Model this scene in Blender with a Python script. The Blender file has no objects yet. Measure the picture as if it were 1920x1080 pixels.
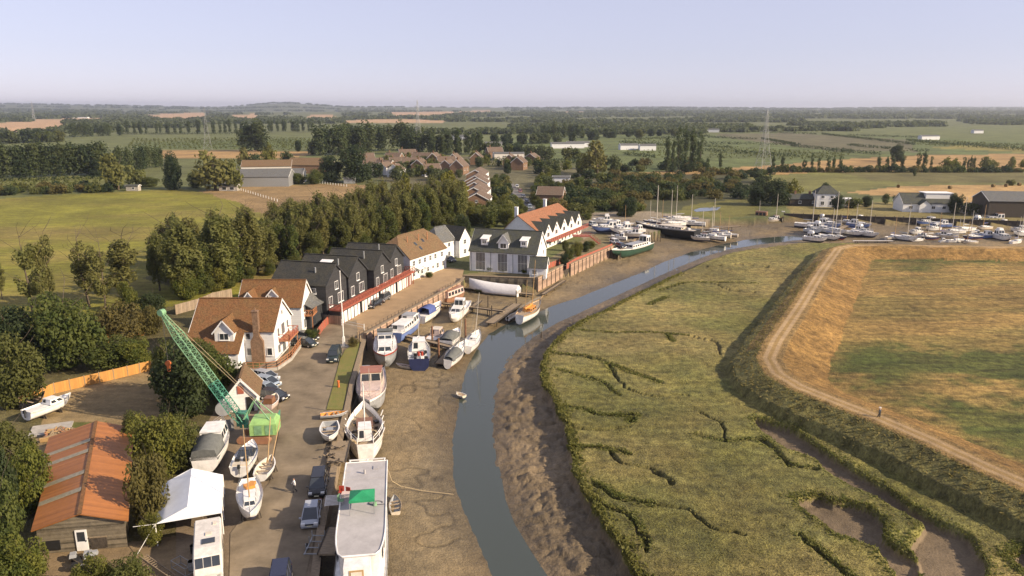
import bpy, math, random
import numpy as np
from mathutils import Vector, Matrix
R = math.radians
C = bpy.context.scene.collection
SC = bpy.context.scene

# ---------------------------------------------------------------- camera, sky, sun, exposure
FPX, CAMH = 1400.0, 40.0
PITCH = math.atan(337/FPX)
SP, CP = math.sin(PITCH), math.cos(PITCH)
cam = bpy.data.cameras.new("camera")
cam.sensor_width = 36.0
cam.lens = 36.0*FPX/1920
cam.clip_start = 0.5
cam.clip_end = 60000
camo = bpy.data.objects.new("camera", cam)
C.objects.link(camo)
camo.location = (0, 0, CAMH)
camo.rotation_euler = (R(90)-PITCH, 0, 0)
SC.camera = camo

SUN_AZ, SUN_EL = R(-20), R(27)          # azimuth counter-clockwise from +X
sdir = Vector((math.cos(SUN_AZ)*math.cos(SUN_EL), math.sin(SUN_AZ)*math.cos(SUN_EL), math.sin(SUN_EL)))
sl = bpy.data.lights.new("sun", 'SUN')
sl.energy = 3.25
sl.angle = R(0.5)
sl.color = (1.0, 0.82, 0.60)
so = bpy.data.objects.new("sun", sl)
C.objects.link(so)
so.rotation_euler = sdir.to_track_quat('Z', 'Y').to_euler()

w = bpy.data.worlds.new("World")
SC.world = w
w.use_nodes = True
nt = w.node_tree
nt.nodes.clear()
out = nt.nodes.new('ShaderNodeOutputWorld')
bg = nt.nodes.new('ShaderNodeBackground')
sky = nt.nodes.new('ShaderNodeTexSky')
sky.sky_type = 'NISHITA'
sky.sun_disc = False
sky.sun_elevation = SUN_EL
sky.sun_rotation = R(90)-SUN_AZ
sky.altitude = 0
sky.air_density = 1.0
sky.dust_density = 0.0
sky.ozone_density = 2.5
mixs = nt.nodes.new('ShaderNodeMix')
mixs.data_type = 'RGBA'
mixs.blend_type = 'MULTIPLY'
mixs.inputs['Factor'].default_value = 1.0
mixs.inputs['B'].default_value = (1.04, 0.94, 1.12, 1)
hs = nt.nodes.new('ShaderNodeHueSaturation')
hs.inputs['Saturation'].default_value = .62
nt.links.new(sky.outputs[0], hs.inputs['Color'])
nt.links.new(hs.outputs[0], mixs.inputs['A'])
even = nt.nodes.new('ShaderNodeMix')
even.data_type = 'RGBA'
even.inputs['Factor'].default_value = .62
even.inputs['B'].default_value = (4.15, 4.25, 5.35, 1)
nt.links.new(mixs.outputs['Result'], even.inputs['A'])
nt.links.new(even.outputs['Result'], bg.inputs['Color'])
bg.inputs['Strength'].default_value = 0.0575
nt.links.new(bg.outputs[0], out.inputs['Surface'])
SC.view_settings.view_transform = 'Standard'
SC.view_settings.look = 'None'
SC.view_settings.gamma = 1.0
SC.view_settings.exposure = 1.36
SC.render.engine = 'CYCLES'
SC.cycles.max_bounces = 5
SC.cycles.diffuse_bounces = 3
SC.cycles.glossy_bounces = 2
SC.cycles.transmission_bounces = 2
SC.cycles.volume_bounces = 0
SC.cycles.transparent_max_bounces = 4
SC.cycles.caustics_reflective = False
SC.cycles.caustics_refractive = False
SC.cycles.use_denoising = True
SC.cycles.use_adaptive_sampling = True

# ---------------------------------------------------------------- picture <-> ground helpers
def G(px, py, z=0.0):
    u = (px-960)/FPX; v = (py-540)/FPX
    t = (z-CAMH)/(-SP-v*CP)
    return Vector((t*u, t*(CP-v*SP), z))
def hz(px, py, pyt, z=0.0):
    p = G(px, py, z); v = (pyt-540)/FPX
    return -(v*p.y*CP+p.y*SP)/(CP-v*SP)+CAMH-z
rnd = random.Random(7)

# ---------------------------------------------------------------- mesh helpers
class MB:
    def __init__(s): s.v = []; s.f = []; s.m = []; s.sm = []
    def poly(s, pts, m=0, sm=False):
        n = len(s.v); s.v += [tuple(p) for p in pts]; s.f.append(tuple(range(n, n+len(pts)))); s.m.append(m); s.sm.append(sm)
    def grid(s, rows, m=0, sm=True, closed=False, mrow=None):
        n = len(s.v); k = len(rows[0])
        for r in rows: s.v += [tuple(p) for p in r]
        for i in range(len(rows)-1):
            for j in range(k if closed else k-1):
                a = n+i*k+j; b = n+i*k+(j+1) % k
                s.f.append((a, b, b+k, a+k)); s.m.append(mrow[j] if mrow else m); s.sm.append(sm)
    def box(s, c, d, rz=0, m=0, top=1.0, tilt=None):
        x, y, z = d[0]/2, d[1]/2, d[2]/2
        cs, sn = math.cos(rz), math.sin(rz)
        p = []
        for zz, k in ((-z, 1.0), (z, top)):
            for a, b in ((-x, -y), (x, -y), (x, y), (-x, y)):
                q = Vector((a*k, b*k, zz))
                if tilt: q = tilt @ q
                p.append((c[0]+q.x*cs-q.y*sn, c[1]+q.x*sn+q.y*cs, c[2]+q.z))
        n = len(s.v); s.v += p
        for f in ((3, 2, 1, 0), (4, 5, 6, 7), (0, 1, 5, 4), (1, 2, 6, 5), (2, 3, 7, 6), (3, 0, 4, 7)):
            s.f.append(tuple(n+i for i in f)); s.m.append(m); s.sm.append(False)
    def prism(s, pts, z0, z1, m=0, mt=None):
        n = len(pts)
        a = sum(pts[i][0]*pts[(i+1) % n][1]-pts[(i+1) % n][0]*pts[i][1] for i in range(n))
        if a < 0: pts = pts[::-1]
        lo = [(p[0], p[1], z0) for p in pts]; hi = [(p[0], p[1], z1) for p in pts]
        s.poly(hi, m if mt is None else mt); s.poly(lo[::-1], m)
        for i in range(n):
            j = (i+1) % n; s.poly((lo[i], lo[j], hi[j], hi[i]), m)
    def tube(s, a, b, r0, r1=None, n=6, m=0, cap=True):
        a = Vector(a); b = Vector(b); r1 = r0 if r1 is None else r1
        d = (b-a)
        if d.length < 1e-6: return
        q = d.to_track_quat('Z', 'Y'); rows = []
        for p, r in ((a, r0), (b, r1)):
            rows.append([p+q @ Vector((r*math.cos(2*math.pi*i/n), r*math.sin(2*math.pi*i/n), 0)) for i in range(n)])
        s.grid(rows, m, n > 5, True)
        if cap: s.poly(rows[1], m); s.poly(rows[0][::-1], m)
    def path(s, pts, r, n=5, m=0):
        for a, b in zip(pts, pts[1:]): s.tube(a, b, r, r, n, m)
    def bar(s, a, b, w, h, m=0):
        a = Vector(a); b = Vector(b); d = b-a; L = d.length
        if L < 1e-6: return
        q = d.to_track_quat('X', 'Z'); p = []
        for x in (0, L):
            for y, z in ((-w/2, -h/2), (w/2, -h/2), (w/2, h/2), (-w/2, h/2)): p.append(a+q @ Vector((x, y, z)))
        n = len(s.v); s.v += [tuple(k) for k in p]
        for f in ((3, 2, 1, 0), (4, 5, 6, 7), (0, 1, 5, 4), (1, 2, 6, 5), (2, 3, 7, 6), (3, 0, 4, 7)):
            s.f.append(tuple(n+i for i in f)); s.m.append(m); s.sm.append(False)
    def slab(s, pts, th, m=0):          # a planar polygon given thickness along its normal (downwards)
        p = [Vector(q) for q in pts]; nn = (p[1]-p[0]).cross(p[2]-p[0]).normalized()
        if nn.z < 0: p = p[::-1]; nn = -nn
        lo = [q-nn*th for q in p]
        s.poly(p, m); s.poly(lo[::-1], m)
        for i in range(len(p)):
            j = (i+1) % len(p); s.poly((lo[i], lo[j], p[j], p[i]), m)
    def mesh(s, name, mats):
        me = bpy.data.meshes.new(name)
        me.from_pydata(s.v, [], s.f)
        for mm in (mats if isinstance(mats, (list, tuple)) else [mats]): me.materials.append(mm)
        me.polygons.foreach_set('material_index', s.m)
        me.polygons.foreach_set('use_smooth', s.sm)
        me.update()
        return me
    def build(s, name, mats, parent=None, **k):
        return link(name, s.mesh(name, mats), parent, **k)
def link(name, me, parent=None, loc=None, rz=0):
    o = bpy.data.objects.new(name, me); C.objects.link(o)
    if parent: o.parent = parent
    if loc is not None: o.location = loc
    if rz: o.rotation_euler = (0, 0, rz)
    return o
def tag(o, label, cat, group=None, kind=None):
    if label: o['label'] = label
    if cat: o['category'] = cat
    if group: o['group'] = group
    if kind: o['kind'] = kind
    return o
def thing(name, label, cat, loc=(0, 0, 0), rz=0, group=None):
    o = bpy.data.objects.new(name, None); o.empty_display_size = .3; C.objects.link(o)
    o.location = loc; o.rotation_euler = (0, 0, rz)
    return tag(o, label, cat, group)
def kids(o): return [c for c in C.objects if c.parent == o] if False else list(o.children)
def dup(o, loc, rz=0, sc=1.0, label=None, group=None, parent=None):
    c = o.copy(); C.objects.link(c)
    if parent: c.parent = parent
    else:
        c.location = loc; c.rotation_euler = (0, 0, rz)
        c.scale = (sc, sc, sc) if not isinstance(sc, tuple) else sc
        if label: c['label'] = label
        if group: c['group'] = group
    for ch in o.children: dup(ch, None, parent=c)
    return c
def npmesh(name, v, f, mat, smooth=False):
    me = bpy.data.meshes.new(name); nv, nf, k = len(v), len(f), f.shape[1]
    me.vertices.add(nv); me.vertices.foreach_set('co', np.ascontiguousarray(v, np.float32).ravel())
    me.loops.add(nf*k); me.loops.foreach_set('vertex_index', np.ascontiguousarray(f, np.int32).ravel())
    me.polygons.add(nf); me.polygons.foreach_set('loop_start', np.arange(0, nf*k, k, dtype=np.int32))
    me.polygons.foreach_set('use_smooth', np.full(nf, smooth))
    me.materials.append(mat); me.update(calc_edges=True)
    return me
ORD = ['first', 'second', 'third', 'fourth', 'fifth', 'sixth', 'seventh', 'eighth', 'ninth', 'tenth', 'eleventh', 'twelfth', 'thirteenth', 'fourteenth', 'fifteenth', 'sixteenth', 'seventeenth', 'eighteenth', 'nineteenth', 'twentieth', 'twenty-first', 'twenty-second', 'twenty-third', 'twenty-fourth', 'twenty-fifth', 'twenty-sixth', 'twenty-seventh', 'twenty-eighth']

# ---------------------------------------------------------------- materials
def newmat(name):
    m = bpy.data.materials.new(name); m.use_nodes = True; t = m.node_tree
    b = t.nodes['Principled BSDF']
    return m, t, b
def N(t, k, **inp):
    n = t.nodes.new(k)
    for a, b in inp.items():
        if a.startswith('_'): setattr(n, a[1:], b)
        else: n.inputs[a.replace('_', ' ')].default_value = b
    return n
def mat(name, col, rough=.7, var=.15, scale=3.0, bump=0.0, bscale=None, metal=0.0, spec=.4, col2=None, stretch=None):
    """base colour broken up by two noises; optional bump"""
    m, t, b = newmat(name)
    b.inputs['Roughness'].default_value = rough; b.inputs['Metallic'].default_value = metal
    b.inputs['Specular IOR Level'].default_value = spec
    tc = N(t, 'ShaderNodeTexCoord'); src = tc.outputs['Object']
    if stretch:
        mp = N(t, 'ShaderNodeMapping', Scale=stretch); t.links.new(src, mp.inputs[0]); src = mp.outputs[0]
    n1 = N(t, 'ShaderNodeTexNoise', Scale=scale, Detail=6.0, Roughness=.65); t.links.new(src, n1.inputs[0])
    rp = N(t, 'ShaderNodeMapRange'); rp.inputs[1].default_value = .3; rp.inputs[2].default_value = .7
    t.links.new(n1.outputs[0], rp.inputs[0])
    c2 = col2 if col2 else tuple(c*(1-2.2*var) for c in col); c1 = col if col2 else tuple(min(.9, c*(1+.6*var)) for c in col)
    mx = N(t, 'ShaderNodeMix', _data_type='RGBA'); mx.inputs['A'].default_value = (*c2, 1); mx.inputs['B'].default_value = (*c1, 1)
    t.links.new(rp.outputs[0], mx.inputs['Factor'])
    oi = N(t, 'ShaderNodeObjectInfo')
    t.links.new(mx.outputs['Result'], b.inputs['Base Color'])
    if bump:
        n2 = N(t, 'ShaderNodeTexNoise', Scale=bscale or scale*4, Detail=4.0); t.links.new(src, n2.inputs[0])
        bp = N(t, 'ShaderNodeBump', Strength=bump, Distance=.1); t.links.new(n2.outputs[0], bp.inputs['Height']); t.links.new(bp.outputs[0], b.inputs['Normal'])
    return m
def boards(name, col, pitch=.16, axis='Z', rough=.6, var=.1, depth=.6):
    """weather-boarding / tiling / corrugation: saw-tooth bump with fine courses plus noise"""
    m, t, b = newmat(name); b.inputs['Roughness'].default_value = rough
    tc = N(t, 'ShaderNodeTexCoord'); sx = N(t, 'ShaderNodeSeparateXYZ'); t.links.new(tc.outputs['Object'], sx.inputs[0])
    mu = N(t, 'ShaderNodeMath', _operation='MULTIPLY'); mu.inputs[1].default_value = 1/pitch; t.links.new(sx.outputs[axis], mu.inputs[0])
    fr = N(t, 'ShaderNodeMath', _operation='FRACT'); t.links.new(mu.outputs[0], fr.inputs[0])
    fl = N(t, 'ShaderNodeMath', _operation='FLOOR'); t.links.new(mu.outputs[0], fl.inputs[0])
    wn = N(t, 'ShaderNodeTexWhiteNoise', _noise_dimensions='1D'); t.links.new(fl.outputs[0], wn.inputs['W'])
    n1 = N(t, 'ShaderNodeTexNoise', Scale=1.7, Detail=8.0, Roughness=.7); t.links.new(tc.outputs['Object'], n1.inputs[0])
    ad = N(t, 'ShaderNodeMath', _operation='MULTIPLY_ADD'); ad.inputs[1].default_value = .5; t.links.new(wn.outputs['Value'], ad.inputs[0]); t.links.new(n1.outputs[0], ad.inputs[2])
    rp = N(t, 'ShaderNodeMapRange'); rp.inputs[1].default_value = .45; rp.inputs[2].default_value = 1.1; t.links.new(ad.outputs[0], rp.inputs[0])
    mx = N(t, 'ShaderNodeMix', _data_type='RGBA'); mx.inputs['A'].default_value = (*[c*(1-2.4*var) for c in col], 1); mx.inputs['B'].default_value = (*[min(.9, c*(1+var)) for c in col], 1)
    t.links.new(rp.outputs[0], mx.inputs['Factor']); t.links.new(mx.outputs['Result'], b.inputs['Base Color'])
    bp = N(t, 'ShaderNodeBump', Strength=depth, Distance=.03); t.links.new(fr.outputs[0], bp.inputs['Height']); t.links.new(bp.outputs[0], b.inputs['Normal'])
    return m
def tiles(name, c1, c2, c3, row=.22, bw=.18, moss=None):
    """clay/slate tiles: brick pattern with colour per tile and patches of lichen; laid on object X and Z"""
    m, t, b = newmat(name); b.inputs['Roughness'].default_value = .85; b.inputs['Specular IOR Level'].default_value = .25
    tc = N(t, 'ShaderNodeTexCoord'); sx = N(t, 'ShaderNodeSeparateXYZ'); t.links.new(tc.outputs['Object'], sx.inputs[0])
    cb = N(t, 'ShaderNodeCombineXYZ')
    sm = N(t, 'ShaderNodeMath', _operation='ADD'); t.links.new(sx.outputs[0], sm.inputs[0]); t.links.new(sx.outputs[1], sm.inputs[1])
    t.links.new(sm.outputs[0], cb.inputs[0]); t.links.new(sx.outputs[2], cb.inputs[1])
    br = N(t, 'ShaderNodeTexBrick', Scale=1.0); br.inputs['Brick Width'].default_value = bw; br.inputs['Row Height'].default_value = row*.7
    br.inputs['Mortar Size'].default_value = .012
    br.inputs['Color1'].default_value = (*c1, 1); br.inputs['Color2'].default_value = (*c2, 1); br.inputs['Mortar'].default_value = (*[c*.45 for c in c2], 1)
    t.links.new(cb.outputs[0], br.inputs[0])
    n1 = N(t, 'ShaderNodeTexNoise', Scale=.55, Detail=9.0, Roughness=.72); t.links.new(tc.outputs['Object'], n1.inputs[0])
    rp = N(t, 'ShaderNodeMapRange'); rp.inputs[1].default_value = .42; rp.inputs[2].default_value = .68; t.links.new(n1.outputs[0], rp.inputs[0])
    mx = N(t, 'ShaderNodeMix', _data_type='RGBA'); mx.inputs['B'].default_value = (*c3, 1)
    mm = N(t, 'ShaderNodeMath', _operation='MULTIPLY'); mm.inputs[1].default_value = .65; t.links.new(rp.outputs[0], mm.inputs[0]); t.links.new(mm.outputs[0], mx.inputs['Factor'])
    t.links.new(br.outputs['Color'], mx.inputs['A'])
    n2 = N(t, 'ShaderNodeTexNoise', Scale=4.0, Detail=5.0); t.links.new(tc.outputs['Object'], n2.inputs[0])
    r2 = N(t, 'ShaderNodeMapRange'); r2.inputs[1].default_value = .35; r2.inputs[2].default_value = .65; r2.inputs[3].default_value = .72; r2.inputs[4].default_value = 1.15; t.links.new(n2.outputs[0], r2.inputs[0])
    m2 = N(t, 'ShaderNodeMix', _data_type='RGBA', _blend_type='MULTIPLY'); m2.inputs['Factor'].default_value = 1
    t.links.new(mx.outputs['Result'], m2.inputs['A']); t.links.new(r2.outputs[0], m2.inputs['B'])
    t.links.new(m2.outputs['Result'], b.inputs['Base Color'])
    bp = N(t, 'ShaderNodeBump', Strength=.5, Distance=.03); t.links.new(br.outputs['Fac'], bp.inputs['Height']); bp.invert = True; t.links.new(bp.outputs[0], b.inputs['Normal'])
    return m
def leafmat(name, c1, c2, c3, sc=.55):
    m, t, b = newmat(name); b.inputs['Roughness'].default_value = .65; b.inputs['Specular IOR Level'].default_value = .25
    tc = N(t, 'ShaderNodeTexCoord'); oi = N(t, 'ShaderNodeObjectInfo')
    ad = N(t, 'ShaderNodeVectorMath', _operation='ADD'); t.links.new(tc.outputs['Object'], ad.inputs[0])
    sc_ = N(t, 'ShaderNodeVectorMath', _operation='SCALE'); sc_.inputs[0].default_value = (37, 91, 53); t.links.new(oi.outputs['Random'], sc_.inputs['Scale']); t.links.new(sc_.outputs[0], ad.inputs[1])
    n1 = N(t, 'ShaderNodeTexNoise', Scale=sc, Detail=3.0); t.links.new(ad.outputs[0], n1.inputs[0])
    rp = N(t, 'ShaderNodeMapRange'); rp.inputs[1].default_value = .38; rp.inputs[2].default_value = .62; t.links.new(n1.outputs[0], rp.inputs[0])
    mx = N(t, 'ShaderNodeMix', _data_type='RGBA'); mx.inputs['A'].default_value = (*c1, 1); mx.inputs['B'].default_value = (*c2, 1); t.links.new(rp.outputs[0], mx.inputs['Factor'])
    m2 = N(t, 'ShaderNodeMix', _data_type='RGBA'); m2.inputs['B'].default_value = (*c3, 1); t.links.new(mx.outputs['Result'], m2.inputs['A'])
    mr = N(t, 'ShaderNodeMath', _operation='MULTIPLY'); mr.inputs[1].default_value = .75; t.links.new(oi.outputs['Random'], mr.inputs[0]); t.links.new(mr.outputs[0], m2.inputs['Factor'])
    t.links.new(m2.outputs['Result'], b.inputs['Base Color'])
    tr = N(t, 'ShaderNodeBsdfTranslucent'); t.links.new(m2.outputs['Result'], tr.inputs['Color'])
    ms = N(t, 'ShaderNodeMixShader'); ms.inputs[0].default_value = .5
    t.links.new(b.outputs[0], ms.inputs[1]); t.links.new(tr.outputs[0], ms.inputs[2])
    t.links.new(ms.outputs[0], t.nodes['Material Output'].inputs['Surface'])
    return m
M = {}
M['white_boards'] = boards('white_boards', (.78, .77, .74), .17, var=.05)
M['white'] = mat('white_paint', (.78, .77, .74), .5, .05, 2)
M['offwhite'] = mat('offwhite_paint', (.66, .62, .56), .55, .12, 2)
M['render'] = mat('painted_render', (.72, .72, .72), .8, .06, 1.5)
M['black_boards'] = boards('black_boards', (.035, .037, .04), .17, var=.2)
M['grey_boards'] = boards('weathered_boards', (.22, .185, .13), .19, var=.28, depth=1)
M['brown_tiles'] = tiles('brown_tiles', (.235, .112, .046), (.175, .085, .036), (.155, .105, .045))
M['mill_tiles'] = tiles('mill_tiles', (.215, .13, .068), (.17, .105, .056), (.155, .122, .062))
M['orange_tiles'] = tiles('orange_tiles', (.34, .15, .08), (.29, .125, .065), (.25, .135, .075))
M['slate'] = tiles('slate', (.085, .09, .085), (.06, .065, .06), (.10, .10, .05))
M['black_slate'] = tiles('black_slate', (.055, .055, .052), (.04, .042, .04), (.085, .075, .045))
M['grey_slate'] = tiles('grey_slate', (.16, .165, .165), (.13, .135, .14), (.14, .13, .1))
M['village_tiles'] = tiles('village_tiles', (.185, .128, .092), (.15, .105, .078), (.14, .115, .085))
M['red_sheet'] = boards('red_corrugated_sheet', (.35, .135, .036), .33, 'Y', .55, .1, 1.0)
M['roof_light'] = mat('translucent_sheet', (.36, .31, .20), .4, .2, 3)
M['brick'] = tiles('brick', (.30, .185, .115), (.24, .145, .09), (.22, .155, .10), .1, .23)
M['glass'] = mat('window_glass', (.035, .042, .05), .08, .2, .5, spec=.8)
M['dark'] = mat('dark_void', (.012, .012, .012), .8, .1)
M['red_wood'] = mat('red_stained_wood', (.36, .105, .065), .6, .12, 4)
M['orange_wood'] = mat('orange_stained_wood', (.43, .19, .085), .65, .12, 4)
M['new_fence'] = boards('new_fence_boards', (.50, .245, .06), .15, 'X', .7, .08, .6)
M['old_fence'] = boards('old_fence_boards', (.30, .23, .16), .15, 'X', .8, .15, .6)
M['wood'] = mat('weathered_timber', (.30, .23, .15), .85, .25, 2, .4, stretch=(1, 8, 8))
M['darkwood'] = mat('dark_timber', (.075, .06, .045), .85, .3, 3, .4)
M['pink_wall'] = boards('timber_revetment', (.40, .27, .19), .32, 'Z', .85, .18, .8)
M['concrete'] = mat('concrete', (.40, .37, .32), .85, .15, 1.2, .2)
M['asphalt'] = mat('asphalt', (.245, .195, .132), .92, .24, .22, .25, 14, spec=.2)
M['rub'] = mat('rubber', (.02, .02, .02), .8)
M['rim'] = mat('alloy', (.45, .45, .46), .35, .1, metal=.8)
M['chrome'] = mat('steel', (.5, .5, .5), .35, .1, metal=.7)
M['lamp'] = mat('headlamp', (.7, .7, .68), .15, .05, spec=.8)
M['tail'] = mat('tail_lamp', (.35, .02, .015), .2, .05)
M['plate'] = mat('number_plate', (.7, .68, .5), .4, .03)
for k, c in dict(silver=(.36, .38, .41), ltblue=(.30, .36, .43), dkgreen=(.02, .03, .028), black=(.014, .014, .016), navy=(.018, .022, .05), carwhite=(.72, .72, .70), carred=(.25, .03, .03), cargrey=(.12, .12, .125)).items():
    M['car_'+k] = mat('car_paint_'+k, c, .22, .04, 1, spec=.7)
for k, c in dict(white=(.80, .78, .74), cream=(.66, .58, .46), pink=(.62, .48, .41), blue=(.15, .22, .46), navy=(.022, .03, .085), black=(.02, .021, .022), red=(.40, .06, .035), redbrown=(.36, .14, .075), green=(.03, .075, .05), orange=(.62, .27, .05), grey=(.33, .34, .35), brown=(.21, .10, .05), rust=(.33, .17, .10), teal=(.12, .2, .2)).items():
    M['b_'+k] = mat('boat_'+k, c, .35, .12, 1.3)
M['teak'] = mat('deck_planking', (.38, .29, .19), .75, .2, 2, stretch=(1, 10, 1))
M['canvas_blue'] = mat('blue_canvas', (.07, .10, .27), .85, .12, 2, .2)
M['canvas_grey'] = mat('grey_canvas', (.13, .135, .125), .85, .15, 2, .2)
M['tarp'] = mat('white_tarpaulin', (.70, .68, .66), .55, .06, .8, .35, 1.2)
M['tent'] = mat('tent_sheet', (.78, .80, .82), .4, .04, .8, .3, 1.1)
M['green_tarp'] = mat('green_canopy', (.02, .27, .11), .6, .15, 1.2)
M['deck_grey'] = mat('painted_deck', (.42, .40, .39), .75, .12, .6)
M['crane_green'] = mat('crane_green', (.20, .37, .20), .5, .2, 1.5)
M['crane_teal'] = mat('crane_teal', (.085, .29, .19), .5, .2, 1.5)
M['house_green'] = mat('crane_cab_green', (.27, .46, .16), .5, .15, 1.2)
M['hookorange'] = mat('hook_orange', (.6, .16, .04), .6, .15, 2)
M['pole'] = mat('white_pole', (.75, .73, .68), .5, .05)
M['mast'] = mat('mast_alloy', (.55, .5, .42), .5, .1)
M['mastwood'] = mat('mast_wood', (.42, .27, .12), .5, .1)
M['rope'] = mat('rope', (.42, .33, .2), .9, .1)
M['wire'] = mat('wire', (.12, .12, .11), .6, .1, metal=.3)
M['galv'] = mat('galvanised_steel', (.33, .34, .34), .5, .1, metal=.4)
M['skin'] = mat('skin', (.48, .29, .2), .6, .05)
M['bark'] = mat('bark', (.13, .10, .07), .9, .3, 3, .6)
M['straw'] = mat('straw', (.17, .12, .05), .95, .2, 4, .5)
M['soil'] = mat('bare_soil', (.24, .17, .1), .95, .2, 1, .4)
M['l_olive'] = leafmat('leaf_olive', (.125, .142, .04), (.2, .205, .06), (.185, .168, .052))
M['l_green'] = leafmat('leaf_green', (.062, .09, .021), (.125, .145, .034), (.13, .13, .036))
M['l_bright'] = leafmat('leaf_bright', (0.094, 0.124, 0.024), (0.177, 0.183, 0.033), (0.177, 0.165, 0.035))
M['l_dark'] = leafmat('leaf_dark', (0.028, 0.053, 0.024), (0.059, 0.080, 0.031), (0.065, 0.083, 0.028))
M['l_brown'] = leafmat('leaf_brown', (.115, .098, .034), (.165, .135, .042), (.14, .125, .036))
M['l_poplar'] = leafmat('leaf_poplar', (0.059, 0.090, 0.035), (0.106, 0.124, 0.047), (0.088, 0.118, 0.041))
M['l_yellow'] = leafmat('leaf_yellow', (.22, .20, .02), (.27, .24, .03), (.2, .2, .03))
M['l_far'] = leafmat('leaf_far', (0.056, 0.082, 0.032), (0.105, 0.128, 0.046), (0.1, 0.115, 0.046), .03)
# ---------------------------------------------------------------- terrain
def _h(ix, iy, s):
    n = (ix*374761393+iy*668265263+s*974634777).astype(np.int64) & 0x7fffffff
    n = ((n ^ (n >> 13))*1274126177) & 0x7fffffff
    return ((n ^ (n >> 16)) & 0xffff)/65535.0
def vnoise(x, y, s=0):
    ix = np.floor(x).astype(np.int64); iy = np.floor(y).astype(np.int64); fx = x-ix; fy = y-iy
    fx = fx*fx*(3-2*fx); fy = fy*fy*(3-2*fy)
    return (_h(ix, iy, s)*(1-fx)+_h(ix+1, iy, s)*fx)*(1-fy)+(_h(ix, iy+1, s)*(1-fx)+_h(ix+1, iy+1, s)*fx)*fy
def fbm(x, y, sc, o=4, s=0):
    v = 0; a = .5; x = x/sc; y = y/sc
    for i in range(o): v = v+a*vnoise(x, y, s+i); x = x*2.03+7.1; y = y*2.03+3.7; a *= .5
    return v-.47
def inside(X, Y, P):
    P = np.array([(p[0], p[1]) for p in P]); r = np.zeros(X.shape, bool)
    b = (X >= P[:, 0].min()) & (X <= P[:, 0].max()) & (Y >= P[:, 1].min()) & (Y <= P[:, 1].max())
    x = X[b]; y = Y[b]; c = np.zeros(x.shape, bool)
    for (x1, y1), (x2, y2) in zip(P, np.roll(P, -1, 0)):
        if y1 == y2: continue
        k = ((y1 > y) != (y2 > y)) & (x < (x2-x1)*(y-y1)/(y2-y1)+x1); c ^= k
    r[b] = c
    return r
def dline(X, Y, P, mx=30.0, closed=False):
    P = np.array([(p[0], p[1]) for p in P]); d = np.full(X.shape, float(mx))
    segs = list(zip(P[:-1], P[1:]))+([(P[-1], P[0])] if closed else [])
    for a, b in segs:
        lo = np.minimum(a, b)-mx; hi = np.maximum(a, b)+mx
        k = np.nonzero((X > lo[0]) & (X < hi[0]) & (Y > lo[1]) & (Y < hi[1]))
        if not len(k[0]): continue
        x = X[k]-a[0]; y = Y[k]-a[1]; e = b-a; L = max(1e-9, (e*e).sum())
        t = np.clip((x*e[0]+y*e[1])/L, 0, 1)
        d[k] = np.minimum(d[k], np.hypot(x-t*e[0], y-t*e[1]))
    return d
def sd(X, Y, P, mx=30.0):
    d = dline(X, Y, P, mx, True)
    return np.where(inside(X, Y, P), -d, d)
def sm(a, b, x):
    t = np.clip((x-a)/(b-a), 0, 1); return t*t*(3-2*t)
def PX(pts, z=0.0): return [tuple(G(a, b, z)[:2]) for a, b in pts]

WATER_Z = -3.2
wl = [(950, 1200), (935, 1080), (905, 1010), (880, 960), (864, 920), (857, 880), (857, 830), (864, 780), (874, 720), (882, 690), (902, 650), (922, 627), (947, 612), (975, 599), (1015, 585), (1040, 574), (1085, 560), (1130, 542), (1200, 514), (1250, 491), (1300, 473), (1350, 460), (1400, 450), (1450, 445), (1500, 442), (1550, 440)]
wr = [(1570, 446), (1500, 449), (1420, 458), (1360, 468), (1320, 480), (1270, 500), (1215, 525), (1150, 555), (1090, 582), (1040, 605), (1000, 628), (965, 655), (945, 675), (928, 710), (918, 750), (915, 800), (920, 850), (930, 890), (938, 935), (955, 980), (985, 1030), (1018, 1080), (1090, 1200)]
WATER = PX(wl+wr, WATER_Z)
medge = [(1510, 453), (1420, 463), (1370, 472), (1320, 489), (1270, 511), (1200, 545), (1140, 576), (1085, 600), (1045, 629), (1020, 655), (1010, 685), (1017, 720), (1035, 750), (1047, 777), (1060, 810), (1067, 850), (1071, 890), (1085, 912), (1105, 935), (1115, 962), (1135, 1000), (1163, 1024), (1182, 1065), (1194, 1085), (1260, 1250)]
MARSH = PX(medge+[(2400, 1250), (2400, 480), (1600, 455)], -1.0)
QUAY = [(-15.5, 40), (-16.6, 52), (-17.36, 57.9), (-18.6, 64.7), (-20.0, 75.4), (-21.9, 89.6), (-22.6, 95.4), (-23.9, 105), (-26.3, 126.5), (-26.2, 127.5), (-11.9, 168.9), (-11.4, 175), (5.7, 172.6), (13.05, 187.6), (14.8, 188.9), (29.5, 215.5)]
SHORE = PX([(1160, 471), (1185, 452), (1205, 440), (1300, 419), (1345, 410), (1400, 411), (1480, 404), (1560, 406), (1641, 409), (1801, 414), (1920, 418), (2300, 428)], 0.0)
crest = [(2500, 1165), (1920, 905), (1850, 875), (1750, 827), (1650, 784), (1560, 749), (1500, 725), (1458, 700), (1442, 672), (1456, 640), (1500, 575), (1540, 510), (1572, 466), (1600, 459), (1700, 460), (1920, 464), (2400, 474)]
CREST = PX(crest, 1.6)
TIDAL = QUAY+SHORE+[CREST[-1]]+CREST[::-1]+PX([(2400, 1300), (560, 1300)], -1)
RFIELD = CREST[1:]+PX([(3000, 500), (3000, 1000)], 0)
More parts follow.
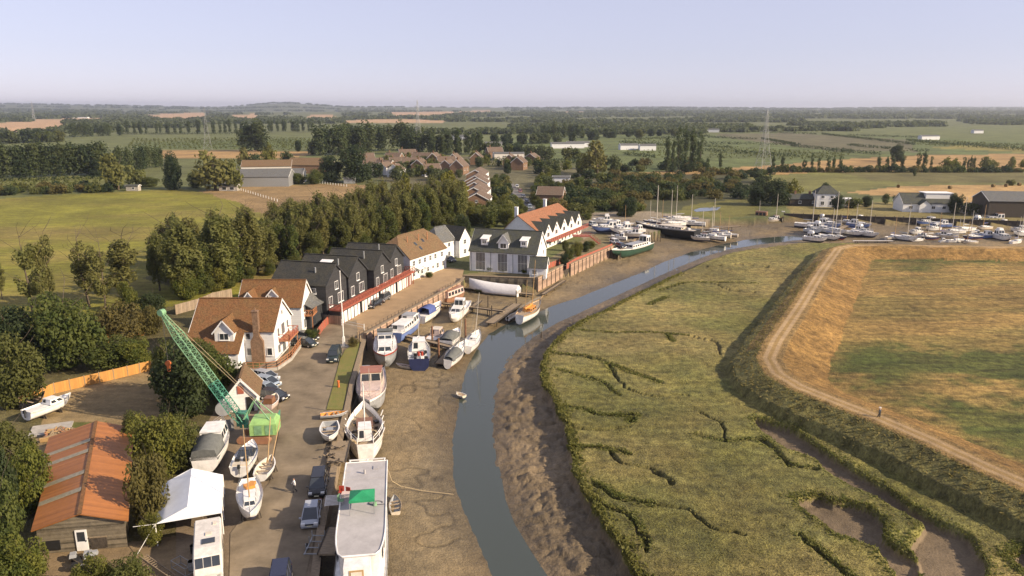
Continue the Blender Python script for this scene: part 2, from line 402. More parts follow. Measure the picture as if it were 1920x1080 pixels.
creeks = [
 [(1413, 785), (1483, 803), (1512, 825), (1570, 862), (1608, 886), (1661, 915), (1709, 952), (1762, 983), (1815, 1007), (1834, 1040), (1850, 1062), (1835, 1110), (1740, 1110), (1724, 1050), (1705, 1022), (1722, 1000), (1733, 985), (1685, 958), (1637, 930), (1589, 905), (1550, 880), (1531, 860), (1478, 845), (1444, 822), (1420, 797)],
 [(1490, 938), (1536, 930), (1562, 942), (1589, 944), (1627, 955), (1656, 978), (1658, 1008), (1687, 1032), (1724, 1052), (1728, 1110), (1700, 1110), (1647, 1026), (1608, 1017), (1570, 1003), (1550, 984), (1507, 955)],
 [(1895, 1046), (1925, 1030), (1980, 1060), (1925, 1075)]]
CREEKS = [PX(c, -1.3) for c in creeks]
rills = [([(1020, 655), (1048, 662), (1100, 667), (1138, 680), (1150, 700)], .5), ([(1138, 680), (1180, 695), (1240, 716)], .35), ([(1055, 760), (1090, 765), (1130, 776), (1190, 778)], .4), ([(1190, 778), (1180, 790)], .3),
 ([(1075, 835), (1120, 838), (1180, 850)], .4), ([(1300, 815), (1360, 826), (1420, 822), (1455, 845), (1480, 872), (1530, 876)], .55), ([(1085, 617), (1150, 624), (1220, 622), (1290, 628)], .35), ([(1250, 625), (1262, 640)], .3), ([(1110, 900), (1160, 930), (1230, 945)], .3), ([(1500, 1000), (1560, 1050), (1600, 1080)], .35), ([(1230, 545), (1280, 530), (1330, 528), (1420, 530)], .3), ([(1215, 570), (1240, 560), (1250, 556)], .3), ([(1119, 940), (1180, 960), (1200, 990), (1215, 1030)], .4)]
rills += [([(1040, 690), (1075, 700), (1130, 715), (1160, 740)], .25), ([(1150, 700), (1175, 730), (1230, 742), (1290, 740)], .2), ([(1070, 800), (1130, 806), (1175, 800)], .25), ([(1130, 838), (1160, 870), (1220, 880), (1260, 905)], .25), ([(1230, 945), (1290, 950), (1330, 985), (1400, 1000)], .25), ([(1360, 826), (1350, 790), (1310, 770)], .2), ([(1290, 628), (1340, 640), (1350, 665)], .2), ([(1330, 528), (1370, 545), (1420, 548)], .2), ([(1320, 500), (1380, 495), (1440, 500)], .2)]
RILLS = [(PX(p, -1), wd) for p, wd in rills]

U = np.concatenate([np.linspace(-1.25, -.76, 200)[:-1], np.linspace(-.76, .76, 1120), np.linspace(.76, 1.25, 160)[1:]])
Q = np.concatenate([np.linspace(1/31.0, 1/60.0, 220)[:-1], np.linspace(1/60.0, 1/3000.0, 430)[:-1], 1/np.array([3000, 3500, 4000, 4800, 5600, 6600, 7800, 9000, 10500, 12000, 13500])])
YY = 1/Q
X = (U[None, :]*YY[:, None]).ravel(); Y = np.repeat(YY, len(U))
near = Y < 900
xn, yn = X[near], Y[near]
wob = fbm(xn, yn, 3.0, 4, 5)
hn = np.full(xn.shape, -.04)
coln = np.zeros((len(xn), 3)); parn = np.zeros((len(xn), 3))

# colours of the country (albedo), far and near alike
col = np.zeros((len(X), 3)); par = np.zeros((len(X), 3))
col[:] = (.115, .125, .042); par[:] = (.5, 0, .5)
wfx = X+fbm(X, Y, 25, 3, 21)*8; wfy = Y+fbm(X, Y, 25, 3, 31)*10
def zone(px, c, p=(.5, 0, .5), warp=True, z=0.0):
    m = inside(wfx if warp else X, wfy if warp else Y, PX(px, z)); col[m] = c; par[m] = p
GOLD = (.34, .215, .085); STUB = (.44, .285, .155); GRN = (.15, .148, .036); ORCH = (.11, .135, .042)
zone([(-900, 262), (600, 250), (600, 236), (1300, 238), (2800, 236), (2800, 262), (600, 300), (-900, 300)], (.12, .135, .045))
for q in ([(-200, 234), (120, 227), (127, 243), (60, 247), (-200, 250)], [(50, 224), (200, 221), (200, 226), (60, 230)], [(257, 217), (384, 212), (384, 225), (300, 227)], [(435, 216), (482, 215), (482, 226), (435, 225)], [(575, 218), (620, 216), (640, 225), (580, 226)], [(715, 213), (852, 211), (850, 218), (760, 221)], [(620, 226), (750, 223), (838, 226), (830, 231), (640, 230)], [(860, 211), (920, 210), (920, 215), (860, 216)], [(1035, 213), (1100, 211), (1100, 215), (1035, 217)], [(205, 219), (258, 219), (258, 223), (205, 223)], [(-500, 222), (0, 219), (60, 222), (-500, 226)]): zone(q, STUB)
zone([(300, 282), (560, 283), (600, 287), (540, 298), (300, 296)], GOLD)
zone([(250, 268), (600, 258), (600, 278), (250, 280)], (.105, .13, .04), (.5, 0, 1))
zone([(-600, 334), (200, 328), (200, 345), (-100, 368), (-600, 376)], (.135, .14, .038), (.5, 0, 1))
zone([(930, 258), (1240, 252), (1680, 255), (2400, 290), (2400, 330), (1180, 322), (1060, 300), (900, 300)], ORCH, (.5, 0, 1))
zone([(1330, 252), (1480, 249), (1700, 262), (1720, 285), (1560, 283), (1390, 262)], (.125, .115, .06), (.5, 0, .4))
zone([(1310, 280), (1560, 283), (1720, 292), (1700, 298), (1320, 296)], (.10, .12, .036), (.5, 0, 1))
zone([(1170, 324), (1325, 318), (1445, 310), (1590, 298), (1700, 292), (1920, 288), (2500, 290), (2500, 318), (1920, 318), (1560, 322), (1445, 327), (1170, 327)], GOLD)
zone([(1740, 277), (1920, 286), (2500, 300), (2500, 283), (1920, 277), (1800, 272)], (.22, .19, .05))
zone([(1390, 330), (1560, 322), (1920, 319), (2500, 320), (2500, 352), (1920, 346), (1780, 345), (1660, 350), (1560, 362), (1430, 360)], (.155, .15, .042))
zone([(1560, 322), (1920, 319), (2500, 320), (2500, 340), (1780, 343), (1640, 338)], (.13, .115, .04))
zone([(1580, 361), (1680, 351), (1780, 346), (1920, 347), (2500, 352), (2500, 400), (1920, 392), (1750, 374), (1640, 367)], (.40, .26, .105))
zone([(-900, 376), (0, 372), (200, 360), (340, 354), (420, 368), (500, 395), (560, 420), (560, 520), (300, 640), (-900, 760)], GRN, (.45, 0, .7))
pm = inside(X, Y, PX([(-900, 376), (0, 372), (200, 360), (340, 354), (420, 368), (500, 395), (560, 420), (560, 520), (300, 640), (-900, 760)]))
k = np.clip(fbm(X[pm]*.35, Y[pm], 22, 4, 77)*3.2+.35, 0, 1)[:, None]
col[pm] = np.array((.185, .175, .022))*(1-k)+np.array((.225, .165, .05))*k
zone([(370, 358), (450, 349), (640, 344), (720, 352), (720, 440), (480, 397), (420, 372)], (.275, .185, .082))
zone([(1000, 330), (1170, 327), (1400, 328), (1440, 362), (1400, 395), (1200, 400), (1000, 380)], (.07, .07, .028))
# village ground, street and boatyard
zone([(640, 300), (1000, 290), (1130, 330), (1100, 400), (880, 420), (700, 330)], (.12, .11, .055))
zone([(1085, 402), (1180, 396), (1300, 405), (1340, 412), (1205, 440), (1165, 470), (1120, 480), (1080, 440)], (.26, .215, .15), (.4, 0, .3))
zone([(938, 330), (950, 330), (1012, 398), (1000, 420), (975, 420)], (.17, .16, .15), (.1, 0, .2), False)
zone([(1480, 375), (1700, 380), (1920, 396), (2400, 405), (2400, 428), (1920, 418), (1641, 409), (1480, 404)], (.2, .165, .06))
zone([(1290, 385), (1370, 376), (1425, 375), (1420, 405), (1345, 408), (1260, 400)], (.15, .14, .035))
zone([(300, 540), (540, 500), (720, 455), (880, 420), (880, 398), (640, 415), (400, 465), (260, 520)], (.085, .075, .028), (.6, 0, .6))
zone([(-900, 770), (330, 570), (420, 560), (480, 700), (440, 900), (330, 1200), (-900, 1500)], (.115, .098, .038), (.6, 0, .6))
zone([(30, 755), (240, 700), (340, 690), (300, 790), (215, 830), (60, 850)], (.24, .175, .085), (.4, 0, .5))
zone([(125, 800), (200, 790), (180, 850), (120, 850)], (.12, .125, .03), (.5, 0, .5))
zone([(60, 1040), (250, 1020), (330, 1000), (330, 1200), (60, 1200)], (.23, .165, .09), (.3, 0, .5))
zone([(330, 900), (440, 700), (480, 690), (560, 640), (620, 605), (860, 515), (880, 560), (700, 650), (660, 900), (600, 1300), (330, 1300)], (.23, .175, .115), (.25, 0, .4), False)
zone([(860, 515), (1000, 500), (1130, 430), (1160, 470), (1060, 515), (1005, 525), (870, 525)], (.17, .14, .07), (.4, 0, .5), False)

# relief of the tidal creek, marsh and sea bank
T = inside(xn, yn, TIDAL)
dw = sd(xn, yn, WATER, 40)
mud = -3.28+1.25*(1-np.exp(-np.maximum(dw, 0)/8.0))+fbm(xn, yn, 5, 4, 3)*.22*np.clip(dw/4, .35, 1)+fbm(xn, yn, .9, 2, 4)*.05
dM = sd(xn+wob*1.6, yn+wob*1.6, MARSH, 30)
right = T & (inside(xn, yn, PX(medge[::-1]+wr[::1], -2.5)) | (dM < 0))
rr = -3.3+np.clip(dw, 0, 30)*.075+np.abs(fbm(xn, yn, 2.2, 4, 9))*1.9*np.clip(dw/3, 0, 1)*sm(240, 120, yn)+fbm(xn, yn, 1.1, 3, 19)*.22
rr = np.where(dw < 1.2, np.minimum(rr, -3.2+.28*np.clip(dw/.35, 0, 1)+fbm(xn, yn, .7, 2, 15)*.3), rr)
rn = np.exp(-(fbm(xn, yn, 8, 3, 81)/.012)**2)*np.clip(dw/2-.4, 0, 1); mud = mud-rn*.1
mud = np.where(right, rr, mud)
mud = np.where(dw < 0, -3.22-np.clip(-dw, 0, 3)*.2, mud)
mh = -1.0+fbm(xn, yn, 6, 4, 13)*.45+fbm(xn, yn, .8, 2, 14)*.22
for P_, in [(c,) for c in CREEKS]:
    s_ = sd(xn+wob*.7+fbm(xn, yn, 1.0, 2, 8)*.5, yn+wob*.7, P_, 8); mh = np.where(s_ < 1.0, mh+(-2.1+fbm(xn, yn, 2.5, 3, 44)*.3-mh)*sm(.35, -.35, s_), mh)
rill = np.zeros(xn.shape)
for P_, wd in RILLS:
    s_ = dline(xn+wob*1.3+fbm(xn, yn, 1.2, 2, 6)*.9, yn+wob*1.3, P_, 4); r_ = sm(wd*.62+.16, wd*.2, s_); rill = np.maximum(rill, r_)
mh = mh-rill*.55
kM = sm(.25, -.6, dM)
h = np.where(T, mud+(mh-mud)*kM, hn)
RF = inside(xn, yn, RFIELD)
h = np.where(RF, -.75+fbm(xn, yn, 9, 4, 23)*.35+fbm(xn, yn, 1.0, 2, 24)*.15, h)
dC = dline(xn, yn, CREST, 24)
bk = 1.6-np.maximum(dC-1.9, 0)*np.where(RF, .34, .37)-np.where(RF, 0, np.maximum(dC-5.6+wob, 0)*1.3)+fbm(xn, yn, 1.2, 3, 33)*.4*np.clip((dC-1.6)/2, 0, 1)
bank = dC < 12
h = np.where(bank & (bk > h), bk, h)
onbank = bank & (bk >= h-.02)
hn = h
# colours of the near tidal ground
cn = col[near]; pn = par[near]
mv = np.clip(fbm(xn, yn, 9, 4, 51)*2.2+.5, 0, 1)[:, None]
cm = np.array((.225, .165, .085))*(1-mv)+np.array((.17, .132, .074))*mv
wet = np.clip(1-dw/5.0+wob*.5, 0, 1)
cm = cm*(1-.38*rn[:, None])
cm = cm*(1-.45*wet[:, None]); 
cr = np.array((.205, .152, .088))*(1-mv)+np.array((.135, .103, .06))*mv
cm = np.where(right[:, None], cr*(1-.3*wet[:, None]), cm)
g1 = np.clip(fbm(xn, yn, 14, 4, 61)*2.4+.5, 0, 1)[:, None]; g2 = np.clip(fbm(xn, yn, 3.0, 4, 62)*2.5+.4, 0, 1)[:, None]
cg = np.array((.192, .18, .047))*(1-g1)+np.array((.28, .22, .076))*g1; cg = cg*(1-.4*g2)+np.array((.12, .132, .05))*.4*g2; g3 = np.clip(fbm(xn, yn, 26, 3, 66)*3-.1, 0, 1)[:, None]; cg = cg*(1-.5*g3)+np.array((.225, .20, .095))*.5*g3
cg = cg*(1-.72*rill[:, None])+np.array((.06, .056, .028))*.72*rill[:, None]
inm = T & (kM > .5)
cg = np.where((hn < -1.62)[:, None], np.array((.15, .112, .068)), cg)
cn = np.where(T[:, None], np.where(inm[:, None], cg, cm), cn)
pn = np.where(T[:, None], np.where(inm[:, None], (1, 0, .6), np.stack([.55+0*wet, .4+.6*wet+.4*mv[:, 0], 0*wet], 1)), pn)
pn[T & (hn < -1.62) & inm] = (.4, .3, 0)
st = np.clip(fbm(xn*.25, yn, 5, 4, 71)*2.6+.45, 0, 1)[:, None]
cf = np.array((.315, .205, .064))*(1-st)+np.array((.225, .168, .05))*st
for q in ([(1540, 700), (1552, 655), (1640, 640), (1760, 652), (2300, 655), (2300, 745), (1900, 732), (1760, 705), (1660, 735), (1590, 712)], [(1660, 738), (1760, 745), (2300, 800), (2300, 960), (1920, 868), (1800, 812)], [(1575, 470), (1700, 466), (2300, 480), (2300, 505), (1700, 492), (1610, 490)], [(1690, 500), (1740, 490), (1760, 505), (1700, 512)]):
    s_ = sd(xn+wob*12, yn+wob*12, PX(q, -.8), 12); kk = (sm(3.5, -4.5, s_)*(.88+.12*np.clip(fbm(xn*.3, yn, 3, 3, 72)*3+.6, 0, 1)))[:, None]
    cf = cf*(1-kk)+np.array((.072, .088, .018))*kk
cn = np.where(RF[:, None], cf, cn); pn = np.where(RF[:, None], (1, 0, 1), pn)
cb = np.where(RF[:, None], np.array((.33, .195, .06)), np.array((.205, .185, .062)))
cb = np.where((~RF & (yn > 118) & (dC < 4.2))[:, None], np.array((.28, .19, .065)), cb)*(1-.3*g2)
cb = np.where((dC < 2.0)[:, None], np.array((.30, .195, .072)), cb)
rut = (sm(.42, .2, np.abs(dC-.62))*.9)[:, None]
cb = cb*(1-rut)+np.array((.40, .28, .15))*rut
cn = np.where(onbank[:, None], cb, cn); pn = np.where(onbank[:, None], (1, 0, .4), pn)
pn[onbank & (dC < 1.1)] = (.4, 0, 0)
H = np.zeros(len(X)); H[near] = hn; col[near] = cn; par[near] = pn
far = Y > 2200
H += np.where(far, sm(2200, 9000, Y)*(18+fbm(X, Y, 2600, 3, 91)*60)*1.0, 0)
H += sm(6500, 11500, Y)*np.clip(75-np.abs((X/Y+.70)*240), 0, 75)*.95+sm(7000, 11000, Y)*55*np.exp(-((X/Y+.30)/.055)**2)+sm(7000, 11000, Y)*25
H = np.where(~near & (Y < 2200), 0, H)
nr, ncx = len(YY), len(U)
idx = np.arange(nr*ncx).reshape(nr, ncx)
F4 = np.stack([idx[:-1, :-1], idx[:-1, 1:], idx[1:, 1:], idx[1:, :-1]], -1).reshape(-1, 4)

def ground_material():
    m, t, b = newmat('ground')
    b.inputs['Specular IOR Level'].default_value = .3
    ca = N(t, 'ShaderNodeAttribute', _attribute_name='col'); pa = N(t, 'ShaderNodeAttribute', _attribute_name='par')
    sp = N(t, 'ShaderNodeSeparateColor'); t.links.new(pa.outputs['Color'], sp.inputs[0])
    tc = N(t, 'ShaderNodeTexCoord')
    def noise(scale, det, lo, hi, o0, o1, st=None):
        src = tc.outputs['Object']
        if st:
            mp = N(t, 'ShaderNodeMapping', Scale=st); t.links.new(src, mp.inputs[0]); src = mp.outputs[0]
        n = N(t, 'ShaderNodeTexNoise', _noise_dimensions='2D', Scale=scale, Detail=det, Roughness=.65); t.links.new(src, n.inputs[0])
        r = N(t, 'ShaderNodeMapRange'); 
        for i, v in enumerate((lo, hi, o0, o1)): r.inputs[i+1].default_value = v
        t.links.new(n.outputs[0], r.inputs[0]); return r.outputs[0], n.outputs[0]
    a, _ = noise(.035, 6, .35, .65, .72, 1.22)
    bb, nb = noise(.8, 7, .32, .68, .55, 1.35)
    c, ncn = noise(4.5, 5, .3, .7, .55, 1.4)
    cur = ca.outputs['Color']
    def mul(cur, f, fac=None):
        x = N(t, 'ShaderNodeMix', _data_type='RGBA', _blend_type='MULTIPLY'); x.inputs['Factor'].default_value = 1
        t.links.new(cur, x.inputs['A']); t.links.new(f, x.inputs['B'])
        if fac is not None: t.links.new(fac, x.inputs['Factor'])
        return x.outputs['Result']
    cur = mul(cur, a); cur = mul(cur, bb, sp.outputs[0]); cur = mul(cur, c, sp.outputs[0])
    d, _ = noise(.35, 5, .35, .65, .66, 1.25, (.35, 1.6, 1)); cur = mul(cur, d, sp.outputs[2])
    t.links.new(cur, b.inputs['Base Color'])
    rr_ = N(t, 'ShaderNodeMapRange'); rr_.inputs[3].default_value = .95; rr_.inputs[4].default_value = .42; t.links.new(sp.outputs[1], rr_.inputs[0]); t.links.new(rr_.outputs[0], b.inputs['Roughness'])
    ad = N(t, 'ShaderNodeMath', _operation='ADD'); t.links.new(nb, ad.inputs[0]); t.links.new(ncn, ad.inputs[1])
    ms = N(t, 'ShaderNodeMath', _operation='MULTIPLY'); ms.inputs[1].default_value = .95; t.links.new(sp.outputs[0], ms.inputs[0])
    bp = N(t, 'ShaderNodeBump', Distance=.35); t.links.new(ad.outputs[0], bp.inputs['Height']); t.links.new(ms.outputs[0], bp.inputs['Strength']); t.links.new(bp.outputs[0], b.inputs['Normal'])
    return m
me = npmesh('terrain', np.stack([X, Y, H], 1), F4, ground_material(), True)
for nm, arr in (('col', col), ('par', par)):
    at_ = me.color_attributes.new(nm, 'FLOAT_COLOR', 'POINT')
    at_.data.foreach_set('color', np.concatenate([arr, np.ones((len(arr), 1))], 1).astype(np.float32).ravel())
tag(link('terrain', me), None, None, kind='structure')
Hgrid = H.reshape(nr, ncx)
def ground(x, y):
    """terrain height under a point"""
    if y <= 31: return 0.0
    i = int(np.searchsorted(-Q, -1.0/y)); j = int(np.searchsorted(U, x/y))
    return float(Hgrid[min(max(i, 0), nr-1), min(max(j, 0), ncx-1)])

# water of the tidal channel and a pool on the saltings
def water_material():
    m, t, b = newmat('creek_water')
    b.inputs['Base Color'].default_value = (.05, .06, .05, 1); b.inputs['Roughness'].default_value = .06; b.inputs['IOR'].default_value = 1.33
    b.inputs['Specular IOR Level'].default_value = .9
    tc = N(t, 'ShaderNodeTexCoord'); mp = N(t, 'ShaderNodeMapping', Scale=(1, .6, 1)); t.links.new(tc.outputs['Object'], mp.inputs[0])
    n = N(t, 'ShaderNodeTexNoise', Scale=1.6, Detail=4.0); t.links.new(mp.outputs[0], n.inputs[0])
    bp = N(t, 'ShaderNodeBump', Strength=.08, Distance=.06); t.links.new(n.outputs[0], bp.inputs['Height']); t.links.new(bp.outputs[0], b.inputs['Normal'])
    return m
M['water'] = water_material()
def sheet(name, pts, z, m, thick=None):
    b = MB(); pts = [tuple(p[:2]) for p in pts]
    a = sum(pts[i][0]*pts[(i+1) % len(pts)][1]-pts[(i+1) % len(pts)][0]*pts[i][1] for i in range(len(pts)))
    if a < 0: pts = pts[::-1]
    if thick: b.prism(pts, z-thick, z, 0)
    else: b.poly([(x, y, z) for x, y in pts])
    me = b.mesh(name, m)
    import bmesh
    bm = bmesh.new(); bm.from_mesh(me); bmesh.ops.triangulate(bm, faces=bm.faces[:]); bm.to_mesh(me); bm.free()
    return tag(link(name, me), None, None, kind='structure')
wx = PX([(a-14, b) for a, b in wl]+[(a+10, b+2) for a, b in wr], WATER_Z)
sheet('water', wx, WATER_Z, M['water'])
sheet('pool_water', PX([(1300, 394), (1312, 390), (1352, 388), (1345, 394), (1325, 396), (1305, 397)]), .01, M['water'])
# quay surfaces
qi = [(x-1.3, y) for x, y in QUAY[:9]]
road = PX([(425, 1300), (432, 1000), (505, 905), (525, 800), (520, 765), (528, 745), (490, 705), (500, 692), (548, 668), (566, 640), (612, 612), (625, 607), (668, 600), (674, 640), (645, 652), (638, 670), (624, 722), (612, 768), (622, 800)], .0)+[(-20.6, 75), (-18.8, 63), (-17.2, 50), (-16.5, 42)]
sheet('quay_road', road, .014, M['asphalt'])
M['paving'] = mat('promenade_paving', (.34, .235, .13), .9, .12, .35, .2, 10)
sheet('promenade', PX([(625, 606), (750, 529), (836, 501), (870, 505), (866, 522)], 0)+[(-12.2, 169), (-26.6, 127), (-28.6, 127)], .01, M['paving'])
M['verge'] = mat('verge_grass', (.13, .15, .03), .95, .25, .9, .8, 6, col2=(.20, .16, .05))
v_ = [(612, 767), (625, 722), (638, 672), (648, 655), (674, 640), (672, 660), (652, 720), (642, 768)]
sheet('grass_verge', PX(v_, .1), .1, M['verge'], .12)
# ---------------------------------------------------------------- vegetation
nprng = np.random.default_rng(11)
def leaf_cloud(name, blobs, n, size, m, seed=0, flat=.62, up=.2, aspect=.7):
    """leaf clumps (small folded faces) spread through overlapping lobes"""
    g = np.random.default_rng(seed); B = np.array(blobs, float)      # x,y,z,rx,rz
    wgt = B[:, 3]**1.6*np.sqrt(B[:, 4]); i = g.choice(len(B), n, p=wgt/wgt.sum()); b = B[i]
    d = g.normal(size=(n, 3)); d /= np.linalg.norm(d, axis=1)[:, None]
    rad = np.where(g.random(n) < .72, .82+.25*g.random(n)**.7, g.random(n)**.5*.85)
    c = b[:, :3]+d*rad[:, None]*np.stack([b[:, 3], b[:, 3], b[:, 4]], 1)
    nrm = d+g.normal(size=(n, 3))*flat; nrm[:, 2] += up; nrm /= np.linalg.norm(nrm, axis=1)[:, None]
    t = np.cross(nrm, g.normal(size=(n, 3))); t /= np.linalg.norm(t, axis=1)[:, None]; s = np.cross(nrm, t)
    L = (size*g.uniform(.55, 1.45, n))[:, None]; W = L*aspect
    v = np.stack([c-t*L*.5, c+s*W*.5-nrm*L*.12, c+t*L*.5, c-s*W*.5-nrm*L*.12], 1).reshape(-1, 3)
    f = np.arange(n*4).reshape(n, 4)
    return npmesh(name, v, f, m)
def crown_lobes(seed, rx, rz, zc, nl, lr, shape='oval', lobez=1.0):
    g = random.Random(seed); out = []
    for k in range(nl):
        while True:
            x, y, z = g.uniform(-1, 1), g.uniform(-1, 1), g.uniform(-1, 1)
            q = x*x+y*y
            lim = 1 if shape == 'col' else (1-z*z if shape == 'oval' else (1-max(0, z)**1.4)*(.45+.55*min(1, (z+1)*1.3)))
            if q < lim*.95: break
        r = lr*g.uniform(.6, 1.3); out.append((x*rx*.82, y*rx*.82, zc+z*rz*.86, r, r*lobez))
    return out
def trunk_mesh(seed, h, r, nl=6, spread=2.5, z0=.3):
    g = random.Random(seed); b = MB(); p = Vector((0, 0, -.3)); segs = 5
    for k in range(segs):
        q = p+Vector((g.uniform(-.05, .05)*h*.4, g.uniform(-.05, .05)*h*.4, h/segs)); b.tube(p, q, r*(1-k/segs*.8), r*(1-(k+1)/segs*.8), 7, cap=False); p = q
        if k >= 1:
            for _ in range(max(1, nl//4)):
                a = g.uniform(0, 6.28); L = spread*g.uniform(.6, 1.1); e = p+Vector((math.cos(a)*L, math.sin(a)*L, L*g.uniform(.5, 1.2)))
                b.tube(p, e, r*.38*(1-k/7), r*.1, 5, cap=False)
                e2 = e+Vector((math.cos(a+.6)*L*.4, math.sin(a+.6)*L*.4, L*.4)); b.tube(e, e2, r*.12, r*.04, 4, cap=False)
    return b.mesh('trunk', M['bark'])
PROTO = {}
def proto(key, lobes, n, size, m, th, tr, spread, nl=8, **k):
    PROTO.setdefault(key, []).append((leaf_cloud('crown', lobes, n, size, M[m], seed=len(PROTO)*31+len(PROTO[key]) if key in PROTO else len(PROTO)*31, **k), trunk_mesh(len(PROTO)*7+len(PROTO.get(key, [])), th, tr, nl, spread)))
for s in range(4): proto('belt', crown_lobes(100+s, 2.9, 6.7, 7.4, 58, .72, 'oval', 1.9)+[(0, 0, 13.3, .5, 1.6), (.9, .5, 12.4, .5, 1.5), (-.9, -.6, 12.7, .45, 1.5), (.3, -1.0, 11.8, .5, 1.4), (-.5, 1.0, 11.6, .5, 1.5)], 6200, .42, 'l_olive', 13, .28, 2.6)
for s in range(3): proto('belt_green', crown_lobes(140+s, 3.0, 6.0, 6.6, 46, .9, 'oval', 1.4), 5600, .42, 'l_green', 11, .28, 2.6)
for s in range(4): proto('sparse', crown_lobes(200+s, 2.5, 5.8, 8.0, 26, .8, 'oval', 1.3), 2600, .42, 'l_olive', 13.5, .22, 2.6, 12)
for s in range(4): proto('round', crown_lobes(300+s, 3.7, 3.3, 3.7, 26, 1.35, 'oval', .95)+[(0, 0, 1.6, 2.8, 1.4)], 7000, .36, 'l_green', 5.5, .22, 2.4)
for s in range(3): proto('bright', crown_lobes(340+s, 3.5, 3.3, 3.6, 26, 1.3, 'oval', .95)+[(0, 0, 1.6, 2.6, 1.4)], 6500, .34, 'l_bright', 5.5, .2, 2.4)
for s in range(3): proto('dark', crown_lobes(380+s, 3.4, 3.6, 4.0, 26, 1.3, 'oval', 1.0)+[(0, 0, 1.6, 2.6, 1.5)], 7000, .36, 'l_dark', 6, .22, 2.4)
for s in range(2): proto('brown', crown_lobes(420+s, 3.2, 2.2, 2.5, 20, 1.1, 'oval', .9)+[(0, 0, 1.0, 2.4, 1.0)], 4200, .34, 'l_brown', 3.5, .15, 2)
for s in range(4): proto('poplar', crown_lobes(500+s, 2.2, 10.2, 11.4, 34, 1.0, 'col', 2.0)+[(0, 0, 21.5, .8, 1.8)], 1700, .75, 'l_poplar', 19, .35, 1.6)
for s in range(4): proto('far', crown_lobes(600+s, 4.2, 4.0, 4.8, 16, 1.9, 'oval', .95)+[(0, 0, 2.2, 3.2, 2.0)], 700, 1.15, ('l_far', 'l_green', 'l_dark', 'l_far')[s], 6, .35, 2.6)
for s in range(3): proto('farolive', crown_lobes(640+s, 4.2, 4.4, 5.2, 16, 1.8, 'oval', 1.0), 700, 1.05, ('l_olive', 'l_bright', 'l_olive')[s], 6, .35, 2.6)
for s in range(4): proto('wind', crown_lobes(680+s, 3.4, 7.6, 8.6, 22, 1.7, 'col', 1.6), 800, 1.1, ('l_poplar', 'l_far', 'l_dark', 'l_poplar')[s], 12, .35, 2)
for s in range(3): proto('yellow', crown_lobes(720+s, 3.2, 3.4, 4.0, 16, 1.3, 'oval', 1.0), 1600, .6, 'l_yellow', 5, .25, 2)
for s in range(4): proto('bush', crown_lobes(760+s, 1.7, 1.0, 1.1, 10, .75, 'oval', .8), 900, .26, ('l_green', 'l_dark', 'l_bright', 'l_brown')[s], 1.4, .08, .8)
for s in range(4): proto('scrub', crown_lobes(800+s, 3.4, 1.6, 1.6, 12, 1.4, 'oval', .8), 520, .75, ('l_dark', 'l_green', 'l_brown', 'l_dark')[s], 2, .15, 1.5)
PBASE = dict(belt=14.6, belt_green=13, sparse=13.8, round=7.4, bright=7.2, dark=7.9, brown=5, poplar=22.5, far=9.2, farolive=9.8, wind=16.5, yellow=7.6, bush=2.2, scrub=3.4)
PW = dict(belt=7.5, belt_green=7.4, sparse=5.6, round=8.6, bright=8.2, dark=8, brown=7.4, poplar=5, far=9.6, farolive=9.4, wind=7.6, yellow=7, bush=4, scrub=7.6)
NTREE = {}
def tree(kind, x, y, h, label, group=None, wscale=1.0, cat='tree', name='tree', trunk=True, variant=None, z=None):
    ps = PROTO[kind]; v = rnd.randrange(len(ps)) if variant is None else variant % len(ps)
    s = h/PBASE[kind]; r = rnd.uniform(0, 6.28)
    t = thing(name, label, cat, (x, y, ground(x, y) if z is None else z), r, group)
    t.scale = (s*wscale, s*wscale, s)
    link('crown', ps[v][0], t)
    if trunk: link('trunk', ps[v][1], t)
    NTREE[cat] = NTREE.get(cat, 0)+1
    return t
def pxtree(kind, px, py, top, wpx, label, group=None, **k):
    """tree standing at picture point (px, py), with the height and width it has there"""
    p = G(px, py); h = hz(px, py, top)
    wm = wpx/FPX*(p.y*CP+CAMH*SP)
    return tree(kind, p.x, p.y, h, label, group, min(1.9, max(.45, wm/(PW[kind]*h/PBASE[kind]))), **k)
# woodland belt behind the houses
bf = [(330, 560), (430, 532), (540, 500), (640, 474), (720, 456), (800, 440), (868, 428)]
bbk = [(290, 505), (390, 478), (500, 450), (600, 432), (700, 415), (780, 405), (850, 396)]
def lerp_line(P, t):
    t *= len(P)-1; i = min(int(t), len(P)-2); f = t-i
    return P[i][0]+(P[i+1][0]-P[i][0])*f, P[i][1]+(P[i+1][1]-P[i][1])*f
wl_lab = 'tall olive-leaved tree standing in the dense belt behind the black and white houses'
wl_lab2 = 'darker green tree mixed into the dense belt behind the black and white houses'
for rw in range(5):
    nt_ = (30, 28, 25, 22, 19)[rw]
    for k in range(nt_):
        t = (k+.5+rnd.uniform(-.3, .3))/nt_; a = lerp_line(bf, t); b = lerp_line(bbk, t); q = G(*a).lerp(G(*b), rw/4.4+rnd.uniform(-.06, .06))
        gr = rnd.random() < (.38 if rw == 0 else .2)
        tree('belt_green' if gr else 'belt', q.x, q.y, rnd.uniform(10.2, 14.2)*(1+.27*t)*(.82 if gr else 1), wl_lab2 if gr else wl_lab, 'darker trees of the belt' if gr else 'olive trees of the belt', rnd.uniform(.95, 1.25))
for k in range(16):     # undergrowth along the front of the belt
    a = lerp_line(bf, (k+.5)/16); q = G(a[0]+rnd.uniform(-6, 6), a[1]+6)
    tree('round', q.x, q.y, rnd.uniform(3.2, 6), 'leafy green shrub along the front edge of the tree belt behind the houses', 'shrubs along the belt', cat='shrub', name='shrub')
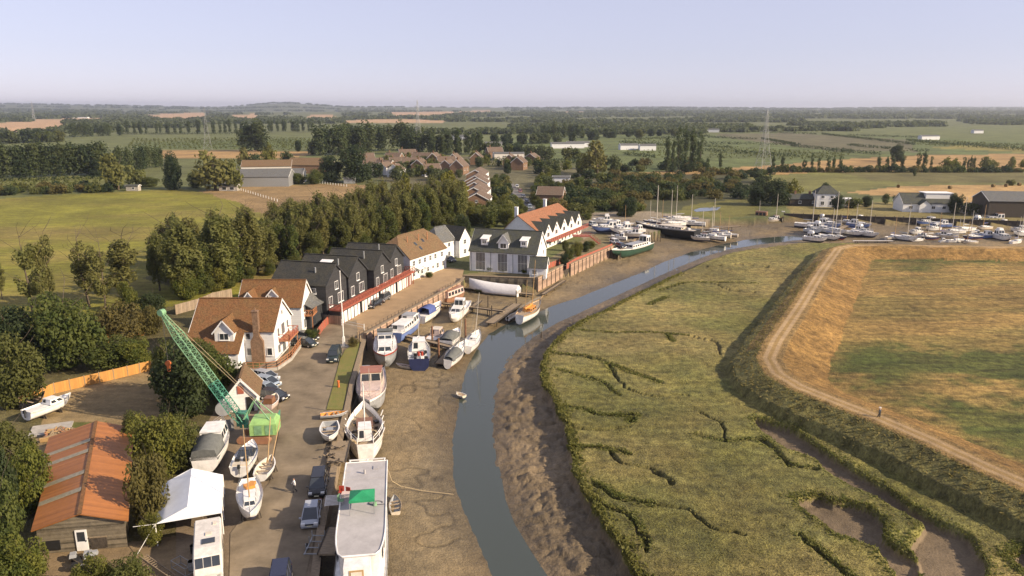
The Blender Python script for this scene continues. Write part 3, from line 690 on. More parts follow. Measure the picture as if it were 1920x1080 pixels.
for i, (px, py, top, wpx) in enumerate(((700, 425, 335, 60), (760, 420, 328, 60), (812, 412, 325, 55), (848, 420, 340, 50), (790, 432, 350, 50))):
    pxtree('farolive' if i % 2 else 'belt', px, py, top, wpx, f'tall yellowish green tree at the far end of the belt, {ORD[i]} of five', 'tall trees at the far end of the belt')
for i, (px, py, top, wpx) in enumerate(((858, 388, 330, 42), (842, 372, 318, 36), (866, 405, 350, 34))):
    pxtree('yellow', px, py, top, wpx, f'yellow-green tree beside the stepped brick houses, {ORD[i]} from the right', 'yellow trees by the stepped houses')
pxtree('dark', 868, 470, 400, 34, 'dark evergreen tree behind the small white cottage')
# thin trees on the field edge, left
for i, (px, py, top, wpx) in enumerate(((62, 585, 438, 62), (98, 580, 428, 34), (84, 590, 512, 22), (168, 575, 440, 62), (198, 585, 448, 50), (236, 570, 436, 80), (4, 560, 485, 26))):
    pxtree('sparse', px, py, top, wpx, f'thin sparse-leaved tree on the edge of the green field, {ORD[(1, 3, 2, 4, 5, 6, 0)[i]]} from the left', 'thin trees along the green field', variant=i)
for i, (px, py, top, wpx) in enumerate(((345, 560, 408, 105), (300, 545, 428, 50), (418, 540, 392, 110), (470, 525, 385, 90))):
    pxtree('belt', px, py, top, wpx, f'large olive tree at the near end of the belt, {ORD[i]} in line', 'near end of the tree belt')
for i, (px, py, top, wpx) in enumerate(((240, 585, 525, 44), (352, 560, 505, 60), (402, 545, 498, 60))):
    pxtree('bright', px, py, top, wpx, f'bright green bush under the thin field-edge trees, {ORD[i]} from the left', 'bright bushes at the field edge', cat='bush', name='bush')
# big shrubs and trees of the left foreground
lf = [('round', 130, 690, 545, 150, 'big mid-green willow-like tree above the orange panel fence'), ('dark', 50, 690, 570, 120, 'dark leafy tree at the left edge above the fence'), ('round', 28, 760, 630, 130, 'rounded green tree at the left end of the orange fence'),
 ('brown', 232, 640, 568, 100, 'brownish leafy tree behind the orange fence'), ('brown', 285, 625, 575, 60, 'small brownish tree right of the taller brownish one'), ('dark', 288, 590, 548, 60, 'dark green bush under the jib tip'),
 ('round', 205, 690, 628, 110, 'green shrub just behind the long orange fence'), ('bright', 258, 688, 632, 80, 'sunny green shrub at the right end of the orange fence'), ('round', 170, 640, 590, 80, 'green shrub between the willow-like tree and the brown tree'),
 ('dark', 345, 780, 640, 125, 'dark dense tree under the crane jib'), ('round', 322, 745, 640, 80, 'green tree left of the crane hook line'), ('round', 408, 745, 655, 110, 'green hedge shrub in front of the catslide house'), ('round', 365, 700, 640, 100, 'hedge shrub at the left of the catslide house'),
 ('bright', 300, 900, 768, 110, 'large green bush right of the shed roof'), ('round', 340, 880, 775, 95, 'green bush beside the moored cabin cruiser in the yard'), ('round', 262, 850, 770, 60, 'small green bush at the back corner of the shed'), ('brown', 285, 985, 850, 85, 'olive-brown bush between the shed and the white tent'), ('bright', 288, 1020, 960, 50, 'low bright shrub beside the shed corner'),
 ('round', 18, 895, 780, 110, 'green bush left of the shed roof'), ('bright', 62, 960, 830, 100, 'yellowish bush close to the shed eaves'), ('dark', 10, 1000, 830, 90, 'dark bush at the left edge beside the shed'), ('round', 15, 1075, 900, 110, 'green bush at the left edge in the lower corner'), ('bright', 45, 1105, 1005, 110, 'yellow-green bush in the bottom left corner'), ('bright', 180, 1120, 1040, 80, 'small shrub in front of the shed door'), ('round', 245, 1120, 1035, 90, 'low shrub at the bottom edge near the ladder')]
for k, px, py, top, wpx, lb in lf: pxtree(k, px, py, top, wpx, lb, cat='bush' if 'bush' in lb or 'shrub' in lb else 'tree', name='bush' if 'bush' in lb or 'shrub' in lb else 'tree')
# garden bushes by the creek-side houses
for i, (px, py, top, wpx, kd) in enumerate(((1082, 480, 452, 26, 'bright'), (1068, 486, 462, 24, 'round'), (1098, 472, 450, 20, 'dark'), (1058, 498, 474, 22, 'dark'), (1108, 466, 450, 18, 'bright'), (920, 508, 498, 24, 'round'), (945, 510, 500, 18, 'round'), (985, 513, 502, 18, 'bright'), (805, 520, 508, 18, 'round'), (900, 532, 522, 22, 'round'), (1060, 470, 448, 16, 'round'), (580, 640, 618, 30, 'round'), (592, 632, 615, 22, 'dark'), (662, 650, 632, 24, 'brown'))):
    pxtree(kd, px, py, top, wpx, f'garden shrub beside the creek-side houses, {ORD[i]} in the gardens', 'garden shrubs', cat='shrub', name='shrub')
# scrub on the far side, hedges, rows
ns = 0
for k in range(420):
    px = rnd.uniform(1060, 1425); py = rnd.uniform(332, 398)
    if py > 352+46*max(0, min(1, (1240-px)/120)) and px > 1130: 
        if py > 376: continue
    if px < 1150 and py > 390: continue
    ns += 1
    if ns > 125: break
    q = G(px, py); tree('scrub', q.x, q.y, rnd.uniform(2.8, 5.5), 'dense dark scrub bush in the thicket beyond the boatyard', 'scrub thicket', cat='bush', name='bush', trunk=False)
def row(kind, a, b, n, h, label, group, jit=2.0, ws=1.0, name='tree', cat='tree', trunk=False):
    if kind in ('wind', 'poplar'): name = cat = 'poplar'
    A, B = G(*a), G(*b)
    for k in range(n):
        q = A.lerp(B, (k+.5)/n); tree(kind, q.x+rnd.uniform(-jit, jit), q.y+rnd.uniform(-jit, jit), h*rnd.uniform(.86, 1.12), label, group, ws*rnd.uniform(.9, 1.15), cat, name, trunk)
row('wind', (-30, 336), (205, 326), 30, 18, 'tall tree in the long windbreak left of the field', 'left windbreak', 2, 1.05)
row('wind', (205, 330), (305, 312), 14, 15, 'tree in the shorter windbreak behind the willow', 'short windbreak')
row('far', (-20, 270), (112, 266), 16, 15, 'tree in the dark far row at the left edge', 'far left tree row', 4)
row('wind', (127, 258), (228, 254), 14, 19, 'tall tree in the far grove with pale trunks', 'far left grove', 6)
row('poplar', (236, 252), (600, 247), 40, 21, 'poplar in the long distant row across the orchards', 'distant poplar row', 4, 1.3)
row('wind', (600, 292), (705, 287), 12, 25, 'dark tall tree in the shadowed windbreak above the village', 'dark village windbreak', 5, 1.2)
row('wind', (640, 284), (800, 282), 16, 24, 'tall tree in the windbreak behind the dark one above the village', 'second village windbreak', 8, 1.2)
row('wind', (760, 289), (812, 290), 7, 20, 'tree around the foot of the middle pylon', 'trees by the middle pylon', 6, 1.2)
row('poplar', (806, 291), (905, 289), 16, 21, 'poplar in the dense row right of the middle pylon', 'poplar row by the pylon', 4, 1.3)
row('wind', (455, 284), (497, 284), 5, 25, 'very dark tall tree in the clump behind the farm', 'dark farm clump', 5, 1.3)
row('wind', (1020, 262), (1090, 258), 9, 20, 'poplar in the small far grove in the middle distance', 'far middle grove', 5, 1.0)
row('far', (900, 272), (1060, 268), 18, 12, 'round tree in the wood behind the village', 'wood behind the village', 20)
row('far', (1060, 262), (1250, 255), 20, 12, 'round tree in the far wood above the glasshouses', 'far wood above the glasshouses', 30)
row('far', (900, 288), (1060, 300), 16, 11, 'round tree at the near edge of the wood by the village', 'near edge of the village wood', 14)
for i, (px, py, top, wpx, kd, lb) in enumerate(((326, 356, 289, 48, 'dark', 'nearly black evergreen tree on the far edge of the green field'), (404, 357, 274, 82, 'farolive', 'great round willow beside the field shelter'), (438, 357, 292, 46, 'farolive', 'paler willow right of the great round willow'), (222, 356, 285, 60, 'farolive', 'silvery willow at the corner of the green field'), (255, 350, 305, 44, 'farolive', 'smaller round willow at the field corner'), (185, 330, 300, 44, 'dark', 'dark tree at the end of the left windbreak'), (280, 350, 330, 50, 'round', 'low green bush between the willow and the black evergreen'), (368, 352, 322, 40, 'round', 'green bush left of the great willow'), (622, 342, 290, 56, 'dark', 'dark round tree left of the larger one behind the paddock'), (668, 342, 277, 76, 'dark', 'large dark green round tree behind the brown paddock'), (560, 345, 322, 34, 'round', 'green tree beside the brown farm barn'), (590, 345, 318, 40, 'round', 'bushy tree between the barn and the dark round trees'), (462, 318, 276, 30, 'farolive', 'grey-green tree behind the pale farm barn'), (505, 312, 268, 32, 'farolive', 'tall light tree behind the farm'), (480, 318, 286, 28, 'far', 'round green tree behind the farm roofs'), (535, 310, 282, 30, 'far', 'green tree left of the farm track'), (560, 284, 262, 14, 'dark', 'small dark conical tree in the orchard clearing'), (585, 290, 262, 26, 'far', 'dark tree at the corner of the village windbreak'), (1120, 330, 262, 60, 'farolive', 'tall loose feathery tree standing above the scrub'), (1090, 325, 285, 36, 'far', 'green tree left of the tall feathery tree'), (1150, 328, 288, 34, 'far', 'green tree right of the tall feathery tree'), (1180, 406, 368, 32, 'dark', 'dark evergreen beside the boatyard'), (1682, 303, 272, 36, 'dark', 'dark oak in the field behind the poplar line'), (1790, 400, 360, 32, 'dark', 'dark tree right of the white bungalow'), (1820, 402, 378, 34, 'far', 'round bush behind the pale cabin'), (1885, 388, 362, 30, 'farolive', 'olive tree behind the orange-roofed shed'), (1570, 392, 365, 30, 'dark', 'dark bush right of the white creek house'), (1600, 390, 370, 34, 'far', 'green bush between the two creek-side houses'), (1625, 388, 366, 22, 'dark', 'small dark tree left of the bungalow'), (1660, 382, 362, 18, 'far', 'small round tree behind the bungalow'), (1680, 384, 364, 18, 'dark', 'round dark bush at the back of the bungalow'), (1455, 385, 338, 70, 'dark', 'big dark tree left of the dark cabin'), (1420, 385, 346, 50, 'dark', 'dark tree at the end of the scrub'), (1485, 378, 336, 40, 'farolive', 'paler tree behind the dark cabin'), (1545, 372, 340, 22, 'dark', 'dark tree behind the white creek house'), (1715, 330, 314, 10, 'far', 'single round bush in the meadow behind the bungalow'), (1895, 348, 336, 18, 'far', 'bush on the edge of the hay field'))):
    pxtree(kd, px, py, top, wpx, lb)
# poplars right
for i, (px, py, top, wpx, g) in enumerate(((1250, 326, 254, 13, 0), (1261, 322, 258, 11, 0), (1272, 316, 238, 16, 0), (1284, 314, 236, 16, 0), (1297, 322, 240, 16, 0), (1311, 312, 246, 15, 0))):
    pxtree('poplar', px, py, top, wpx, f'tall poplar in the group of six by the stubble strip, {ORD[i]} from the left', 'six tall poplars', cat='poplar', name='poplar')
pl = [(1325, 329, 294, 9), (1350, 316, 284, 9), (1449, 322, 290, 8), (1466, 322, 291, 9), (1507, 323, 298, 9), (1521, 322, 287, 7), (1534, 323, 293, 7), (1552, 321, 293, 9), (1562, 322, 294, 7), (1575, 321, 292, 8), (1563, 320, 296, 6), (1646, 322, 292, 10), (1662, 321, 293, 8), (1673, 321, 291, 9), (1691, 320, 294, 8), (1721, 321, 286, 10), (1732, 321, 283, 12), (1745, 318, 293, 6), (1807, 319, 294, 7), (1814, 319, 297, 5), (1819, 319, 291, 6), (1825, 319, 294, 7)]
pl.sort()
for i, (px, py, top, wpx) in enumerate(pl):
    pxtree('poplar', px, py, top, wpx, f'small slim poplar in the line along the yellow field, {ORD[i]} from the left', 'line of small poplars', cat='poplar', name='poplar', trunk=False)
for i, (px, py, top, wpx) in enumerate(((1775, 319, 294, 26), (1790, 319, 296, 20), (1852, 319, 293, 30), (1862, 318, 297, 20), (1899, 318, 293, 18), (1916, 317, 298, 14))):
    pxtree('farolive', px, py, top, wpx, f'loose round tree in the poplar line, {ORD[i]} from the left', 'round trees in the poplar line', trunk=False)
for k in range(44):
    px = 1320+k*13.8; q = G(px, 327 if px < 1450 else 323); tree('scrub', q.x, q.y, rnd.uniform(2.6, 5), 'low bush in the hedge under the line of small poplars', 'hedge bushes under the poplars', cat='bush', name='bush', trunk=False)
for k in range(26):
    px = rnd.uniform(1130, 1330); q = G(px, 316+rnd.uniform(-8, 8)); tree('scrub', q.x, q.y, rnd.uniform(3, 6), 'low bush around the foot of the six tall poplars', 'bushes by the tall poplars', cat='bush', name='bush', trunk=False)
for k in range(60):
    px = rnd.uniform(1005, 1200); py = rnd.uniform(345, 402)
    if px > 1120 and py > 398: continue
    q = G(px, py); tree(rnd.choice(('round', 'round', 'bright', 'scrub')), q.x, q.y, rnd.uniform(2.6, 5.2), 'leafy garden shrub on the slope between the brick house and the boatyard', 'slope shrubs', cat='shrub', name='shrub', trunk=False)
for k in range(18):
    px, py = rnd.choice(((rnd.uniform(935, 985), rnd.uniform(395, 425)), (rnd.uniform(880, 930), rnd.uniform(405, 425)), (rnd.uniform(1012, 1080), rnd.uniform(330, 350))))
    q = G(px, py); tree(rnd.choice(('bright', 'far', 'round')), q.x, q.y, rnd.uniform(4, 7.5), 'garden tree standing between the street and the townhouse terrace', 'trees below the street', trunk=False)
for k in range(70):
    px = rnd.uniform(690, 1000); py = rnd.uniform(303, 340)
    if px > 875 and py > 318: continue
    q = G(px, py); tree(rnd.choice(('far', 'farolive', 'far', 'round')), q.x, q.y, rnd.uniform(4.5, 8.5), 'rounded garden tree between the brown roofs of the village', 'trees between the village roofs', cat='garden tree', name='garden_tree', trunk=False)
for k in range(62):
    a_ = k % 4
    px, py = ((rnd.uniform(930, 972), rnd.uniform(392, 428)), (rnd.uniform(1004, 1030), rnd.uniform(345, 385)), (rnd.uniform(886, 936), rnd.uniform(402, 430)), (rnd.uniform(925, 945), rnd.uniform(330, 392)))[a_]
    q = G(px, py); tree(rnd.choice(('far', 'farolive', 'round', 'bright')), q.x, q.y, rnd.uniform(3.8, 7.2), 'bushy garden tree crowding the street behind the townhouses', 'trees crowding the street', cat='garden tree', name='garden_tree', trunk=False)
# trees between the village roofs and around the street
for k in range(66):
    px = rnd.uniform(690, 1100); py = rnd.uniform(300, 392)
    if 865 < px < 1010 and py > 312: px = rnd.choice((rnd.uniform(1003, 1090), rnd.uniform(944, 956)))
    if py > 345 and px < 880: continue
    q = G(px, py); tree(rnd.choice(('far', 'far', 'farolive')), q.x, q.y, rnd.uniform(5, 9) if py < 350 else rnd.uniform(4, 7), 'garden tree among the village houses and the street', 'village garden trees', trunk=False)
for k in range(34):
    px = rnd.uniform(1000, 1200); py = rnd.uniform(370, 420)
    if px > 1110 and py > 405: continue
    q = G(px, py); tree('scrub', q.x, q.y, rnd.uniform(2.4, 4.6), 'garden bush between the gabled terrace and the boatyard', 'bushes above the boatyard', cat='bush', name='bush', trunk=False)
for k in range(26):
    px = rnd.uniform(-10, 220); q = G(px, 366-px*.04+rnd.uniform(-4, 3)); tree('scrub', q.x, q.y, rnd.uniform(2.5, 5), 'low bush along the far edge of the green field', 'bushes along the green field', cat='bush', name='bush', trunk=False)
# field hedges on the right: each hedge one object
def hedge(a, b, h, label, m='l_dark', wd=2.2, size=1.1, den=7):
    A, B = G(*a), G(*b); L = (B-A).length; n = int(L/1.6); d = (B-A)
    bl = [(d.x*k/n+rnd.uniform(-.4, .4), d.y*k/n+rnd.uniform(-.4, .4), h*.5, wd*.6*rnd.uniform(.8, 1.2), h*.55*rnd.uniform(.85, 1.15)) for k in range(n+1)]
    t = tag(link('hedge', leaf_cloud('hedge', bl, min(9000, int(L*den)), size, M[m], seed=int(a[0])), None, A), label, 'hedge', 'field hedges')
for i, (a, b, h) in enumerate((((1325, 258), (1420, 262), 3), ((1320, 270), (1500, 272), 3.2), ((1408, 248), (1530, 252), 3), ((1310, 274), (1372, 278), 3), ((1322, 283), (1360, 286), 3), ((1376, 287), (1498, 295), 3.4), ((1485, 275), (1600, 286), 3.2), ((1428, 261), (1492, 272), 3), ((1540, 252), (1715, 272), 3.2), ((1590, 273), (1670, 280), 3), ((1550, 283), (1650, 290), 3), ((1700, 264), (1790, 273), 3), ((1796, 272), (1930, 284), 4), ((1700, 283), (1740, 285), 3), ((1590, 254), (1760, 260), 3), ((1200, 262), (1330, 256), 3), ((1160, 268), (1260, 274), 3), ((1170, 290), (1230, 296), 2.6), ((230, 252), (460, 252), 4), ((0, 340), (200, 334), 2), ((880, 300), (1080, 306), 3))):
    hedge(a, b, h, f'clipped dark field hedge, {ORD[i]} of the hedges crossing the distant fields')
# orchard and crop rows of the middle distance, too many to count
ob = []
for (a, b, c, d, nr_, h_) in (((250, 262), (600, 260), (240, 280), (600, 279), 16, 2.6), ((-40, 340), (200, 334), (-120, 368), (190, 352), 16, 1.3), ((1170, 262), (1330, 262), (1180, 292), (1320, 300), 14, 2.2), ((1330, 276), (1600, 290), (1330, 296), (1560, 300), 9, 2.0), ((905, 300), (1060, 304), (900, 312), (1080, 318), 8, 2.2), ((1700, 262), (1990, 276), (1720, 272), (1990, 284), 8, 2.2), ((520, 266), (600, 264), (520, 282), (610, 280), 8, 2.6)):
    for k in range(nr_):
        t = k/(nr_-1); A, B = G(*a).lerp(G(*c), t), G(*b).lerp(G(*d), t); n_ = int((B-A).length/5)
        for i in range(n_):
            q = A.lerp(B, (i+rnd.random()*.4)/n_); ob.append((q.x, q.y, h_*.5, 1.5, h_*.6))
tag(link('orchard_rows', leaf_cloud('orchard_rows', ob, len(ob)*7, 1.3, M['l_green'], 5)), None, None, kind='stuff')
# far country: woods that read as one mass
def woods(name, nq, seed):
    g = np.random.default_rng(seed); vs = []; 
    import bmesh
    P_ = []
    for k in range(nq):
        py = 206.2+ (g.random()**1.7)*46
        px = g.uniform(-60, 1990)
        lim = (py < 250)
        p = G(px, py)
        i = inside(np.array([p.x]), np.array([p.y]), _fieldhull) if False else None
        P_.append((p.x, p.y))
    P_ = np.array(P_)
    keep = fbm(P_[:, 0]*.35, P_[:, 1]*.45, 300, 3, 7)+np.where((P_[:, 0] > 0) & (P_[:, 1] > 1350), .13, np.where(P_[:, 0] > 0, .03, 0.0))+np.where(P_[:, 1] > 5200, .07, 0) > .03
    for px_ in fields:
        keep &= ~inside(P_[:, 0], P_[:, 1], PX(px_))
    P_ = P_[keep]
    n = len(P_); per = 26
    Hh = np.array([ground(a, b) for a, b in P_])
    s = np.clip(P_[:, 1]/900, 1.0, 5.0)
    c = np.repeat(np.stack([P_[:, 0], P_[:, 1], Hh], 1), per, 0); sr = np.repeat(s, per)
    d = g.normal(size=(n*per, 3)); d /= np.linalg.norm(d, axis=1)[:, None]; d[:, 2] = np.abs(d[:, 2])*.98+.02
    ctr = c+d*np.stack([5.5*sr, 5.5*sr, 7.0+1.0*sr], 1)*g.uniform(.75, 1.1, n*per)[:, None]
    nr_ = d+g.normal(size=d.shape)*.5; nr_ /= np.linalg.norm(nr_, axis=1)[:, None]
    t = np.cross(nr_, g.normal(size=d.shape)); t /= np.linalg.norm(t, axis=1)[:, None]; b = np.cross(nr_, t)
    L = (2.6*sr**.8*g.uniform(.7, 1.3, n*per))[:, None]
    v = np.stack([ctr-t*L, ctr+b*L*.7, ctr+t*L, ctr-b*L*.7], 1).reshape(-1, 3)
    me = npmesh(name, v, np.arange(len(v)).reshape(-1, 4), M['l_far'])
    return tag(link(name, me), None, None, kind='stuff')
fields = [[(-200, 234), (120, 227), (127, 243), (60, 250), (-200, 252)], [(50, 224), (200, 221), (200, 226), (60, 230)], [(257, 217), (384, 212), (384, 225), (300, 227)], [(435, 216), (482, 215), (482, 226), (435, 225)], [(575, 218), (620, 216), (640, 225), (580, 226)], [(715, 213), (852, 211), (850, 218), (760, 221)], [(620, 226), (750, 223), (838, 226), (830, 231), (640, 230)], [(860, 211), (920, 210), (920, 215), (860, 216)], [(1035, 213), (1100, 211), (1100, 215), (1035, 217)], [(1320, 248), (1700, 250), (2000, 268), (2000, 300), (1300, 300)], [(230, 240), (600, 240), (600, 300), (230, 300)], [(1100, 232), (1230, 231), (1230, 236), (1100, 237)], [(880, 221), (1000, 218), (1010, 224), (880, 228)], [(1060, 222), (1300, 219), (1320, 225), (1080, 229)], [(1500, 226), (1700, 224), (1720, 232), (1520, 234)], [(1760, 232), (1990, 236), (1990, 246), (1780, 242)], [(1400, 238), (1520, 236), (1540, 244), (1420, 246)]]
woods('distant_woodland', 15000, 5)

# marsh grass: tufts on the brink of the saltings, round the creeks, on the outer bank and across the near marsh
def tufts(name, n, seed, m, pts, size, flat=.35, hk=1.0):
    g = np.random.default_rng(seed); x, y = pts[:, 0], pts[:, 1]; n = len(x)
    z = np.array([ground(a, b) for a, b in zip(x, y)])
    a = g.uniform(0, 6.28, n); Ls = size*g.uniform(.6, 1.5, n); W = Ls*g.uniform(.6, 1.3, n); lean = g.normal(size=(n, 2))*flat
    dx, dy = np.cos(a)*W*.5, np.sin(a)*W*.5
    v = np.stack([np.stack([x-dx, y-dy, z-.05], 1), np.stack([x+dx, y+dy, z-.05], 1), np.stack([x+dx*.6+lean[:, 0]*Ls, y+dy*.6+lean[:, 1]*Ls, z+Ls*.8*hk], 1), np.stack([x-dx*.6+lean[:, 0]*Ls, y-dy*.6+lean[:, 1]*Ls, z+Ls*hk], 1)], 1).reshape(-1, 3)
    return tag(link(name, npmesh(name, v, np.arange(n*4).reshape(n, 4), m)), None, None, kind='stuff')
def along(P, n, off, g):
    P = np.array([(p[0], p[1]) for p in P]); d = np.linalg.norm(np.diff(P, axis=0), axis=1); w_ = d/d.sum(); i = g.choice(len(d), n, p=w_); t = g.random(n)[:, None]
    return P[i]*(1-t)+P[i+1]*t+g.normal(size=(n, 2))*off
g_ = np.random.default_rng(3)
M['g_edge'] = leafmat('marsh_edge_grass', (.12, .14, .034), (.18, .18, .048), (.2, .18, .05), .3)
M['g_marsh'] = leafmat('marsh_sward', (.20, .185, .05), (.27, .22, .072), (.23, .205, .065), .12)
M['g_bank'] = leafmat('bank_grass', (.15, .155, .05), (.22, .19, .06), (.26, .2, .065), .3)
def onmarsh(p, lo=-1.45): 
    z = np.array([ground(a, b) for a, b in p]); return p[z > lo]
e_ = along(PX(medge[4:], -1), 20000, .7, g_); e_ = e_[inside(e_[:, 0], e_[:, 1], MARSH)]
tufts('edge_grass', 0, 1, M['g_edge'], onmarsh(e_), .26, .5, .9)
ce = np.concatenate([along(c+[c[0]], 3500, .6, g_) for c in CREEKS]+[along(r_[0], 700, .35, g_) for r_ in RILLS[:14]]); tufts('creek_edge_grass', 0, 2, M['g_edge'], onmarsh(ce, -1.6), .18, .6, .7)
q_ = 1/g_.uniform(1/130, 1/44, 90000); u_ = g_.uniform(-.05, .85, 90000); mp_ = np.stack([u_*q_, q_], 1); mp_ = mp_[inside(mp_[:, 0], mp_[:, 1], MARSH) & ~inside(mp_[:, 0], mp_[:, 1], RFIELD)]
mp_ = mp_[dline(mp_[:, 0], mp_[:, 1], CREST, 8.0) > 6.5]; mp_ = mp_[::2]; tufts('marsh_grass', 0, 3, M['g_marsh'], onmarsh(mp_), .11, 1.0, .5)
bp_ = along(CREST[:-2], 18000, 3.4, g_); dd = dline(bp_[:, 0], bp_[:, 1], CREST, 20.0); bp_ = bp_[(dd > 1.7) & (dd < 7) & (bp_[:, 1] < 190) & ~inside(bp_[:, 0], bp_[:, 1], RFIELD)]; tufts('bank_grass', 0, 4, M['g_bank'], bp_, .2, .9, .5)
# ---------------------------------------------------------------- buildings
_cache = {}
def cached(key, fn):
    if key not in _cache: _cache[key] = fn()
    return _cache[key]
def window_mesh(w, h, nx, nz, fm):
    def mk():
        b = MB(); t = .08; d = .10
        for s in (-1, 1):
            b.box((s*(w/2-t/2), 0, 0), (t, d, h)); b.box((0, .002, s*(h/2-t/2)), (w-2*t, d, t))
        for i in range(1, nx): b.box((-w/2+w*i/nx, .004, 0), (.06, d*.8, h-2*t))
        for i in range(1, nz): b.box((0, .006, -h/2+h*i/nz), (w-2*t, d*.7, .05))
        b.box((0, -.05, -h/2-.04), (w+.14, .18, .07))
        return b.mesh('window', M[fm])
    return cached(('w', w, h, nx, nz, fm), mk)
def pane_mesh(w, h):
    def mk():
        b = MB(); b.box((0, 0, 0), (w-.14, .05, h-.14)); return b.mesh('pane', M['glass'])
    return cached(('p', w, h), mk)
FR = {'F': 0, 'R': 90, 'B': 180, 'L': 270}
def put(face, u, z, L, W, y0=0, out=.0):
    """a point on a wall face; u runs left to right for someone facing the wall from outside"""
    return {'F': (u, y0-out, z), 'R': (L+out, y0+u, z), 'B': (L-u, W+out, z), 'L': (-out, W-u, z)}[face]
def window(par, face, u, z, w, h, L, W, nx=2, nz=1, fm='white', y0=0, name='window', pane=True):
    o = link(name, window_mesh(w, h, nx, nz, fm), par, put(face, u, z, L, W, y0, .02), R(FR[face]))
    if pane: link('pane', pane_mesh(w, h), o, (0, .0, 0))
    return o
def house(name, label, cat, org, ang, L, W, he, hr, wall, roof, wins=(), hip=(0, 0), oh=.35, og=.25, trim='white', chim=(), doors=(), group=None, halfhip=0.0, chm='brick', barge=True, small=False, bw_=.26):
    """x along the ridge, y across; hip = how far each end of the ridge is pulled in (0: a gable)"""
    t = thing(name, label, cat, org, R(ang), group)
    b = MB(); m = W/2; sl = (hr-he)/m
    zb = -.3
    hh = he+(hr-he)*(1-halfhip) if halfhip else hr
    for y, s in ((0, -1), (W, 1)):
        q = [(0, y, zb), (L, y, zb), (L, y, he), (0, y, he)]; b.poly(q if s < 0 else q[::-1])
    for e, x, s in ((0, 0, -1), (1, L, 1)):
        if hip[e] and not halfhip: q = [(x, 0, zb), (x, W, zb), (x, W, he), (x, 0, he)]
        elif hip[e]: yk = (hh-he)/sl; q = [(x, 0, zb), (x, W, zb), (x, W, he), (x, W-yk, hh), (x, yk, hh), (x, 0, he)]
        else: q = [(x, 0, zb), (x, W, zb), (x, W, he), (x, m, hr), (x, 0, he)]
        b.poly(q if s > 0 else q[::-1])
    b.build('wall', M[wall], t)
    r = MB(); th = .14; ze = he-sl*oh
    x0 = -og; x1 = L+og; dz = .05
    h0, h1 = hip
    def P(x, y, z): return (x, y, z+dz+th)
    for s in (0, 1):
        ye = -oh if s == 0 else W+oh
        if halfhip:
            yk = (hh-he)/sl; yk = yk if s == 0 else W-yk
            pts = [P(x0, ye, ze), P(x1, ye, ze)]
            pts += [P(x1, yk, hh), P(L-h1, m, hr)] if h1 else [P(x1, m, hr)]
            pts += [P(h0, m, hr), P(x0, yk, hh)] if h0 else [P(x0, m, hr)]
        else:
            xa, xb = (x0, x1)
            pts = [P(xa, ye, ze), P(xb, ye, ze), P(L-h1 if h1 else xb, m, hr), P(h0 if h0 else xa, m, hr)]
        r.slab(pts, th)
    for e, hd in ((0, h0), (1, h1)):
        if hd:
            x = x0 if e == 0 else x1; xr = h0 if e == 0 else L-h1
            if halfhip:
                yk = (hh-he)/sl; r.slab([P(x, yk, hh), P(x, W-yk, hh), P(xr, m, hr)], th)
            else: r.slab([P(x, -oh, ze), P(x, W+oh, ze), P(xr, m, hr)], th)
    ro = r.build('roof', M[roof], t)
    if not small:
        rc = MB(); rc.box(((h0+L-h1)/2, m, hr+th+.1), (L-h0-h1+(0 if h0 or h1 else 2*og), .3, .1)); rc.build('ridge_cap', M[roof], ro)
    if barge and not halfhip:
        for e, x in ((0, x0-.03), (1, x1+.03)):
            bb = MB()
            if hip[e]: continue
            for s in (0, 1):
                ye = -oh if s == 0 else W+oh
                bb.bar((x, ye, ze+dz+.02), (x, m+(.12 if s == 0 else -.12), hr+dz+.02), .06, bw_)
            bb.build('bargeboard', M[trim], t)
    for w_ in wins:
        face, u, z, ww, wh = w_[:5]; nx = w_[5] if len(w_) > 5 else 2; nz = w_[6] if len(w_) > 6 else 1
        window(t, face, u, z, ww, wh, L, W, nx, nz, fm='white')
    for d_ in doors:
        face, u, ww, wh, cm = d_
        db = MB(); db.box((0, 0, wh/2), (ww, .12, wh)); db.box((0, -.07, wh*.72), (ww*.6, .02, wh*.3), m=1); db.box((ww*.35, -.09, wh*.45), (.06, .06, .06), m=2)
        do = db.build('door', [M[cm], M['glass'], M['chrome']], t); do.location = put(face, u, 0, L, W, 0, .02); do.rotation_euler = (0, 0, R(FR[face]))
    for (x, y, z0, z1, a, c) in chim:
        cb = MB(); cb.box((x, y, (z0+z1)/2), (a, c, z1-z0)); cb.box((x, y, z1+.06), (a+.16, c+.16, .14))
        for k in (-1, 1): cb.tube((x+k*a*.22, y, z1+.1), (x+k*a*.22, y, z1+.5), .12, .1, 8, 1)
        cb.build('chimney', [M[chm], M['orange_tiles'] if chm == 'brick' else M['render']], ro)
    return t
def railing(par, name, pts, h, matn, step=1.3, cross=True, mid=True, r=.05):
    b = MB()
    for a, c in zip(pts, pts[1:]):
        a = Vector(a); c = Vector(c); n = max(1, round((c-a).length/step))
        b.bar(a+Vector((0, 0, h)), c+Vector((0, 0, h)), .1, .08); b.bar(a+Vector((0, 0, .12)), c+Vector((0, 0, .12)), .06, .08)
        if mid and not cross: b.bar(a+Vector((0, 0, h*.55)), c+Vector((0, 0, h*.55)), .05, .06)
        for i in range(n+1):
            p = a+(c-a)*(i/n); b.bar(p, p+Vector((0, 0, h)), .09, .09)
            if cross and i < n:
                q = a+(c-a)*((i+1)/n)
                b.bar(p+Vector((0, 0, .12)), q+Vector((0, 0, h)), .045, .045); b.bar(p+Vector((0, 0, h)), q+Vector((0, 0, .12)), .045, .045)
    return b.build(name, M[matn], par)
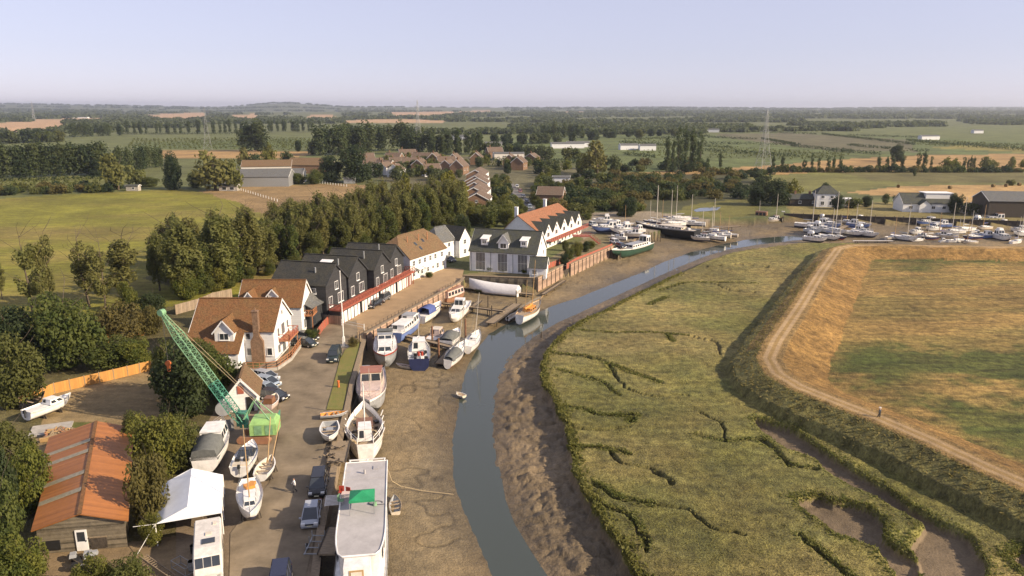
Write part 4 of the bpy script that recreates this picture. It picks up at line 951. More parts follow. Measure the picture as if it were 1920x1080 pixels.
def dormer(par, x, y, z, w, he, hr, depth, wall, roof, win=(1.2, 1.0)):
    """gabled dormer: its face at y looks to -y"""
    b = MB()
    b.poly([(x-w/2, y, z), (x+w/2, y, z), (x+w/2, y, he), (x, y, hr), (x-w/2, y, he)])
    b.poly([(x+w/2, y, z), (x+w/2, y+depth, z), (x+w/2, y+depth, he), (x+w/2, y, he)]); b.poly([(x-w/2, y+depth, z), (x-w/2, y, z), (x-w/2, y, he), (x-w/2, y+depth, he)])
    o = b.build('dormer', M[wall], par)
    r = MB(); oh = .3; k = (hr-he)/(w/2)
    for s in (-1, 1):
        r.slab([(x+s*(w/2+oh), y-oh, he-k*oh+.12), (x+s*(w/2+oh), y+depth, he-k*oh+.12), (x, y+depth+1.2, hr+.12), (x, y-oh, hr+.12)], .1)
    r.build('roof', M[roof], o)
    bb = MB()
    for s in (-1, 1): bb.bar((x+s*(w/2+oh), y-oh-.03, he-k*oh), (x, y-oh-.03, hr), .05, .2)
    bb.build('bargeboard', M['white'], o)
    link('window', window_mesh(win[0], win[1], 2, 1, 'white'), o, (x, y-.02, z+(he-z)*.5))
    link('pane', pane_mesh(*win), o, (x, y-.02, z+(he-z)*.5))
    return o

# --- tiled white house with chimney breast, nearest of the pair
L, W = 13.2, 9.8
h1 = house('white_house', 'white boarded house with a big brown tiled catslide roof and a brick chimney breast', 'house', (-51.6, 115.1, 0), 0, L, W, 5.2, 9.2, 'white_boards', 'brown_tiles',
           [('R', 2.2, 1.5, 1.1, 1.5), ('R', 4.9, 1.3, 1.8, 2.2, 3), ('R', 7.6, 1.5, 1.1, 1.5), ('R', 2.4, 4.3, 1.0, 1.4), ('R', 4.9, 4.2, 1.8, 2.0, 3), ('R', 7.4, 4.3, 1.0, 1.4), ('R', 4.9, 7.0, .8, .9),
            ('F', 9.1, 4.3, .8, 1.1, 1), ('F', 9.1, 1.7, .8, 1.3, 1), ('F', 12.4, 1.7, .9, 1.3, 1)])
b = MB()   # catslide wing in front of the left part
b.poly([(0, -3.2, -.3), (8.4, -3.2, -.3), (8.4, -3.2, 2.55), (0, -3.2, 2.55)]); b.poly([(8.4, -3.2, -.3), (8.4, -.02, -.3), (8.4, -.02, 5.15), (8.4, -3.2, 2.55)]); b.poly([(0, -.02, -.3), (0, -3.2, -.3), (0, -3.2, 2.55), (0, -.02, 5.15)])
wg = b.build('side_wing', M['white_boards'], h1)
b = MB(); b.slab([(-.25, -3.55, 2.48), (8.65, -3.55, 2.48), (8.65, .15, 5.5), (-.25, .15, 5.5)], .14); b.build('roof', M['brown_tiles'], wg)
for u in (5.6, 6.7): window(h1, 'F', u, 1.35, .9, 1.2, L, W, 1, 1, y0=-3.2)
dormer(h1, 5.9, -1.7, 3.9, 3.0, 5.6, 7.4, 3.6, 'white_boards', 'brown_tiles', (1.5, 1.15))
b = MB(); b.box((10.6, -.3, 1.6), (2.0, .62, 3.9)); 
b.grid([[(9.6, -.61, 3.55), (11.6, -.61, 3.55), (11.6, .01, 3.55), (9.6, .01, 3.55)], [(10.15, -.61, 4.5), (11.05, -.61, 4.5), (11.05, .01, 4.5), (10.15, .01, 4.5)]], sm=False, closed=True)
b.box((10.6, -.2, 6.5), (.9, .8, 4.0)); b.box((10.6, -.2, 8.55), (1.05, .95, .16)); b.tube((10.6, -.2, 8.6), (10.6, -.2, 9.1), .14, .11, 8)
b.build('chimney', M['brick'], h1)
b = MB(); b.box((L+.9, 5.0, 2.75), (1.8, 5.4, .16)); [b.bar((L+1.6, y, 0), (L+1.6, y, 2.7), .12, .12) for y in (2.5, 7.4)]
bal = b.build('balcony', M['orange_wood'], h1)
railing(bal, 'railing', [(L+.05, 2.35, 2.83), (L+1.75, 2.35, 2.83), (L+1.75, 7.65, 2.83), (L+.05, 7.65, 2.83)], 1.0, 'red_wood', 1.0)
f = thing('garden_fence', 'orange brown timber picket fence on a low wall round the nearest white house', 'fence', (0, 0, 0))
pts = PX([(463, 697), (500, 697), (520, 694), (546, 676), (566, 648)], 0)
b = MB()
for a, c in zip(pts, pts[1:]): b.bar((*a, .25), (*c, .25), .3, .5)
b.build('low_wall', M['concrete'], f)
railing(f, 'railing', [(x, y, .5) for x, y in pts], 1.0, 'orange_wood', 1.2, False)

# --- second white house behind it
L, W = 11.3, 7.7
h2 = house('white_house', 'white boarded house with brown tiled roof standing behind the catslide house', 'house', (-49.6, 130.76, 0), 0, L, W, 5.1, 9.0, 'white_boards', 'brown_tiles',
           [('F', 8.4, 3.9, 1.1, 1.3), ('R', 1.9, 1.4, 1.2, 1.9), ('R', 4.4, 1.3, 1.6, 2.1, 3), ('R', 2.0, 4.2, 1.1, 1.5), ('R', 4.4, 4.1, 1.5, 1.9, 3), ('R', 6.3, 4.2, .9, 1.4)])
dormer(h2, 6.0, 1.1, 5.6, 1.7, 7.0, 8.0, 2.2, 'white_boards', 'brown_tiles', (.9, .8))
dormer(h2, 2.2, -.6, 4.9, 3.4, 5.6, 7.9, 3.6, 'white_boards', 'brown_tiles', (1.2, .5))
b = MB(); b.box((L+.8, 4.4, 2.75), (1.6, 5.0, .16)); [b.bar((L+1.4, y, 0), (L+1.4, y, 2.7), .12, .12) for y in (2.1, 6.7)]
bal = b.build('balcony', M['orange_wood'], h2)
railing(bal, 'railing', [(L+.05, 1.95, 2.83), (L+1.55, 1.95, 2.83), (L+1.55, 6.85, 2.83), (L+.05, 6.85, 2.83)], 1.0, 'orange_wood', 1.0)

# --- black boarded houses with garages under a red balcony
A0 = Vector((-34.1, 137.0, 0)); fd = R(75); dv = Vector((math.cos(fd), math.sin(fd), 0)); nv_ = Vector((math.cos(fd-R(90)), math.sin(fd-R(90)), 0))
blab = ['black boarded gabled house nearest the slate-roofed black lean-to', 'black boarded gabled house, second along the red balcony', 'black boarded gabled house, third along and set forward over the red balcony', 'black boarded gabled house at the far end of the red balcony']
for i in range(4):
    off = (0, .2, 1.6, 1.0)[i]; Lb = 11.5
    o = A0+dv*(8.8*i)+nv_*(off-Lb-1.2)
    b1 = house('black_house', blab[i], 'house', o, 75-90, Lb, 8.3, 7.4-.25*i, 10.7-.3*i, 'black_boards', 'black_slate',
          [('R', 4.15, 6.6-.2*i, 1.3, 1.6), ('R', 1.6, 3.9, 1.4, 2.0), ('R', 5.6, 3.9, 2.2, 2.0, 3), ('F', 9.0, 6.2, .9, 1.1)], group='black boarded houses', trim='black_boards')
    b = MB(); b.tube((8.3, 2.2, 8.6), (8.3, 2.2, 10.3), .16, .16, 8); b.build('flue', M['galv'], b1)
    if i == 1:
        b = MB(); b.box((5.6, 2.2, 9.6), (2.6, 1.6, .12), tilt=Matrix.Rotation(R(18), 3, 'X')); b.build('roof_light', M['render'], b1)
    g = MB(); g.box((Lb+1.0-off+.6, 4.2, 1.35), (1.2+2*0.6, 8.3, 2.7)); g.build('garage', M['black_boards'], b1)
    for k in range(3):
        d = MB(); d.box((0, 0, 1.1), (.08, 2.25, 2.2))
        for z in (.55, 1.1, 1.65): d.box((.045, 0, z), (.02, 2.2, .03))
        dd = d.build('garage_door', M['white'], b1); dd.location = (Lb+2.83-off, 1.45+2.7*k, 0)
bt = thing('walkway_balcony', 'long red painted balcony on posts running along the black houses', 'balcony', A0, R(75))
b = MB(); b.box((17.5, -.9, 2.82), (36.5, 2.6, .16))
for i in range(5): b.bar((31+i*1.0, -2.0, 0), (31+i*1.0, -2.0, 2.75), .12, .12)
for i in range(12): b.bar((.6+i*2.9, -2.0, 0), (.6+i*2.9, -2.0, 2.75), .1, .1)
b.build('deck', M['red_wood'], bt)
railing(bt, 'railing', [(-.7, .3, 2.9), (-.7, -2.15, 2.9), (35.7, -2.15, 2.9), (35.7, .3, 2.9)], 1.05, 'red_wood', 1.3)
# slate-roofed lean-to (a kiln-like bay) at the near end of the black row
at_ = thing('lean_to', 'black lean-to with swept grey slate roof at the near end of the black houses', 'building', A0+dv*-3.6+nv_*-7.6, R(-15))
at_.location = A0+dv*-4.4+nv_*-9.4
pr = [(-.6, 6.2), (2.6, 8.2), (4.0, 8.25), (4.7, 7.0), (5.6, 5.6), (6.5, 4.75), (7.7, 4.2)]
b = MB(); wp_ = [(0, -.2), (7.2, -.2), (7.2, 4.2)]+[(x, z-.12) for x, z in pr[::-1][1:-1]]+[(0, 6.4)]
b.poly([(x, 0, z) for x, z in wp_]); b.poly([(x, 4.6, z) for x, z in wp_[::-1]]); b.poly([(7.2, 0, -.2), (7.2, 4.6, -.2), (7.2, 4.6, 4.2), (7.2, 0, 4.2)]); b.poly([(0, 4.6, -.2), (0, 0, -.2), (0, 0, 6.4), (0, 4.6, 6.4)]); b.build('wall', M['black_boards'], at_)
b = MB(); rows = [[(x, y, z) for x, z in pr] for y in (-.35, 4.9)]; b.grid(rows, sm=False); rows = [[(x, y, z-.15) for x, z in pr] for y in (-.35, 4.9)]; b.grid(rows[::-1], sm=False)
for y in (-.35, 4.9): b.grid([[(x, y, z-.15) for x, z in pr], [(x, y, z) for x, z in pr]], sm=False)
b.build('roof', M['grey_slate'], at_)
b = MB(); b.box((7.25, 1.2, 1.4), (.1, .9, 1.2)); b.build('window', M['glass'], at_)

# --- white mill house with brown half-hipped roof
mw = []
for u in (1.6, 4.2, 6.6, 9.2, 11.6, 14.8): mw.append(('F', u, 4.0, 1.1, 1.3, 2, 2))
for u in (1.6, 5.2, 8.0, 12.6, 15.4): mw.append(('F', u, 1.5, 1.1, 1.4, 2, 2))
mw += [('L', 5, 6.2, 4.2, 1.0, 8), ('L', 3, 3.4, .9, 1.2), ('L', 7, 3.4, 1.5, 1.5), ('L', 7, 1.1, 1.4, 1.6)]
ml = house('mill_house', 'long white house with a brown half-hipped roof and rooflights beside the promenade', 'house', (-24.13, 173.2, 0), 65, 17, 10, 5.3, 10.0, 'white_boards', 'mill_tiles', mw, hip=(2.4, 2.4), halfhip=.42,
           doors=[('F', 3.4, 1.0, 2.1, 'white'), ('F', 10.3, 1.0, 2.1, 'white')])
for i, x in enumerate((4.0, 8.6, 12.2)):
    b = MB(); b.tube((x, 3.2-.3*i, 7.9), (x, 3.2-.3*i, 9.9), .11, .11, 7); b.build('flue', M['orange_wood'], ml)
for x, y in ((6.4, 2.4), (7.0, 1.3), (10.2, 2.7)):
    b = MB(); b.box((x, y, 5.3+.94*y+.22), (.8, 1.0, .06), tilt=Matrix.Rotation(R(43), 3, 'X')); b.build('roof_light', M['glass'], ml)
b = MB(); b.box((-1.0, 3.5, 2.5), (2.0, 6.6, .14)); [b.bar((-1.9, y, 0), (-1.9, y, 2.4), .12, .12) for y in (.4, 3.5, 6.6)]; bl = b.build('balcony', M['darkwood'], ml)
railing(bl, 'railing', [(-.05, .25, 2.57), (-1.95, .25, 2.57), (-1.95, 6.75, 2.57)], 1.0, 'darkwood', 1.1, False)
b = MB()
for x in (3.4, 6.2):
    b.slab([(x-1.2, -1.3, 2.45), (x+1.2, -1.3, 2.45), (x+1.2, 0, 2.9), (x-1.2, 0, 2.9)], .08)
    for k in (-1, 1): b.bar((x+k*1.1, -1.2, 0), (x+k*1.1, -1.2, 2.4), .09, .09)
b.build('porch', M['white'], ml)

# --- small white cottage with a grey hipped roof
ct = house('cottage', 'small white cottage with grey slate hipped roof beside the mill house', 'house', (-19.8, 196.8, 0), 55, 7, 7, 5.0, 8.4, 'white_boards', 'grey_slate', [('F', 1.6, 3.9, 1, 1.2), ('F', 4.6, 3.9, 1, 1.2), ('F', 4.6, 1.4, 1, 1.3)], hip=(2.6, 0), doors=[('F', 1.6, 1, 2, 'white')])
c2 = MB(); c2.poly([(7.1, -1.6, -.2), (12, -1.6, -.2), (12, -1.6, 5), (9.55, -1.6, 8.2), (7.1, -1.6, 5)]); c2.poly([(7.1, 6, -.2), (7.1, -1.6, -.2), (7.1, -1.6, 5), (7.1, 6, 5)]); c2.poly([(12, -1.6, -.2), (12, 6, -.2), (12, 6, 5), (12, -1.6, 5)])
gw = c2.build('gable_wing', M['white_boards'], ct)
r_ = MB()
for s in (-1, 1): r_.slab([(9.55+s*2.8, -1.9, 4.75), (9.55+s*2.8, 6, 4.75), (9.55, 6, 8.35), (9.55, -1.9, 8.35)], .12)
r_.build('roof', M['black_slate'], gw)
for u, z in ((9.5, 4.2), (9.5, 1.5)): window(ct, 'F', u, z, 1.2, 1.3, 12, 7, 2, 2, y0=-1.6)

# --- long white town houses with tall glazing and dark slate roof
L, W = 17.4, 10.0
th_ = house('town_house', 'long white townhouse terrace with dark slate roof and three tall glazed bays facing the dock', 'house', (-10.7, 185.1, .3), -16.7, L, W, 4.9, 9.6, 'render', 'slate',
            [('R', 3, 1.5, .9, 1.2), ('R', 6.8, 4.2, .9, 1.2), ('R', 5, 6.8, .8, 1.0)])
for u in (2.9, 8.7, 13.9): window(th_, 'F', u, 2.3, 2.5, 4.5, L, W, 7, 2)
for u in (.4, 5.6, 11.4, 16.9):
    b = MB(); b.tube((u, -.08, -.2), (u, -.08, 4.8), .05, .05, 6); b.build('drainpipe', M['rub'], th_)
dormer(th_, 8.7, .7, 5.3, 2.6, 7.4, 9.2, 3.0, 'white_boards', 'grey_slate', (1.6, 1.3))
for x in (3.6, 13.9):
    b = MB(); b.box((x, 1.9, 7.0), (1.7, 1.8, 1.5)); dm = b.build('dormer', M['white_boards'], th_)
    b = MB(); b.slab([(x-1.1, .75, 7.9), (x+1.1, .75, 7.9), (x+1.1, 3.6, 8.5), (x-1.1, 3.6, 8.5)], .12); b.build('roof', M['white'], dm)
    link('window', window_mesh(1.1, .9, 2, 2, 'white'), dm, (x, .98, 7.1)); link('pane', pane_mesh(1.1, .9), dm, (x, .98, 7.1))
house('garden_hut', 'little white gabled hut with a green slate roof at the corner of the sea wall', 'hut', (4.2, 175.6, .3), -10, 4.0, 4.2, 2.6, 4.6, 'white_boards', 'slate', [('R', 2.1, 1.4, .6, 1.1), ('F', 1.2, 1.4, 1.2, 1.2, 4)])
# --- five white gables under an orange roof
tb = Vector((9.3, 214, 0)); td = R(65); tv = Vector((math.cos(td), math.sin(td), 0)); tn = Vector((math.sin(td), -math.cos(td), 0))
gl = ['nearest', 'second nearest', 'middle', 'second farthest', 'farthest']
tr = thing('gabled_terrace', 'white terrace of five sharp gables under one orange tiled roof', 'terrace', tb, td)
LT = 32.0
b = MB(); b.poly([(0, 4, -.2), (LT, 4, -.2), (LT, 4, 4.9), (0, 4, 4.9)])
for x, s in ((0, -1), (LT, 1)):
    q = [(x, 1.3, -.2), (x, 13, -.2), (x, 13, 5), (x, 8.5, 9.45), (x, 1.3, 4.6)]; b.poly(q if s > 0 else q[::-1])
b.build('wall', M['render'], tr)
b = MB(); b.slab([(-.3, 1.0, 4.55), (LT+.3, 1.0, 4.55), (LT+.3, 8.5, 9.6), (-.3, 8.5, 9.6)], .14); b.slab([(-.3, 13.4, 4.8), (LT+.3, 13.4, 4.8), (LT+.3, 8.5, 9.6), (-.3, 8.5, 9.6)], .14)
mr = b.build('roof', M['orange_tiles'], tr)
for x in (3, 25):
    b = MB(); b.box((x, 10.2, 9.3), (.9, .9, 4.2)); b.box((x, 10.2, 11.45), (1.1, 1.1, .16)); b.build('chimney', M['render'], mr)
for i in range(5):
    x0 = i*6.4+.05; x1 = x0+6.3; xm = (x0+x1)/2
    b = MB(); b.poly([(x0, 0, -.2), (x1, 0, -.2), (x1, 0, 4.4), (xm, 0, 7.5), (x0, 0, 4.4)]); b.poly([(x0, 5, -.2), (x0, 0, -.2), (x0, 0, 4.7), (x0, 5, 4.7)]); b.poly([(x1, 0, -.2), (x1, 5, -.2), (x1, 5, 4.7), (x1, 0, 4.7)])
    go = b.build('gable', M['white_boards'], tr)
    b = MB()
    for s in (-1, 1): b.slab([(xm+s*3.35, -.3, 4.2), (xm+s*3.35, 1.6, 4.2), (xm, 5.9, 7.65), (xm, -.3, 7.65)], .12)
    b.build('roof', M['slate'], go)
    for u, z, w_, h_ in ((xm, 5.8, .9, 1.0), (xm, 3.9, 1.8, 1.4), (xm-1.4, 1.3, 1.3, 1.8), (xm+1.4, 1.3, 1.3, 1.8)): 
        wo = link('window', window_mesh(w_, h_, 2, 1, 'white'), go, (u, -.02, z)); link('pane', pane_mesh(w_, h_), go, (u, -.02, z))
b = MB(); b.box((16, -1.2, 2.4), (32, 2.4, .16)); bl = b.build('balcony', M['red_wood'], tr); railing(bl, 'railing', [(0, -2.35, 2.48), (32, -2.35, 2.48)], 1.0, 'red_wood', 1.6)

# --- boatyard hut by the parked cars
ha = R(104); hc = G(456, 771); hd = Vector((math.cos(ha), math.sin(ha), 0)); hn_ = Vector((-hd.y, hd.x, 0))
hut = house('yard_hut', 'white boarded boatyard hut with brown roof and a red hatch in its gable', 'hut', hc-hn_*1.85, 104, 5.6, 3.7, 2.4, 4.7, 'white_boards', 'mill_tiles', (), oh=.45, og=.4)
b = MB(); b.box((-.05, 1.95, 3.1), (.1, .8, 1.1)); b.build('hatch', M['red_wood'], hut)
b = MB(); b.box((-.05, .9, 1.0), (.1, .9, 2.0)); b.build('door', M['dark'], hut)
# --- timber shed with the red sheet roof
SA = 9.0; so_ = G(75, 1038)
sw, sL = 7.6, 21.5
sh = thing('workshop_shed', 'weathered timber shed with an orange-red corrugated roof and pale roof strips', 'shed', (so_.x, so_.y, 0), R(SA))
b = MB()
Hs = (2.5, 3.75, 2.8); xm = 3.9; skew = -4.6/sL*1.0
def S(x, y, z): return (x+skew*y*1.35, y, z)
b.poly([S(0, 0, -.2), S(sw, 0, -.2), S(sw, 0, Hs[2]), S(xm, 0, Hs[1]), S(0, 0, Hs[0])]); b.poly([S(sw, 0, -.2), S(sw, sL, -.2), S(sw, sL, Hs[2]), S(sw, 0, Hs[2])]); b.poly([S(0, sL, -.2), S(0, 0, -.2), S(0, 0, Hs[0]), S(0, sL, Hs[0])]); b.poly([S(sw, sL, -.2), S(0, sL, -.2), S(0, sL, Hs[0]), S(xm, sL, Hs[1]), S(sw, sL, Hs[2])])
b.build('wall', M['grey_boards'], sh)
b = MB()
b.slab([S(-.4, -.35, Hs[0]+.03), S(xm, -.35, Hs[1]+.16), S(xm, 12, Hs[1]+.16), S(-.4, 12, Hs[0]+.03)], .1)
b.slab([S(-1.5, 12, Hs[0]-.3), S(xm, 12, Hs[1]+.16), S(xm, sL+.3, Hs[1]+.16), S(-1.5, sL+.3, Hs[0]-.3)], .1)
b.slab([S(sw+.4, -.35, Hs[2]+.03), S(xm, -.35, Hs[1]+.16), S(xm, sL+.3, Hs[1]+.16), S(sw+.4, sL+.3, Hs[2]+.03)], .1)
rf = b.build('roof', M['red_sheet'], sh)
for y in (4.2, 8.0, 13.2, 16.0):
    xl = -.35 if y < 12 else -1.4; zl = Hs[0]+.08 if y < 12 else Hs[0]-.25
    b = MB(); b.slab([S(xl, y, zl), S(xm-.25, y, Hs[1]+.13+.04), S(xm-.25, y+.85, Hs[1]+.13+.04), S(xl, y+.85, zl)], .03); b.build('roof_strip', M['roof_light'], rf)
b = MB(); b.bar(S(xm, -.4, Hs[1]+.17), S(xm, sL+.3, Hs[1]+.17), .35, .1); b.build('ridge_cap', M['brown_tiles'], rf)
b = MB(); b.box((3.75, -.07, 1.05), (1.0, .1, 2.1)); b.box((3.75, -.13, 1.45), (.66, .03, .95), m=1); b.box((4.15, -.15, 1.0), (.06, .06, .14), m=1); b.build('door', [M['white'], M['glass']], sh)
b = MB(); b.box((1.1, -.05, .75), (1.5, .1, .95)); b.build('window', M['dark'], sh)
b = MB(); b.box((5.2, -.06, .7), (1.4, .12, 1.1)); b.box((5.2, -.14, 1.28), (1.5, .08, .1), m=1); b.build('shutter', [M['darkwood'], M['wood']], sh)

# --- stepped terrace along the street, farm sheds, village houses
for i in range(9):
    y = 294+i*15.0; hs_ = (0, .7, .25)[i % 3]; x = -9.2-i*.62-(1.3 if i % 2 else 0)
    sh_ = house('stepped_house', f'brown brick stepped house with white front, {ORD[i]} from the creek along the street', 'house', (x, y, 0), 86, 12.5, 9.5, 4.9+hs_, 7.5+hs_, 'brick', 'village_tiles',
          [('F', 2.2, 3.9, 1.5, 1.2), ('F', 6.2, 3.9, 1.5, 1.2), ('F', 10, 3.9, 1.3, 1.2), ('F', 2.5, 1.3, 1.2, 1.9), ('L', 4.7, 4.3, 1.1, 1.1)], group='stepped houses on the street', small=True, bw_=.3)
    b = MB(); b.box((6.25, -.05, 2.4+hs_*.5), (12.3, .1, 4.7+hs_)); b.build('white_front', M['render'], sh_)
def pxhouse(px, py, w, d, he, hr, ang, wall, roof, label, cat='house', name='village_house', wins=None, **k):
    p = G(px, py)
    wins = [('F', w*.3, he*.55, 1.2, 1.2), ('F', w*.7, he*.55, 1.2, 1.2), ('R', d*.5, he*.55, 1.1, 1.2)] if wins is None else wins
    a = R(ang); o = p-Vector((math.cos(a)*w/2, math.sin(a)*w/2, 0))
    return house(name, label, cat, o, ang, w, d, he, hr, wall, roof, wins, small=True, **k)
pxhouse(1030, 386, 11, 9, 4.6, 7.6, -12, 'brick', 'village_tiles', 'brown brick house with a pale-edged gable standing among trees above the gabled terrace', name='brick_house', chim=[])
pxhouse(1052, 352, 9, 7, 5.2, 5.9, -5, 'render', 'grey_slate', 'white flat-topped house behind the brown brick house', name='white_villa')
pxhouse(955, 300, 24, 12, 5, 5.8, 8, 'offwhite', 'grey_slate', 'long low grey roofed hall at the head of the street', 'hall', 'village_hall')
vl = [(700, 320, 13, 4.6, 8, 12, 'render'), (716, 325, 11, 4.5, 8, -20, 'brick'), (733, 327, 11, 4.5, 7.5, 70, 'render'), (748, 318, 12, 5, 8, 10, 'offwhite'), (756, 331, 10, 4.3, 7.4, 80, 'render'), (772, 320, 13, 5, 8.2, 5, 'brick'), (789, 309, 14, 5, 8.5, -10, 'brick'), (800, 322, 11, 4.6, 8, 75, 'brick'), (826, 310, 12, 5, 9, 80, 'brick'), (838, 318, 12, 5, 8.5, 10, 'brick'), (852, 325, 11, 5, 8.5, 75, 'brick'), (864, 312, 13, 5, 9, 80, 'brick'), (874, 326, 12, 5, 9, 75, 'brick'), (905, 308, 12, 5, 8.8, 85, 'brick'), (688, 308, 12, 4.6, 8, 20, 'brick'), (812, 331, 10, 4.4, 7.4, 20, 'render'), (968, 312, 12, 5, 8.6, 80, 'brick'), (985, 318, 12, 5, 8.6, 75, 'brick'), (930, 296, 13, 5, 8.6, 20, 'brick'), (1008, 308, 11, 5, 8, 70, 'brick'), (765, 300, 13, 5, 8.2, 15, 'brick'), (735, 308, 12, 5, 8.2, -15, 'brick')]
vl.sort()
for i, (px, py, w_, he, hr, an, wl_) in enumerate(vl):
    pxhouse(px, py, w_, 8.5, he, hr, an, wl_, 'village_tiles', f'tile roofed {"brown brick" if wl_ == "brick" else "pale rendered"} village house, {ORD[i]} from the left among the village roofs', group='village houses', chim=[(w_*.2, 4.2, hr-1, hr+1.3, .7, .9)])
fl = [(480, 350, 34, 16, 5, 8.5, 4, 'galv', 'grey_slate', 'long pale-walled farm barn with a grey roof beside the brown paddock'), (523, 344, 26, 14, 5, 7.5, 8, 'offwhite', 'grey_slate', 'cream farm shed with a low dark roof right of the pale barn'), (572, 325, 26, 20, 5, 9.0, -8, 'brick', 'mill_tiles', 'brown barn with a broad sloping roof at the right of the farm'), (500, 326, 30, 18, 4.5, 8, 12, 'offwhite', 'mill_tiles', 'brown roofed farm barn behind the pale barn')]
for (px, py, w_, d_, he, hr, an, wl_, rf_, lb) in fl: pxhouse(px, py, w_, d_, he, hr, an, wl_, rf_, lb, 'barn', 'farm_barn', wins=[])
pxhouse(428, 358, 9, 4, 2.4, 3.2, 0, 'concrete', 'slate', 'low field shelter with dark openings on the edge of the green field', 'shelter', 'field_shelter', wins=[('F', 2.6, 1.2, 2.2, 1.6, 1), ('F', 6.4, 1.2, 2.2, 1.6, 1)])
pxhouse(248, 358, 6, 3, 2.4, 3, 0, 'concrete', 'slate', 'tiny block shelter below the big willow at the field corner', 'shelter', 'field_shelter', wins=[('F', 3.6, 1.3, 1.2, 1.2, 1)])
pxhouse(655, 344, 6, 4, 2.5, 3, 5, 'galv', 'grey_slate', 'small grey metal shed at the end of the brown paddock', 'shed', 'paddock_shed', wins=[])
for i, (px, py, w_) in enumerate(((150, 222, 60), (95, 221, 50), (240, 222, 40), (1335, 248, 24), (1180, 281, 18), (1215, 282, 16), (1065, 278, 34), (1085, 276, 24), (1190, 249, 30), (1745, 262, 26), (1835, 250, 16), (1520, 215, 90), (1450, 212, 160), (1130, 243, 26), (860, 262, 26), (1230, 245, 20), (925, 277, 18))):
    pxhouse(px, py, w_, max(8, w_*.25), 4.5, 6.0, rnd.uniform(-12, 12), 'render', 'grey_slate', f'far pale roofed building in the fields, {ORD[i]} of the distant sheds listed', 'barn', 'distant_barn', wins=[], group='distant pale sheds')
# --- houses across the creek
p = G(1548, 388)
bh = house('creek_house', 'white upper-storeyed house with a dark hipped roof across the creek', 'house', (p.x-4, p.y, .2), -8, 9, 8, 5.4, 8.2, 'render', 'slate', [('F', 2.4, 4, 1.3, 1.2), ('F', 6, 4, 1.3, 1.2), ('F', 2.4, 1.4, 1.4, 1.6), ('F', 6, 1.4, 1.8, 1.8), ('R', 3, 4, 1.2, 1.2)], hip=(3, 3))
b = MB(); b.box((12.0, 3.5, 1.5), (6, 5, 3.2)); b.box((12, 3.5, 3.15), (6.4, 5.4, .14), m=1); b.build('side_wing', [M['offwhite'], M['white']], bh)
pxhouse(1512, 386, 14, 7, 2.8, 4.6, -4, 'darkwood', 'slate', 'dark low boarded cabin left of the white creek house', 'cabin', 'dark_cabin', chim=[(3, 3.5, 4, 5.6, .8, .8), (9, 3.5, 4, 5.6, .8, .8)])
p = G(1692, 397)
mh_ = house('yacht_club', 'white bungalow with a dark green roof and a flat white dormer above the marina', 'house', (p.x, p.y, .2), -6, 19, 10, 3.2, 6.6, 'white_boards', 'slate', [('F', 3, 1.6, 1.4, 1.2), ('F', 11.5, 1.6, 1.4, 1.2), ('F', 15.5, 1.6, 1.4, 1.2), ('R', 3.5, 1.7, 1.2, 1.3), ('R', 6.5, 1.7, 1.2, 1.3)])
b = MB(); b.box((14.2, 5.4, 5.7), (10.2, 6.4, 2.6)); b.box((14.2, 5.4, 7.05), (10.8, 7, .16), m=1); b.build('flat_dormer', [M['white_boards'], M['white']], mh_)
b = MB(); b.poly([(5.6, -1.6, -.2), (10, -1.6, -.2), (10, -1.6, 2.8), (7.8, -1.6, 4.6), (5.6, -1.6, 2.8)]); b.poly([(10, -1.6, -.2), (10, 0, -.2), (10, 0, 2.8), (10, -1.6, 2.8)]); b.poly([(5.6, 0, -.2), (5.6, -1.6, -.2), (5.6, -1.6, 2.8), (5.6, 0, 2.8)]); pw = b.build('porch', M['white_boards'], mh_)
b = MB()
for s in (-1, 1): b.slab([(7.8+s*2.4, -1.9, 2.72), (7.8+s*2.4, 3.4, 2.72), (7.8, 3.4, 4.75), (7.8, -1.9, 4.75)], .1)
b.build('roof', M['slate'], pw)
pxhouse(1910, 408, 22, 14, 6, 9, -8, 'darkwood', 'grey_slate', 'large dark barn with a pale grey roof at the edge of the marina', 'barn', 'boat_barn', wins=[])
pxhouse(1865, 398, 14, 6, 2.6, 3.6, -4, 'darkwood', 'orange_tiles', 'low shed with an orange roof between the bungalow and the dark barn', 'shed', 'orange_shed', wins=[])
pxhouse(1838, 402, 10, 5, 2.5, 3.2, 0, 'offwhite', 'grey_slate', 'small pale cabin right of the bungalow by the bank', 'cabin', 'bank_cabin')
# ---------------------------------------------------------------- quay walls, fences, jetties
def wall_line(name, label, pts, z0, z1, th, m, cat='wall', post=2.6, pm='darkwood', cap=True, rail=0, group=None, capm='wood'):
    """a revetment: boarded face, posts in front, a capping beam, each part one mesh"""
    t = thing(name, label, cat, (pts[0][0], pts[0][1], 0), 0, group); o = Vector((pts[0][0], pts[0][1], 0))
    P_ = [Vector((x, y, 0))-o for x, y in pts]
    b = MB(); pb = MB(); cb = MB()
    for a, c in zip(P_, P_[1:]):
        d = (c-a); L = d.length; zc = (z0+z1)/2
        b.bar(a+Vector((0, 0, zc)), c+Vector((0, 0, zc)), th, z1-z0)
        nrm = Vector((d.y, -d.x, 0)).normalized()
        n = max(1, round(L/post))
        for k in range(n+1):
            q = a+d*(k/n)+nrm*(th/2+.06); pb.bar(q+Vector((0, 0, z0-.3)), q+Vector((0, 0, z1+.1+rail)), .16, .16)
        if cap: cb.bar(a+Vector((0, 0, z1+.06)), c+Vector((0, 0, z1+.06)), th+.35, .12)
    b.build('wall_face', M[m], t); pb.build('posts' if False else 'post_row', M[pm], t)
    if cap: cb.build('capping', M[capm], t)
    return t
